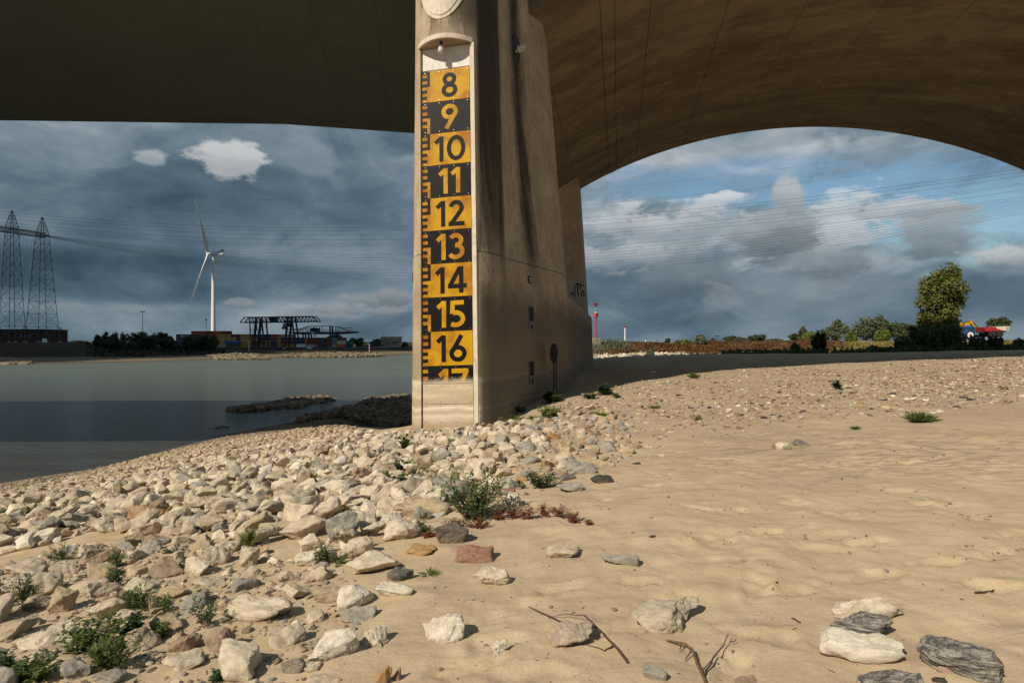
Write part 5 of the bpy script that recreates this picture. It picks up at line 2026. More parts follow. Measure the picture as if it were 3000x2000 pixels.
twig('long dark twig leaning over the lumpy stone', [
    ([(1842, 1944, .004), (1795, 1890, .012), (1760, 1865, .03), (1712, 1832, .06)], .007, .004),
    ([(1655, 1842, .03), (1600, 1815, .03), (1548, 1780, .01)], .004, .0025),
    ([(1797, 1896, .01), (1770, 1907, .006), (1716, 1888, .003)], .004, .002),
    ([(1712, 1832, .06), (1660, 1814, .03), (1606, 1811, .005)], .003, .0015)], M_TWIG)
twig('lichen spotted twig rising from the lower edge', [
    ([(2065, 2006, .01), (2045, 1960, .03), (2025, 1920, .04), (2000, 1900, .03), (1952, 1880, .01)], .008, .005),
    ([(2025, 1922, .03), (2008, 1940, .01)], .004, .002), ([(1995, 1900, .03), (1992, 1912, .01)], .004, .002)], [M_LICH, M_TWIG, M_TWIG])
twig('thin forked twig right of the lichen spotted one', [
    ([(2060, 1990, .01), (2090, 1945, .03), (2118, 1910, .04), (2134, 1884, .05)], .005, .002),
    ([(2056, 1970, .01), (2085, 1945, .02)], .003, .002), ([(2142, 1891, .02), (2156, 1884, .02)], .003, .002)], M_TWIG)
twig('short dark stick lying in the sand', [([(2320, 1811, .004), (2345, 1825, .006)], .005, .004)], M_TWIG)
twig('crooked stick in a footprint at the right', [([(2858, 1739, .006), (2885, 1740, .012), (2912, 1732, .01)], .006, .004)], M_TWIG)

# ------------------------------------------------------------------ trees and scrub
def crown_mesh(name, blobs, n, size, mat, seed, ruff=0.28):
    """leaf-sized faces spread through lumpy clusters"""
    rg = np.random.default_rng(seed)
    vol = np.array([b[3] * b[4] * b[5] for b in blobs]) ** (2 / 3)
    vol = vol / vol.sum()
    idx = rg.choice(len(blobs), n, p=vol)
    B = np.array(blobs)[idx]
    d = rg.normal(size=(n, 3)); d /= np.linalg.norm(d, axis=1)[:, None]
    r = rg.uniform(0.15, 1.0, n) ** 0.45
    lump = 1.0 + ruff * np.array([mnoise.noise(Vector(v * 2.6 + i_ * 3.7)) for v, i_ in zip(d, idx)]) + 0.14 * np.array([mnoise.noise(Vector(v * 6.5 + i_ * 1.7)) for v, i_ in zip(d, idx)])
    c = B[:, :3] + d * (r * lump)[:, None] * B[:, 3:6]
    nrm = d * 0.7 + rg.normal(size=(n, 3)) * 0.8
    nrm /= np.linalg.norm(nrm, axis=1)[:, None]
    t = np.cross(nrm, rg.normal(size=(n, 3))); t /= np.linalg.norm(t, axis=1)[:, None] + 1e-9
    b = np.cross(nrm, t)
    s = size * rg.uniform(.6, 1.3, n)
    a1, a2 = t * (s * .62)[:, None], b * (s * .40)[:, None]
    V = np.stack([c - a1, c - a2 * .9 , c + a1, c + a2], 1).reshape(-1, 3)
    Fc = np.arange(n * 4).reshape(n, 4)
    return mesh_np(name, V, Fc, mat)


M_BARK = plain('grey_brown_bark', (0.10, 0.08, 0.055), 0.9, 0.1, 0, .3, 8)
M_TREE = {
    'poplar': mat_leaf('poplar_leaf', (0.095, 0.110, 0.026), (0.200, 0.205, 0.055), 1.1, 0.3),
    'dark': mat_leaf('dark_tree_leaf', (0.040, 0.058, 0.024), (0.085, 0.105, 0.038), 0.5, 0.2),
    'far': mat_leaf('far_tree_leaf', (0.030, 0.042, 0.022), (0.070, 0.082, 0.038), 0.12, 0.15),
    'scrub': mat_leaf('dark_bank_scrub_leaf', (0.016, 0.020, 0.011), (0.038, 0.040, 0.020), 0.3, 0.05),
    'willow': mat_leaf('silver_willow_leaf', (0.075, 0.095, 0.050), (0.165, 0.185, 0.115), 0.6, 0.2),
    'lime': mat_leaf('yellow_green_scrub_leaf', (0.085, 0.110, 0.020), (0.170, 0.185, 0.040), 0.8, 0.2),
}


def tree(px, ybase, ytop, wpx, d, mat, label, group, n=2600, seed=0, name='tree', blobs=None, leaf=None, zb=None, trunk_h=0.25, cat='tree', lobes=None, dome=False):
    x = (px - 1500) / F * d
    sc = d / F
    z0 = E + (1000 - ybase) * sc if zb is None else zb
    H = (E + (1000 - ytop) * sc) - z0
    Wd = wpx * sc
    root = empty(name, (x, d, z0), 0, label, cat, group)
    rg = random.Random(seed * 7 + int(px))
    if blobs is None and dome:
        q_ = .26 if cat == 'bush' else .36
        blobs = [(0, 0, H * .48, Wd * q_, Wd * q_ * .9, H * .42)]
        for i in range(11):
            a = rg.uniform(0, 6.28); e = rg.uniform(-.35, 1.0)
            ce = math.sqrt(max(0, 1 - e * e))
            s_ = rg.uniform(.10, .27)
            if cat == 'bush':
                e = rg.uniform(-.8, .55); ce = 1.0
                hs = H * rg.uniform(.30, .62)
                blobs.append((math.cos(a) * Wd * rg.uniform(.1, .40), math.sin(a) * Wd * .33, min(hs, H * .72), Wd * s_ * .55, Wd * s_ * .55, H * rg.uniform(.22, .36)))
            else:
                blobs.append((math.cos(a) * ce * Wd * .42 + e * Wd * .07, math.sin(a) * ce * Wd * .36, H * (.48 + e * .42), Wd * s_, Wd * s_, H * s_ * rg.uniform(.6, 1.2)))
    if blobs is None:
        blobs = []
        nb = lobes or 7
        for i in range(nb):
            t = (i + .5) / nb
            zc = H * (trunk_h + (0.93 - trunk_h) * t)
            prof = math.sin(math.pi * min(0.92, 0.20 + t * 0.72)) ** 0.8
            rr = Wd * .5 * prof
            a = rg.uniform(0, 6.28)
            off = rr * rg.uniform(.15, .55)
            br = max(rr * rg.uniform(.5, .75), Wd * .1)
            blobs.append((math.cos(a) * off, math.sin(a) * off, zc, br, br, min(br * .9, H * .24)))
        blobs.append((0, 0, H * (trunk_h + .45) * .8, Wd * .32, Wd * .32, H * .32))
    leaf = leaf or max(H, Wd) * 0.055
    mb = MB()
    r0 = max(H * .018, .03)
    mb.path([(0, 0, -1.0), (0.02 * H, 0, H * .22), (-.01 * H, 0, H * .5), (0, 0, H * .8)], [r0 * 1.2, r0, r0 * .7, r0 * .2], 6)
    for i in range(5):
        a = rg.uniform(0, 6.28); t = rg.uniform(.25, .6)
        mb.tube((0, 0, H * t), (math.cos(a) * Wd * .3, math.sin(a) * Wd * .3, H * (t + .2)), r0 * .5, r0 * .15, 5)
    mb.build('trunk', M_BARK, root)
    link('crown', crown_mesh('crown', blobs, n, leaf, M_TREE[mat], seed + int(px), 0.55 if cat == 'bush' or mat in ('willow', 'poplar') else 0.42), None, root)
    return root


def px_blobs(zbl, px0, ybase, d, ox, oy, s):
    """lumps given in a zoomed view (origin ox, oy, scale s) as x, y, rx, ry"""
    out = []
    sc = d / F
    rg = random.Random(3)
    for zx, zy, rx, ry in zbl:
        X = (ox + zx * s - px0) * sc
        Z = (ybase - (oy + zy * s)) * sc
        out.append((X, rg.uniform(-.5, .5) * rx * s * sc, Z, rx * s * sc * .92, rx * s * sc * .9, ry * s * sc * 1.30))
    return out


TD = 62.0
yb = 1000 + (E - tz((2760 - 1500) / F * TD, TD)) * F / TD
bl = px_blobs([(1665, 165, 85, 70), (1610, 215, 90, 70), (1545, 200, 60, 60), (1700, 235, 85, 75), (1500, 270, 95, 75), (1600, 300, 120, 85), (1710, 320, 95, 80), (1450, 320, 55, 50),
               (1420, 430, 70, 45), (1500, 425, 95, 55), (1610, 410, 110, 70), (1720, 420, 85, 60), (1780, 400, 40, 35),
               (1430, 555, 65, 50), (1520, 540, 90, 65), (1620, 520, 100, 75), (1700, 560, 75, 60), (1450, 610, 60, 40), (1550, 640, 110, 60), (1680, 640, 90, 50), (1600, 480, 90, 80)],
              2760, yb, TD, 2250, 750, .3189)
tree(2760, yb, 780, 140, TD, 'poplar', 'tall yellowish green poplar rising above dark bushes on the right', None, 11500, 1, 'poplar_tree', bl, 0.25)
bl = px_blobs([(1400, 740, 110, 90), (1530, 760, 130, 110), (1660, 770, 110, 100), (1310, 800, 70, 60), (1750, 810, 70, 60), (1450, 830, 120, 60), (1600, 840, 140, 60), (1350, 690, 45, 50), (1700, 700, 60, 60)],
              2740, yb, TD - 2.5, 2250, 750, .3189)
tree(2740, yb + 1, 955, 160, TD - 2.5, 'dark', 'large dark bush around the foot of the tall poplar', None, 9000, 2, 'bush', bl, 0.20, cat='bush')
for i, (px, ytop, w, d, mat, lab, n) in enumerate([
    (2652, 986, 62, 58, 'dark', 'low dark bush left of the large one under the poplar', 2600),
    (2397, 966, 46, 60, 'dark', 'dark bush standing alone in the strip of shade', 3000),
    (2331, 1001, 30, 60, 'dark', 'small dark shrub left of the lone dark bush', 1200),
    (2865, 979, 50, 58, 'dark', 'dark bush in front of the red trailer, left of its pair', 2600),
    (2914, 982, 50, 58, 'dark', 'dark bush in front of the red trailer, right of its pair', 2600),
    (2985, 988, 46, 58, 'dark', 'dark bush at the right edge of the view', 2200),
    (2280, 1022, 34, 62, 'dark', 'low dark scrub on the crest of the sand', 900),
    (2560, 1010, 36, 62, 'dark', 'small dark shrub on the crest between bushes', 1000),
    (2812, 1000, 40, 59, 'dark', 'dark shrub right under the blue tractor', 1400),
    (2140, 1026, 26, 64, 'dark', 'tiny dark shrub at the edge of the white stones', 600),
]):
    x = (px - 1500) / F * d
    g = tz(x, d)
    yb_ = 1000 + (E - g) * F / d
    tree(px, yb_, ytop, w, d, mat, lab, 'dark shrubs on the crest of the sand', int(n * .40), 20 + i, 'bush', None, 0.27, trunk_h=.12, cat='bush', dome=True)
for i, (px, ybs, ytop, w, d, mat, lab, nm, n) in enumerate([
    (2055, 1013, 976, 44, 92, 'willow', 'dark green round shrub on top of the red brown bank', 'bush', 2200),
    (2008, 1013, 993, 62, 96, 'lime', 'bright yellow green scrub on the bank left of the round shrub', 'bush', 1800),
    (1905, 1040, 1020, 34, 78, 'willow', 'low reedy tuft between white stones and the brown bank', 'bush', 900),
    (2381, 1005, 967, 60, 104, 'lime', 'light green bush behind the lone dark bush', 'bush', 2200),
    (2352, 1000, 955, 26, 150, 'willow', 'narrow grey green tree left of the light green bush', 'tree', 1600),
    (2412, 1000, 964, 34, 140, 'willow', 'silvery willow right of the light green bush', 'willow_tree', 1600),
    (2449, 1000, 937, 54, 150, 'willow', 'silvery oval willow standing alone in the field', 'willow_tree', 3000),
    (2494, 1000, 968, 46, 130, 'lime', 'yellow green bush left of the biggest willow', 'bush', 1600),
    (2536, 1000, 926, 80, 145, 'willow', 'biggest silvery willow leaning in the wind', 'willow_tree', 4600),
    (2580, 1000, 927, 44, 175, 'dark', 'dark tree behind the biggest willow', 'tree', 2600),
    (2634, 1000, 940, 82, 175, 'dark', 'wide dark tree group left of the poplar', 'tree', 3600),
    (2588, 1000, 956, 48, 118, 'lime', 'slanting light green bush in front of the wide dark trees', 'bush', 1900),
    (2915, 985, 929, 58, 200, 'dark', 'dark round tree behind the red trailer', 'tree', 2800),
    (2146, 1003, 984, 46, 420, 'far', 'low dark tree on the horizon right of the round shrub', 'tree', 1100),
    (2172, 1003, 990, 26, 430, 'far', 'small dark tree touching the low one on the horizon', 'tree', 600),
    (2215, 1003, 978, 44, 400, 'far', 'domed dark tree alone on the horizon', 'tree', 1200),
    (2268, 1003, 993, 60, 420, 'far', 'flat strip of dark trees on the horizon', 'tree', 900),
    (2330, 1003, 975, 40, 380, 'far', 'dark horizon tree left of the narrow grey green tree', 'tree', 1000),
    (1953, 1006, 992, 8, 900, 'far', 'left of two slim dark poplars on the horizon', 'poplar_tree', 300),
    (1960, 1006, 992, 8, 905, 'far', 'right of two slim dark poplars on the horizon', 'poplar_tree', 300),
    (2088, 1004, 992, 14, 600, 'far', 'tiny dark tree beside the thin mast on the horizon', 'tree', 300),
]):
    x = (px - 1500) / F * d
    zb_ = None
    if d < 200:
        zb_ = tz(x, d) - 0.1
    tree(px, ybs, ytop, w, d, mat, lab, None, n, 40 + i, nm, zb=zb_, trunk_h=.10, cat='bush' if nm == 'bush' else 'tree', leaf=max(0.16, 0.0019 * d * 1.6), dome=True)
for i, (px, ybs, ytop, w, d, lab) in enumerate([
    (282, 1030, 984, 24, 300, 'small leftmost tree at the end of the dark embankment'),
    (306, 1034, 971, 28, 300, 'tall dark tree at the end of the embankment'),
    (331, 1036, 978, 40, 300, 'greyish bushy tree just left of the church spire'),
    (357, 1036, 981, 26, 310, 'narrow dark tree right of the church spire'),
    (392, 1042, 972, 62, 290, 'left half of the big rounded tree pair on the far bank'),
    (430, 1042, 973, 54, 288, 'right half of the big rounded tree pair on the far bank'),
    (476, 1020, 974, 36, 380, 'pale rounded tree behind the far bank bushes'),
    (496, 1020, 980, 22, 370, 'pointed dark tree right of the pale rounded one'),
    (492, 1038, 990, 50, 295, 'low round tree in the middle of the far bank'),
    (520, 1036, 1006, 40, 295, 'low bush under the navy containers'),
    (558, 1038, 984, 56, 290, 'rounded tree hiding the red containers, left one'),
    (598, 1038, 979, 64, 288, 'rounded tree hiding the red containers, right one'),
    (975, 1016, 978, 50, 520, 'round dark tree behind the lower quay crane'),
    (1048, 1018, 989, 50, 500, 'rounded tree right of the container rows'),
    (1100, 1016, 992, 34, 520, 'tree behind the beige round building'),
    (1184, 1018, 1002, 22, 480, 'low tree right of the beige round building'),
    (160, 1004, 996, 40, 620, 'low dark trees right of the lattice towers'),
    (225, 1004, 998, 50, 620, 'flat dark trees behind the embankment'),
]):
    tree(px, ybs, ytop, w, d, 'far', lab, 'trees along the far bank', 2600 if w > 30 else 1200, 80 + i, 'tree', trunk_h=.05, leaf=0.9, dome=True)


def blades(name, x0, x1, y0, y1, n, h0, h1, w, mat, label, keep=None, seed=1, zfun=None, sp=.35):
    rg = np.random.default_rng(seed)
    x = rg.uniform(x0, x1, n); y = rg.uniform(y0, y1, n)
    z = (zfun or terrain)(x, y)
    if keep is not None:
        m = keep(x, y, z); x, y, z = x[m], y[m], z[m]
    n = len(x)
    h = rg.uniform(h0, h1, n) * (0.6 + 0.6 * (0.5 + 0.5 * vnoise(x / 3, y / 3, 4)))
    a = rg.uniform(0, 6.28, n)
    dx_, dy_ = np.cos(a) * w, np.sin(a) * w
    tx, ty = rg.normal(0, sp, n) * h, rg.normal(0, sp, n) * h
    V = np.stack([np.stack([x - dx_, y - dy_, z - .05], 1), np.stack([x + dx_, y + dy_, z - .05], 1),
                  np.stack([x + tx + dx_ * .6, y + ty + dy_ * .6, z + h], 1), np.stack([x + tx - dx_ * .6, y + ty - dy_ * .6, z + h * .92], 1)], 1).reshape(-1, 3)
    me = mesh_np(name, V, np.arange(n * 4).reshape(n, 4), mat)
    return tag(link(name, me), label, kind='stuff')


def mat_herb(name, stops, scale):
    m, nt, b = new_mat(name)
    p = position(nt)
    n = noise(nt, vmul(nt, p, (1, 1, .5)), scale, 5.0, .65)
    n2 = noise(nt, p, 7.0, 2.0, .6)
    finish(nt, b, ramp(nt, n * .75 + n2 * .25, stops), 0.8, 0.15)
    return m


M_HERB = mat_herb('dry_dock_herbs', [(0.33, (0.045, 0.023, 0.012)), (0.47, (0.095, 0.045, 0.022)), (0.57, (0.150, 0.082, 0.035)), (0.70, (0.24, 0.16, 0.060))], 0.45)
M_MEAD = mat_herb('dry_meadow_grass', [(0.30, (0.050, 0.052, 0.015)), (0.45, (0.150, 0.120, 0.038)), (0.58, (0.27, 0.20, 0.070)), (0.72, (0.105, 0.105, 0.028))], 0.16)
pk = lambda x, y: 1500 + F * x / y
blades('dry_herbs', 6, 62, 83, 103, 52000, 0.25, 0.70, 0.10, M_HERB, 'red brown dry herbs covering the low bank beyond the white stones',
       lambda x, y, z: (z > E - 2.15) & (pk(x, y) < 2470) & (pk(x, y) > 1735), 3)
blades('meadow', 34, 190, 66, 190, 60000, 0.25, 0.75, 0.14, M_MEAD, 'dry yellowish meadow grass on the flood plain',
       lambda x, y, z: (z > E - 1.9) & (pk(x, y) > 2240) & ((y > 103) | (pk(x, y) > 2440)), 4)
blades('crest_scrub', 22, 62, 56, 67, 7000, 0.25, 0.85, 0.09, M_TREE['dark'], 'dark low scrub along the crest of the sand',
       lambda x, y, z: (pk(x, y) > 2120) & (vnoise(x * .8, y * .8, 3) > -0.15), 8, sp=.55)
blades('bank_scrub', -260, -60, 205, 330, 9000, 0.4, 1.5, 0.35, M_TREE['scrub'], 'dark scrub along the far bank',
       lambda x, y, z: (z > E - 6.3) & (pk(x, y) > 250) & (pk(x, y) < 660), 5, lambda x, y: far_bank(x, y))
blades('reeds', 11.5, 18, 86, 96, 500, 0.6, 1.7, 0.05, M_TREE['willow'], 'reedy tall grass beside the beacon block', None, 6)

# ------------------------------------------------------------------ beacons on the bank end
M_REDP = plain('red_beacon_paint', (0.46, 0.060, 0.042), 0.55, 0.3)
M_WHITE = plain('white_paint', (0.78, 0.78, 0.76), 0.5, 0.4)
M_GREENP = plain('green_beacon_paint', (0.02, 0.16, 0.06), 0.5)
M_CONC = plain('bank_concrete', (0.36, 0.32, 0.25), 0.9, 0.2, 0, .2, 2, .4)
d = 93.0
sc = d / F
b0 = at(1745, 990, d)
bk = empty('beacon', b0, R(20), 'red beacon mast with a cone topmark on a concrete block', 'beacon')
MB().box((-.1, 0, -1.2), (1.35, 1.35, 2.4)).build('block', M_CONC, bk)
MB().tube((0, 0, 0), (0, 0, 66 * sc), 0.17, 0.15, 10).build('mast', M_REDP, bk, smooth=40)
MB().box((0, 0, 67 * sc), (0.62, 0.62, 0.62), .5).build('signal_box', M_REDP, bk)
MB().tube((0, 0, 71 * sc), (0, 0, 85 * sc), 0.10, 0.10, 8).build('lantern_post', M_WHITE, bk, smooth=40)
MB().tube((0, 0, 79 * sc), (0, 0, 83 * sc), 0.14, 0.14, 8).build('lantern', M_BLACK, bk, smooth=40)
mb = MB(); mb.tube((0, 0, 90 * sc), (0, 0, 101 * sc), 0.02, 0.28 * 1.6, 14); mb.tube((0, 0, 82 * sc), (0, 0, 91 * sc), .05, .05, 6); mb.build('cone_topmark', M_REDP, bk, smooth=30)
d = 120.0; sc = d / F
bk = empty('beacon', at(1831, 1012, d), 0, 'slim white pole with a small red cone on the bank', 'beacon')
MB().tube((0, 0, -1), (0, 0, 52 * sc), 0.13, 0.12, 8).build('pole', M_WHITE, bk, smooth=40)
MB().tube((0, 0, 52 * sc), (0, 0, 57.5 * sc), 0.05, 0.30, 10).build('cone_topmark', M_REDP, bk, smooth=30)
d = 300.0; sc = d / F
bk = empty('beacon', at(1892, 1010, d), 0, 'distant white pole with a green topmark', 'beacon')
MB().tube((0, 0, -2), (0, 0, 17 * sc), 0.22, 0.22, 8).build('pole', M_WHITE, bk)
MB().tube((0, 0, 17 * sc), (0, 0, 22 * sc), 0.7, 0.2, 8).build('topmark', M_GREENP, bk)
bk = empty('beacon', at(1924, 1010, d), 0, 'small dark topped pole on the bank right of the green topmark', 'beacon')
MB().tube((0, 0, -2), (0, 0, 10 * sc), 0.2, 0.2, 8).build('pole', M_WHITE, bk)
MB().tube((0, 0, 10 * sc), (0, 0, 14 * sc), 0.3, 0.35, 8).build('topmark', M_BLACK, bk)
bk = empty('mast', at(2101, 1010, 400), 0, 'thin mast with a small head on the horizon', 'mast')
MB().tube((0, 0, -2), (0, 0, 26 * 400 / F), 0.22, 0.18, 6).build('pole', M_DARKMETAL, bk)
MB().box((0, 0, 26 * 400 / F), (3.6, .5, .5)).build('cross_arm', M_DARKMETAL, bk)
bk = empty('post', at(2484, 990, 135), 0, 'dark square post between bushes in the field', 'post')
MB().box((0, 0, .9), (0.95, .5, 1.8)).build('boards', M_DARKMETAL, bk)

# ------------------------------------------------------------------ tractor, trailer, excavator on the field
d = 100.0; sc = d / F
M_BLUE = plain('blue_tractor_paint', (0.020, 0.105, 0.36), 0.5, 0.4)
M_TRED = plain('red_trailer_paint', (0.40, 0.030, 0.030), 0.55, 0.3)
M_CREAMP = plain('cream_trailer_boards', (0.66, 0.60, 0.46), 0.6)
M_YELP = plain('yellow_machine_paint', (0.62, 0.33, 0.02), 0.4, 0.4)
M_TYRE = plain('black_tyre', (0.02, 0.02, 0.02), 0.9)
M_GLASS = plain('dark_cab_glass', (0.03, 0.045, 0.05), 0.1, 0.6)


def zx(x, y, dd=d, dep=0.0):
    """local point of the machinery group from the enlarged view"""
    px, py = 2650 + x * .1488, 900 + y * .1488
    return Vector(((px - 1500) / F * dd, dep, E + (1000 - py) / F * dd))


def wheel(parent, c, r, w, rim):
    wh = MB(); wh.tube(c + Vector((0, -w / 2, 0)), c + Vector((0, w / 2, 0)), r, r, 22)
    o = wh.build('wheel', M_TYRE, parent, smooth=40)
    mb = MB(); mb.tube(c + Vector((0, -w / 2 - .02, 0)), c + Vector((0, -w / 2 + .05, 0)), r * .66, r * .66, 18); mb.build('rim', rim, o, smooth=40)
    mb = MB(); mb.tube(c + Vector((0, -w / 2 - .06, 0)), c + Vector((0, -w / 2 - .01, 0)), r * .2, r * .22, 10); mb.build('hub', M_DARKMETAL, o, smooth=40)


tr0 = empty('tractor', (0, d, 0), 0, 'blue farm tractor with a white rear wheel rim half behind the poplar', 'tractor')
def poly_body(name, pts, w, mat, parent, y0=None):
    y0 = -w / 2 if y0 is None else y0
    mb = MB(); mb.prism([zx(x, y, d, y0) for x, y in pts], (0, w, 0)); return mb.build(name, mat, parent)
wheel(tr0, zx(1210, 545, d, -0.75), 0.80, 0.5, M_WHITE); wheel(tr0, zx(1210, 545, d, 0.85), 0.80, 0.5, M_WHITE)
wheel(tr0, zx(905, 570, d, -0.7), 0.56, 0.4, M_WHITE); wheel(tr0, zx(905, 570, d, 0.7), 0.56, 0.4, M_WHITE)
poly_body('bonnet', [(840, 455), (1010, 445), (1010, 545), (850, 545)], 0.8, M_BLUE, tr0)
poly_body('chassis', [(860, 535), (1330, 520), (1330, 560), (860, 585)], 0.7, M_DARKMETAL, tr0)
cb = poly_body('cab', [(1000, 440), (1030, 400), (1330, 385), (1345, 470), (1290, 520), (1010, 520)], 1.3, M_GLASS, tr0)
poly_body('roof', [(1025, 403), (1040, 380), (1200, 372), (1330, 380), (1335, 396)], 1.4, M_BLUE, cb)
for q in ((1012, 1030), (1160, 1172), (1330, 1342)):
    poly_body('pillar', [(q[0], 398), (q[1], 398), (q[1], 500), (q[0], 500)], 1.34, M_BLUE, cb)
mb = MB()
rr = []
for a in np.linspace(165, 20, 10):
    c = zx(1210, 545, d, -1.02); 
    o_ = c + Vector((math.cos(R(a)) * .92, 0, math.sin(R(a)) * .92)); i_ = c + Vector((math.cos(R(a)) * .80, 0, math.sin(R(a)) * .80))
    rr.append([o_, o_ + Vector((0, .55, 0)), i_ + Vector((0, .55, 0)), i_])
mb.loft(rr, True, True, True); mb.build('mudguard', M_BLUE, tr0)
poly_body('rear_panel', [(1250, 440), (1345, 440), (1335, 480), (1260, 480)], 1.1, M_BLUE, tr0)

tl = empty('trailer', (0, d, 0), 0, 'red tipping trailer with a cream rear side hitched behind the tractor', 'trailer')
poly_body('body', [(1470, 395), (1705, 388), (1705, 420), (1850, 465), (1500, 480)], 2.2, M_TRED, tl)
poly_body('ribs', [(1590, 425), (1700, 420), (1700, 432), (1590, 438)], 2.26, M_TRED, tl)
poly_body('cream_side', [(1702, 388), (1880, 378), (1880, 462), (1852, 462), (1708, 420)], 2.18, M_CREAMP, tl)
tg = poly_body('tailgate', [(1880, 376), (1965, 374), (1965, 458), (1880, 460)], 2.3, M_CREAMP, tl)
for q in range(1890, 1965, 24):
    poly_body('tailgate_slot', [(q, 390), (q + 9, 390), (q + 9, 450), (q, 450)], 2.33, plain('slot_shadow_gap', (0.10, 0.085, 0.06), 0.8), tg)
poly_body('chassis', [(1330, 478), (1890, 470), (1890, 505), (1500, 510), (1330, 495)], 0.9, M_DARKMETAL, tl)
wheel(tl, zx(1632, 530, d, -0.95), 0.58, 0.45, M_DARKMETAL); wheel(tl, zx(1770, 526, d, -0.95), 0.58, 0.45, M_DARKMETAL)
wheel(tl, zx(1632, 530, d, 0.95), 0.58, 0.45, M_DARKMETAL); wheel(tl, zx(1770, 526, d, 0.95), 0.58, 0.45, M_DARKMETAL)

d2 = 103.5
ex = empty('excavator', (0, d2, 0), 0, 'yellow excavator reaching its arm over the tractor from behind the poplar', 'excavator')
def ex_body(name, pts, w, mat, y0=None):
    mb = MB(); mb.prism([zx(x, y, d2, -w / 2 if y0 is None else y0) for x, y in pts], (0, w, 0)); return mb.build(name, mat, ex)
bo = ex_body('boom', [(930, 400), (1060, 345), (1130, 305), (1240, 285), (1275, 305), (1270, 345), (1150, 362), (1040, 400), (960, 430)], 0.5, M_YELP)
ex_body('stick', [(1255, 255), (1290, 255), (1340, 300), (1420, 400), (1500, 455), (1470, 480), (1400, 440), (1310, 340), (1262, 290)], 0.42, M_YELP)
ex_body('bucket', [(1400, 440), (1500, 450), (1510, 480), (1440, 490)], 0.9, M_YELP)
mb = MB(); mb.tube(zx(1120, 300, d2, -.3), zx(1265, 268, d2, -.3), .06, .06, 6); mb.tube(zx(1330, 300, d2, -.3), zx(1430, 410, d2, -.3), .06, .06, 6); mb.build('hydraulic_ram', M_DARKMETAL, ex)
ex_body('upper_body', [(640, 420), (900, 420), (900, 500), (640, 500)], 2.6, M_YELP)
ex_body('cab', [(840, 340), (930, 350), (940, 480), (840, 480)], 1.1, M_GLASS, -1.3)
for yy in (-1.3, .8):
    ex_body('track', [(620, 520), (940, 520), (970, 560), (940, 600), (620, 600), (590, 560)], 0.5, M_TYRE, yy)

# ------------------------------------------------------------------ wind turbine
d = 650.0; sc = d / F
M_TURB = plain('off_white_turbine_paint', (0.80, 0.80, 0.78), 0.45, 0.4)
hub = at(614, 743, d) + Vector((0, -3, 0))
tw = empty('wind_turbine', at(625, 1003, d), 0, 'white three bladed wind turbine beyond the far bank', 'wind turbine')
base = at(625, 1003, d)
TH = at(625, 747, d).z - base.z
mb = MB(); mb.tube((0, 0, -4), (0, 0, TH), 2.6, 1.55, 20); mb.build('tower', M_TURB, tw, smooth=40)
n0, n1 = at(619, 743, d) - base, at(655, 741, d) - base
mb = MB(); mb.loft([[(n0.x, -2, n0.z - 1.6), (n0.x, 2, n0.z - 1.6), (n0.x, 2, n0.z + 1.6), (n0.x, -2, n0.z + 1.6)],
                    [(n1.x, -2, n1.z - 1.8), (n1.x, 2, n1.z - 1.8), (n1.x, 2, n1.z + 2.4), (n1.x, -2, n1.z + 2.4)]], True, True, True)
mb.build('nacelle', M_TURB, tw)
MB().box(at(651, 734.5, d) - base, (2.6, 2.6, 2.4)).build('cooler', M_DARKMETAL, tw)
hb = hub - base
mb = MB(); mb.tube(hb + Vector((-2, 0, 0)), hb + Vector((3, 0, 0)), 1.2, 1.9, 14); mb.build('hub', M_TURB, tw, smooth=40)
for (bx, by, dep) in ((572, 582, -37.7), (557, 892, -27.8), (700, 754, 65.7)):
    v = at(bx, by, 650.0 + dep) - hub
    L_ = v.length; dr = v.normalized()
    ax = Vector((0.995, -0.02, 0)).normalized()
    ch = dr.cross(ax).normalized()
    ax = ch.cross(dr).normalized()
    rr = []
    for t, c, th, swp in ((0, 2.6, 2.6, 0), (.04, 2.8, 2.5, 0), (.14, 5.2, 2.0, .4), (.22, 5.6, 1.7, .6), (.4, 4.4, 1.3, .4), (.65, 3.2, .9, .15), (.88, 2.0, .6, 0), (1.0, .5, .2, 0)):
        tw_ = R(38) * (1 - t) ** 1.5
        cc = ch * math.cos(tw_) + ax * math.sin(tw_); tt = ax * math.cos(tw_) - ch * math.sin(tw_)
        c0 = hb + dr * (L_ * t) + cc * swp
        rr.append([c0 + cc * (c / 2 * math.cos(q)) + tt * (th / 2 * math.sin(q)) for q in np.linspace(0, 2 * math.pi, 13)[:-1]])
    mb = MB(); mb.loft(rr, True, True, True); mb.build('blade', M_TURB, tw, smooth=50)

# ------------------------------------------------------------------ lattice towers and river crossing cables
M_STEEL = plain('galvanised_steel_lattice', (0.10, 0.105, 0.11), 0.6, 0.3, 0.3)


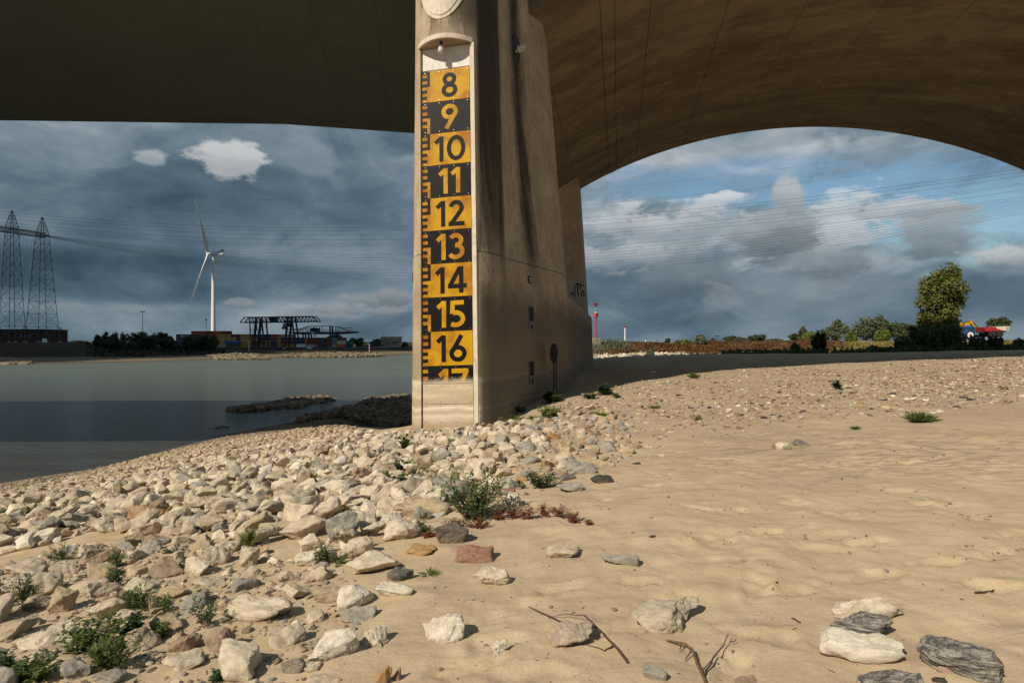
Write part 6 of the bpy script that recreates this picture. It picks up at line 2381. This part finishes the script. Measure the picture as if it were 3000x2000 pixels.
def lattice(name, base, H, wb, wm, hm, label, npan=13):
    root = empty(name, base, R(8), label, 'lattice tower', 'lattice towers carrying the river crossing')
    def wid(z):
        return wb + (wm - wb) * (z / hm) if z < hm else max(0.4, wm * (1 - (z - hm) / (H - hm)) ** .8)
    legs, br = MB(), MB()
    zs = [hm * (1 - (1 - i / npan) ** 1.0) for i in range(npan + 1)]
    zs = [0]
    st = hm / 7.5
    while zs[-1] + st < hm * .99:
        zs.append(zs[-1] + st); st *= .93
    zs += [hm, hm + (H - hm) * .22, hm + (H - hm) * .45, hm + (H - hm) * .68, H]
    C4 = ((-1, -1), (1, -1), (1, 1), (-1, 1))
    for z0, z1 in zip(zs[:-1], zs[1:]):
        w0, w1 = wid(z0) / 2, wid(z1) / 2
        for i in range(4):
            (ax, ay), (bx_, by_) = C4[i], C4[(i + 1) % 4]
            legs.tube((ax * w0, ay * w0, z0), (ax * w1, ay * w1, z1), .22, .22, 4)
            br.tube((ax * w0, ay * w0, z0), (bx_ * w1, by_ * w1, z1), .095, .095, 4)
            br.tube((bx_ * w0, by_ * w0, z0), (ax * w1, ay * w1, z1), .095, .095, 4)
            br.tube((ax * w1, ay * w1, z1), (bx_ * w1, by_ * w1, z1), .11, .11, 4)
            mid0 = ((ax + bx_) / 2 * w0, (ay + by_) / 2 * w0, z0)
            if wid(z0) > 9: br.tube(mid0, ((ax * 1.0) * (w0 + w1) / 2, ay * (w0 + w1) / 2, (z0 + z1) / 2), .07, .07, 4)
    legs.build('corner_legs', M_STEEL, root)
    br.build('bracing', M_STEEL, root)
    for (ax, ay) in C4:
        MB().box((ax * wb / 2, ay * wb / 2, -1.6), (2.0, 2.0, 3.4)).build('footing', M_CONC, root)
    return root


D1, D2 = 480.0, 500.0
b1, b2 = at(35, 1000, D1), at(124, 1000, D2)
lattice('lattice_tower', b1, at(40, 617, D1).z - b1.z, 13.0, 6.0, at(40, 663, D1).z - b1.z, 'left of two tall lattice towers, cut by the crossbeam near its head')
lattice('lattice_tower', b2, at(121, 636, D2).z - b2.z, 17.5, 6.6, at(121, 686, D2).z - b2.z, 'right of two tall lattice towers where the crossbeam ends')
beam = empty('lattice_crossbeam', at(132, 690, D2), 0, 'lattice crossbeam joining the heads of the two towers', 'crossbeam')
q0 = at(132, 687, D2); q1 = at(-260, 630, 432)
chords, web = MB(), MB()
N = 34
side = Vector((q1 - q0)).cross(Vector((0, 0, 1))).normalized() * 1.7
for i in range(N):
    a = q0.lerp(q1, i / N) - q0; b = q0.lerp(q1, (i + 1) / N) - q0
    hz = Vector((0, 0, 2.0))
    for s_ in (side, -side):
        for h_ in (hz, -hz): chords.tube(a + s_ + h_, b + s_ + h_, .28, .28, 4)
        web.tube(a + s_ - hz, b + s_ + hz, .14, .14, 4); web.tube(a + s_ + hz, b + s_ - hz, .14, .14, 4)
        web.tube(a + s_ - hz, a + s_ + hz, .14, .14, 4)
    web.tube(a + side + hz, b - side + hz, .14, .14, 4); web.tube(a + side - hz, b - side - hz, .14, .14, 4)
chords.build('chords', M_STEEL, beam); web.build('web_members', M_STEEL, beam)

M_WIRE = plain('dark_power_cable', (0.035, 0.038, 0.042), 0.7)


def wire(i, px0, ys, grp, lab, d0=490.0, rad=0.075):
    """a cable hung between a tower across the river and one beyond the right edge, through three surveyed heights"""
    A0 = Vector(((px0 - 1500) / F * d0, d0, 0)); B0 = Vector((560, 300, 0))
    rows, rhs = [], []
    for px, py in ys:
        k = (px - 1500) / F
        s_ = (k * A0.y - A0.x) / ((B0.x - A0.x) - k * (B0.y - A0.y))
        dd = A0.y + s_ * (B0.y - A0.y)
        rows.append([1 - s_, s_, -4 * s_ * (1 - s_)]); rhs.append(E + (1000 - py) / F * dd)
    zA, zB, sag = np.linalg.solve(np.array(rows), np.array(rhs))
    pts = []
    n = 48
    for j in range(n + 1):
        s_ = j / n
        p = A0.lerp(B0, s_); p.z = zA + (zB - zA) * s_ - 4 * sag * s_ * (1 - s_)
        pts.append(p)
    mb = MB()
    rr = []
    for p in pts:
        rr.append([p + Vector((0, rad * math.cos(q), rad * math.sin(q))) for q in (0, 2.09, 4.19)])
    mb.loft(rr, True, True, True)
    tag(mb.build('power_cable', M_WIRE), lab, 'cable', grp)


YL = [618, 627, 637, 650, 657, 664]
YM = [664, 673, 685, 701, 712, 719]
YR = [640, 652, 666, 678, 689, 700]
YE = [493, 503, 515, 536, 541, 556]
for i in range(6):
    wire(i, -120, [(0, YL[i]), (1185, YM[i]), (3000, YE[i])], 'upper cables over the river', ['topmost', 'second', 'third', 'fourth', 'fifth', 'lowest'][i] + ' of six upper power cables passing the tower heads')
YM2 = [745, 755, 763, 771, 778, 788, 794, 800, 807]
YE2 = [575, 581, 586, 592, 597, 603, 609, 616, 624]
for i in range(9):
    wire(i, 134 - i * 3, [(140, 690 + i * .5), (1185, YM2[i]), (3000, YE2[i])], 'lower cables over the river', ['topmost', 'second', 'third', 'fourth', 'fifth', 'sixth', 'seventh', 'eighth', 'lowest'][i] + ' of nine lower power cables hung from the crossbeam', 500.0 - i)
for i, (y0, y1, y2) in enumerate([(521, 585, 380), (571, 625, 440)]):
    wire(i, -200, [(0, y0), (1185, y1), (3000, y2)], 'topmost cables over the river', ['higher', 'lower'][i] + ' of two faint power cables high above the towers', 470.0, .05)
for i, (px, y0, px2, y2) in enumerate([(22, 676, 2, 905), (80, 683, 57, 905), (103, 686, 80, 940)]):
    a, b = at(px, y0, 487), at(px2, y2, 487)
    mb = MB(); mb.path([a, a.lerp(b, .5) + Vector((1, 0, 0)), b], [.07, .07, .07], 4)
    tag(mb.build('down_cable', M_WIRE), ['leftmost', 'middle', 'rightmost'][i] + ' cable dropping from the crossbeam beside the towers', 'cable')

# ------------------------------------------------------------------ harbour on the far side
QD = 452.0
QZ = E - 4.65
M_QUAY = plain('dark_sheet_pile', (0.035, 0.032, 0.030), 0.8, 0.2, 0, .3, .5, .4)
M_QTOP = plain('quay_concrete', (0.20, 0.19, 0.17), 0.9)
x0, x1 = (520 - 1500) / F * QD, (1118 - 1500) / F * QD
q = empty('quay_wall', ((x0 + x1) / 2, QD, QZ), 0, 'dark sheet pile quay wall below the container rows', 'quay')
MB().box((0, 35, -4.5), (x1 - x0, 70, 8.6)).build('quay_body', M_QTOP, q)
MB().box((0, -.3, -.15), (x1 - x0, .8, .5)).build('coping', M_QTOP, q)
mb = MB()
n = 110
for i in range(n):
    xa = -(x1 - x0) / 2 + (x1 - x0) * i / n
    w = (x1 - x0) / n
    mb.add([(xa, -.2, -.4), (xa + w * .3, -.7, -.4), (xa + w * .7, -.7, -.4), (xa + w, -.2, -.4), (xa, -.2, -5), (xa + w * .3, -.7, -5), (xa + w * .7, -.7, -5), (xa + w, -.2, -5)],
           [(0, 1, 5, 4), (1, 2, 6, 5), (2, 3, 7, 6)])
mb.build('sheet_piles', M_QUAY, q)
q = empty('sheet_pile_screen', at(805, 1036, 296), 0, 'tan sheet pile screen between two stony bank ends', 'quay')
M_TPILE = plain('tan_sheet_pile', (0.20, 0.15, 0.095), 0.8)
mb = MB()
for i in range(30):
    xa = -8 + i * .5
    mb.box((xa, 0 if i % 2 else -.15, -.6), (.42, .2, 3.4))
mb.build('sheet_piles', M_TPILE, q)
# stony groyne heads on the far bank
gst = []
rg = np.random.default_rng(8)
for poly in ([(0, 1050), (40, 1051), (88, 1060), (84, 1067), (0, 1068)], [(600, 1040), (690, 1036), (760, 1038), (792, 1048), (780, 1052), (640, 1052)], [(812, 1045), (830, 1037), (960, 1033), (1100, 1034), (1130, 1040), (1000, 1046)]):
    pxs = rg.uniform(min(p[0] for p in poly), max(p[0] for p in poly), 1500); pys = rg.uniform(min(p[1] for p in poly), max(p[1] for p in poly), 1500)
    m = inpoly(pxs, pys, poly)
    top = min(p[1] for p in poly); bot = max(p[1] for p in poly)
    for a, b in zip(pxs[m], pys[m]):
        dn = 7.6 * F / (bot - 1000) * (0.96 if a > 300 else 1)
        dd = dn * (1 + 0.14 * (bot - b) / (bot - top))
        p = at(a, b, dd)
        gst.append((p.x, p.y, p.z, rg.uniform(.7, 1.9), np.array((0.30, 0.245, 0.17)) * rg.uniform(.5, 1.1)))
joined('bank_stones', gst, 'tan stone facing on the groyne heads of the far bank')

M_CONT = plain('painted_container_steel', (1, 1, 1), 0.6, 0.3, 0, .12, .6, .25, True)
CCOL = {'mustard': (0.493, 0.290, 0.065), 'maroon': (0.160, 0.036, 0.032), 'navy': (0.023, 0.043, 0.109), 'rust': (0.377, 0.065, 0.036), 'orange': (0.609, 0.123, 0.036),
        'grey': (0.348, 0.319, 0.275), 'blue': (0.051, 0.123, 0.348), 'green': (0.029, 0.123, 0.080), 'cream': (0.609, 0.551, 0.435), 'teal': (0.145, 0.290, 0.290), 'white': (0.797, 0.800, 0.800)}
CMESH = {}


def cont_mesh(L_):
    L_ = round(L_, 1)
    if L_ not in CMESH:
        mb = MB()
        mb.box((0, 0, 1.3), (L_, 2.4, 2.55))
        for sx in (-1, 1):
            mb.box((sx * (L_ / 2 - .07), -1.23, 1.3), (.16, .08, 2.6))
        mb.box((0, -1.23, 2.52), (L_, .08, .14)); mb.box((0, -1.23, .08), (L_, .08, .14))
        n = int(L_ / .9)
        for k in range(n):
            mb.box((-L_ / 2 + (k + .5) * L_ / n, -1.215, 1.3), (L_ / n * .45, .05, 2.3))
        me = bpy.data.meshes.new('shipping_container')
        me.from_pydata(mb.v, [], mb.f)
        me.materials.append(M_CONT)
        CMESH[L_] = me
    return CMESH[L_]


TIERS = ['bottom', 'second', 'third', 'fourth', 'top']
ORD = ['first', 'second', 'third', 'fourth', 'fifth', 'sixth', 'seventh', 'eighth', 'ninth', 'tenth', 'eleventh', 'twelfth']
cnt = {}


def container(xa, xb, tier, colr, row_d, extra=None):
    w = (xb - xa) / F * row_d - .12
    o = link('shipping_container', cont_mesh(w))
    o.location = (((xa + xb) / 2 - 1500) / F * row_d, row_d, QZ + tier * 2.62 + .02)
    o.color = CCOL[colr] + (1,)
    k = (colr, tier)
    cnt[k] = cnt.get(k, 0) + 1
    tag(o, extra or f'{colr} shipping container on the quay, {ORD[cnt[k] - 1]} {colr} one from the left in the {TIERS[tier]} tier', 'shipping container', 'shipping containers stacked on the quay')
    return o


for xa, xb, tiers in [
    (518, 562, ['grey', 'navy', 'navy', 'navy']), (562, 608, ['maroon', 'maroon', 'maroon', 'maroon', 'rust']), (608, 626, ['maroon', 'maroon', 'rust', 'maroon', 'maroon']),
    (626, 638, ['mustard', 'navy', 'navy', 'rust', 'orange']), (638, 650, ['mustard', 'mustard', 'mustard', 'mustard', 'orange']),
    (650, 663, ['grey', 'mustard', 'mustard', 'mustard', 'maroon']), (663, 678, ['grey', 'navy', 'mustard', 'mustard', 'maroon']),
    (678, 694, ['teal', 'maroon', 'mustard', 'maroon']), (694, 706, ['mustard', 'maroon', 'maroon', 'maroon']), (706, 739, ['mustard', 'mustard', 'mustard', 'mustard']),
    (739, 758, ['green', 'maroon', 'mustard', 'maroon']), (758, 776, ['mustard', 'maroon', 'navy', 'blue']), (776, 795, ['mustard', 'mustard', 'maroon', 'navy']),
    (795, 813, ['navy', 'navy', 'maroon', 'rust']), (813, 822, ['mustard', 'mustard', 'mustard', 'mustard']), (822, 866, ['mustard', 'maroon', 'maroon', 'cream']),
    (866, 892, ['navy', 'navy', 'navy']), (892, 901, ['grey', 'mustard', 'mustard']), (901, 934, ['maroon', 'maroon', 'maroon']), (934, 949, ['navy', 'navy', 'green']),
    (949, 972, ['maroon', 'maroon', 'maroon']), (972, 988, ['grey', 'teal', 'teal']), (988, 1015, ['orange', 'cream', 'maroon']), (1015, 1034, ['navy', 'green']), (1026, 1040, ['white']),
]:
    dd = 458 + (xa * 7 % 5)
    for t, c in enumerate(tiers): container(xa, xb, t, c, dd)
container(660, 703, 1.0 and 1, 'blue', 455.2, 'light blue container with white marks standing forward in the second tier')
cc = container(634, 664, 0, 'grey', 455.2, 'pale grey container standing forward on the quay edge')
container(868, 894, 0, 'white', 454.5, 'white container at the quay edge between the cranes')
container(905, 918, 0, 'grey', 454.5, 'small grey container at the quay edge between the cranes')
# white lettering on the navy stack
fc = bpy.data.curves.new('lettering', 'FONT'); fc.body = 'samskip'; fc.size = 2.6; fc.extrude = .02; fc.align_x = 'LEFT'
fo = bpy.data.objects.new('lettering_source', fc); COL.objects.link(fo)
bpy.context.view_layer.update()
me = bpy.data.meshes.new_from_object(fo.evaluated_get(bpy.context.evaluated_depsgraph_get()))
bpy.data.objects.remove(fo)
par = [o for o in bpy.data.objects if o.get('category') == 'shipping container' and o['label'].startswith('navy') and 'fourth tier' in o['label']][0]
o = link('lettering', me, M_WHITE, par)
o.rotation_euler = (R(90), 0, 0)
o.location = (-3.0, -1.30, .45)

M_CRANE = plain('blue_black_crane_steel', (0.022, 0.035, 0.055), 0.5, 0.3)
M_CSIGN = plain('white_crane_sign', (0.50, 0.56, 0.60), 0.5)


def r6(zx_, zy_, dd, dep=0.0):
    p = at(650 + zx_ * .2296, 900 + zy_ * .2296, dd)
    return p + Vector((0, dep, 0))


cd = 452.0
c1 = empty('gantry_crane', (0, 0, 0), 0, 'tall dark blue gantry crane with a lattice girder over the containers', 'crane')
mb, wb_ = MB(), MB()
for dep in (-4, 4):
    mb.tube(r6(262, 195, cd, dep), r6(1240, 180, cd, dep), .55, .55, 4)
    mb.tube(r6(318, 130, cd, dep), r6(1185, 118, cd, dep), .45, .45, 4)
    wb_.tube(r6(262, 195, cd, dep), r6(318, 130, cd, dep), .4, .4, 4); wb_.tube(r6(1240, 180, cd, dep), r6(1185, 118, cd, dep), .4, .4, 4)
    n = 20
    for i in range(n):
        xa = 318 + (1185 - 318) * i / n; xb = 318 + (1185 - 318) * (i + 1) / n; xm = (xa + xb) / 2
        wb_.tube(r6(xa, 130 - i * .6, cd, dep), r6(xm, 192 - i * .7, cd, dep), .22, .22, 4)
        wb_.tube(r6(xm, 192 - i * .7, cd, dep), r6(xb, 130 - i * .6, cd, dep), .22, .22, 4)
for i in range(12):
    xa = 300 + 80 * i
    wb_.tube(r6(xa, 192 - i, cd, -4), r6(xa, 192 - i, cd, 4), .2, .2, 4)
mb.build('girder_chords', M_CRANE, c1); wb_.build('girder_web', M_CRANE, c1)
for (a, b, w_) in (((468, 140), (435, 505), 1.15), ((535, 140), (566, 505), .75), ((868, 120), (826, 505), 1.0), ((912, 125), (968, 505), .8)):
    for dep in (-4, 4):
        MB().tube(r6(*a, cd, dep), r6(*b, cd, dep), w_, w_ * .8, 4).build('leg', M_CRANE, c1)
mb = MB()
for a, b in (((383, 120), (386, 505)), ((388, 200), (412, 505)), ((470, 225), (522, 505)), ((400, 285), (545, 290)), ((500, 288), (552, 288))):
    mb.tube(r6(*a, cd, -4), r6(*b, cd, -4), .28, .28, 4)
for i in range(6):
    mb.box(r6(440, 205 + i * 28, cd, -5), (2.6, 1.4, .35))
mb.build('stairs_and_stays', M_CRANE, c1)
mb = MB(); mb.box(r6(660, 155, cd, 0), (17.5 * .95, 6, 12 * .95), 0) if False else mb.box(r6(663, 153, cd, 0), (4.6, 6, 3.2)); mb.build('machine_house', M_CRANE, c1)
mb = MB(); mb.box(r6(850, 185, cd, 0), (5.2, 5, 2.2)); mb.box(r6(845, 228, cd, 0), (7.2, 3, 2.6)); mb.build('trolley', M_CRANE, c1)
MB().box(r6(824, 230, cd, -1.7), (3.0, .2, 1.7)).build('trolley_sign', M_CSIGN, c1)
mb = MB(); mb.box(r6(790, 264, cd, 0), (2.5, 2.2, 1.9)); mb.build('cab', plain('crane_cab', (0.20, 0.15, 0.07), 0.5), c1)
mb = MB(); mb.tube(r6(826, 245, cd, 0), r6(826, 330, cd, 0), .10, .10, 4); mb.build('hoist_rope', M_CRANE, c1)

cd = 470.0
c2 = empty('gantry_crane', (0, 0, 0), 0, 'lower blue grey gantry crane with a solid girder to the right', 'crane')
mb = MB()
mb.prism([r6(805, 322, cd, -3), r6(880, 316, cd, -3), r6(1735, 306, cd, -3), r6(1735, 325, cd, -3), r6(1530, 345, cd, -3), r6(960, 345, cd, -3), r6(900, 332, cd, -3)], (0, 6, 0))
mb.build('girder', plain('grey_blue_girder', (0.045, 0.06, 0.075), 0.5), c2)
mb = MB()
for dep in (-3, 3):
    P6 = [(860, 280), (1010, 275), (1112, 240), (1395, 237), (1465, 243), (1545, 266), (1675, 264)]
    for a, b in zip(P6[:-1], P6[1:]): mb.tube(r6(*a, cd, dep), r6(*b, cd, dep), .22, .22, 4)
    mb.tube(r6(1465, 243, cd, dep), r6(1620, 305, cd, dep), .2, .2, 4); mb.tube(r6(1112, 240, cd, dep), r6(960, 312, cd, dep), .2, .2, 4)
    for a in range(860, 1700, 48):
        if not 1110 < a < 1240: mb.tube(r6(a, 272, cd, dep), r6(a, 312, cd, dep), .13, .13, 4)
    mb.tube(r6(860, 292, cd, dep), r6(1675, 288, cd, dep), .12, .12, 4)
    for a in (1112, 1188, 1265, 1395, 1465): mb.tube(r6(a, 240, cd, dep), r6(a, 312, cd, dep), .3, .3, 4)
mb.build('railing_frame', M_CRANE, c2)
for a, b in (((1050, 345), (1052, 505)), ((1122, 345), (1124, 505)), ((1395, 240), (1397, 505)), ((1465, 345), (1467, 505))):
    for dep in (-3, 3): MB().tube(r6(*a, cd, dep), r6(*b, cd, dep), .75, .7, 4).build('leg', M_CRANE, c2)
mb = MB(); mb.box(r6(1188, 287, cd, 0), (6.0, 5, 3.0)); mb.tube(r6(1130, 300, cd, 0), r6(1180, 258, cd, 0), .8, .8, 5); mb.build('machine_house', M_CRANE, c2)
MB().box(r6(1175, 327, cd, -3.3), (3.2, .2, 1.9)).build('trolley_sign', M_CSIGN, c2)
mb = MB(); mb.box(r6(1186, 370, cd, 0), (4.6, 2, .5)); mb.tube(r6(1186, 345, cd, 0), r6(1186, 368, cd, 0), .4, .4, 4); mb.build('spreader', M_CRANE, c2)

# beige rounded building, its dark ramp; brown hall; tank; spire; masts; poles
M_BEIGE = plain('beige_cladding', (0.30, 0.265, 0.21), 0.8, 0.2, 0, .1, .3, .15)
bd = 420.0
b0 = at(1146, 1016, bd); sc = bd / F
bb = empty('round_building', b0, 0, 'beige building with rounded overhanging end beside the pier edge', 'building')
def oval(rx, ry, z, ox=0):
    return [(ox + rx * math.cos(q), ry * math.sin(q), z) for q in np.linspace(0, 2 * math.pi, 33)[:-1]]
W2 = 31 * sc
mb = MB(); mb.loft([oval(W2 * .96, 7, 0, .0), oval(W2 * .97, 7, 13 * sc, 0)], True, True, True); mb.build('lower_storey', M_BEIGE, bb, smooth=40)
mb = MB(); mb.loft([oval(W2 * .96, 7.2, 14 * sc, 0), oval(W2, 7.4, 15.5 * sc), oval(W2, 7.4, 27 * sc), oval(W2 * .97, 7, 30 * sc, .4)], True, True, True); mb.build('upper_storey', M_BEIGE, bb, smooth=40)
rg2 = random.Random(2)
for i in range(16):
    a = R(rg2.uniform(200, 330)); zz = rg2.uniform(3, 25) * sc
    MB().box((W2 * .985 * math.cos(a), 7.25 * math.sin(a), zz), (.7, .5, .45), a + R(90)).build('window', M_GLASS, bb)
MB().box((W2 * .55, -6.6, 13.6 * sc), (W2 * .6, 1.0, .35)).build('dark_slit', M_BLACK, bb)
mb = MB(); mb.prism([at(1074, 1010, bd) - b0, at(1112, 996, bd) - b0, at(1116, 1000, bd) - b0, at(1116, 1012, bd) - b0, at(1100, 1013, bd) - b0], (0, 5, 0)); mb.build('ramp', M_DARKMETAL, bb)
M_BROWN = plain('dark_brown_hall_cladding', (0.060, 0.034, 0.026), 0.8, 0.15, 0, .2, .2, .3)
hd = 520.0; sc = hd / F
h0 = at(58, 1004, hd)
hl = empty('brown_hall', h0, 0, 'dark brown flat roofed hall behind the lattice towers', 'building')
WH = 140 * sc
MB().box((0, 14, 19.5 * sc), (WH, 28, 39 * sc)).build('walls', M_BROWN, hl)
MB().box((0, 14, 39.3 * sc), (WH + .8, 28.8, .5)).build('roof_edge', M_DARKMETAL, hl)
for i in range(7):
    MB().box((-WH / 2 + 4 + i * 6.2, -.08, 18 * sc), (.3, .16, 36 * sc)).build('pilaster', M_DARKMETAL, hl)
for xx in (1.5, 9):
    MB().box((xx, -.1, 20 * sc), (2.2, .2, 3.2)).build('window', plain('dull_hall_window', (0.14, 0.13, 0.12), .5), hl)
tk = empty('white_tank', at(130, 1004, 470), 0, 'small white tank at the right corner of the brown hall', 'tank')
mb = MB(); mb.tube((0, 0, 0), (0, 0, 3.0), 1.6, 1.6, 16); mb.tube((0, 0, 3.0), (0, 0, 3.5), 1.6, .4, 16); mb.build('shell', M_WHITE, tk, smooth=40)
sp = empty('church_spire', at(340, 1010, 900), 0, 'slim church spire rising behind far bank trees', 'church')
MB().box((0, 0, 5), (5, 5, 14)).build('tower', M_DARKMETAL, sp)
MB().tube((0, 0, 12), (0, 0, 23.5), 2.2, .1, 8).build('spire', M_DARKMETAL, sp)


def mast(px, yb_, yt, d, label, head=3.2, name='floodlight_mast', r=.22):
    b = at(px, yb_, d); h = (yb_ - yt) * d / F
    m = empty(name, b, 0, label, 'light mast')
    MB().tube((0, 0, -2), (0, 0, h), r, r * .7, 6).build('pole', M_DARKMETAL, m)
    mb = MB(); mb.box((0, 0, h), (head, .6, .35))
    for q in (-.4, 0, .4): mb.box((q * head, -.2, h - .45), (head * .16, .5, .55))
    mb.build('lamp_head', M_DARKMETAL, m)


mast(418, 985, 912, 450, 'tall floodlight mast above the big rounded trees')
mast(604, 980, 935, 450, 'floodlight mast left of the turbine tower', 1.8)
mast(452, 990, 974, 450, 'small street light between rounded trees', 1.2, 'street_light', .12)
mast(178, 1004, 961, 430, 'street light right of the lattice towers', 1.2, 'street_light', .14)
mast(66, 968, 955, 520, 'street light behind the brown hall', 1.2, 'street_light', .12)
mast(1124, 990, 974, 420, 'thin flagpole behind the beige building', .3, 'flagpole', .14)
for px, yb_, yt, cols_, lab in ((729, 1034, 995, None, 'white marker pole on the far bank below the quay'), (1082, 1030, 1008, 1, 'red and white banded marker pole on the far bank')):
    b = at(px, yb_, 300); h = (yb_ - yt) * 300 / F
    m = empty('marker_pole', b, 0, lab, 'marker pole')
    if cols_ is None:
        MB().tube((0, 0, -1), (0, 0, h), .14, .14, 8).build('pole', M_WHITE, m)
    else:
        for k in range(5): MB().tube((0, 0, h * k / 5), (0, 0, h * (k + 1) / 5 - .004), .2, .2, 8).build('band', M_REDP if k % 2 else M_WHITE, m)
gw = empty('gangway', at(838, 1018, 440), 0, 'white slanting gangway under the tall crane', 'gangway')
mb = MB(); a = at(836, 1018, 440) - gw.location; b = at(822, 1030, 440) - gw.location; mb.tube(a, b, .3, .3, 4); mb.tube(b, b + Vector((6.5, 0, 0)), .2, .2, 4); mb.build('gangway_frame', M_WHITE, gw)
bo = empty('workboat', at(908, 1029, 430), 0, 'small white boat moored below the quay between the cranes', 'boat')
mb = MB(); mb.prism([(-5.5, 0, .2), (5.5, 0, .2), (6.5, 0, 1.3), (-6, 0, 1.3)], (0, 3, 0)); mb.build('hull', M_WHITE, bo)
mb = MB(); mb.box((-1, 1.5, 2.6), (3.2, 2.4, 2.4)); mb.build('wheelhouse', M_CSIGN, bo)
mb = MB(); mb.box((0, 1.5, 4.2), (9, 2.6, .5)); mb.build('canopy', M_CSIGN, bo)
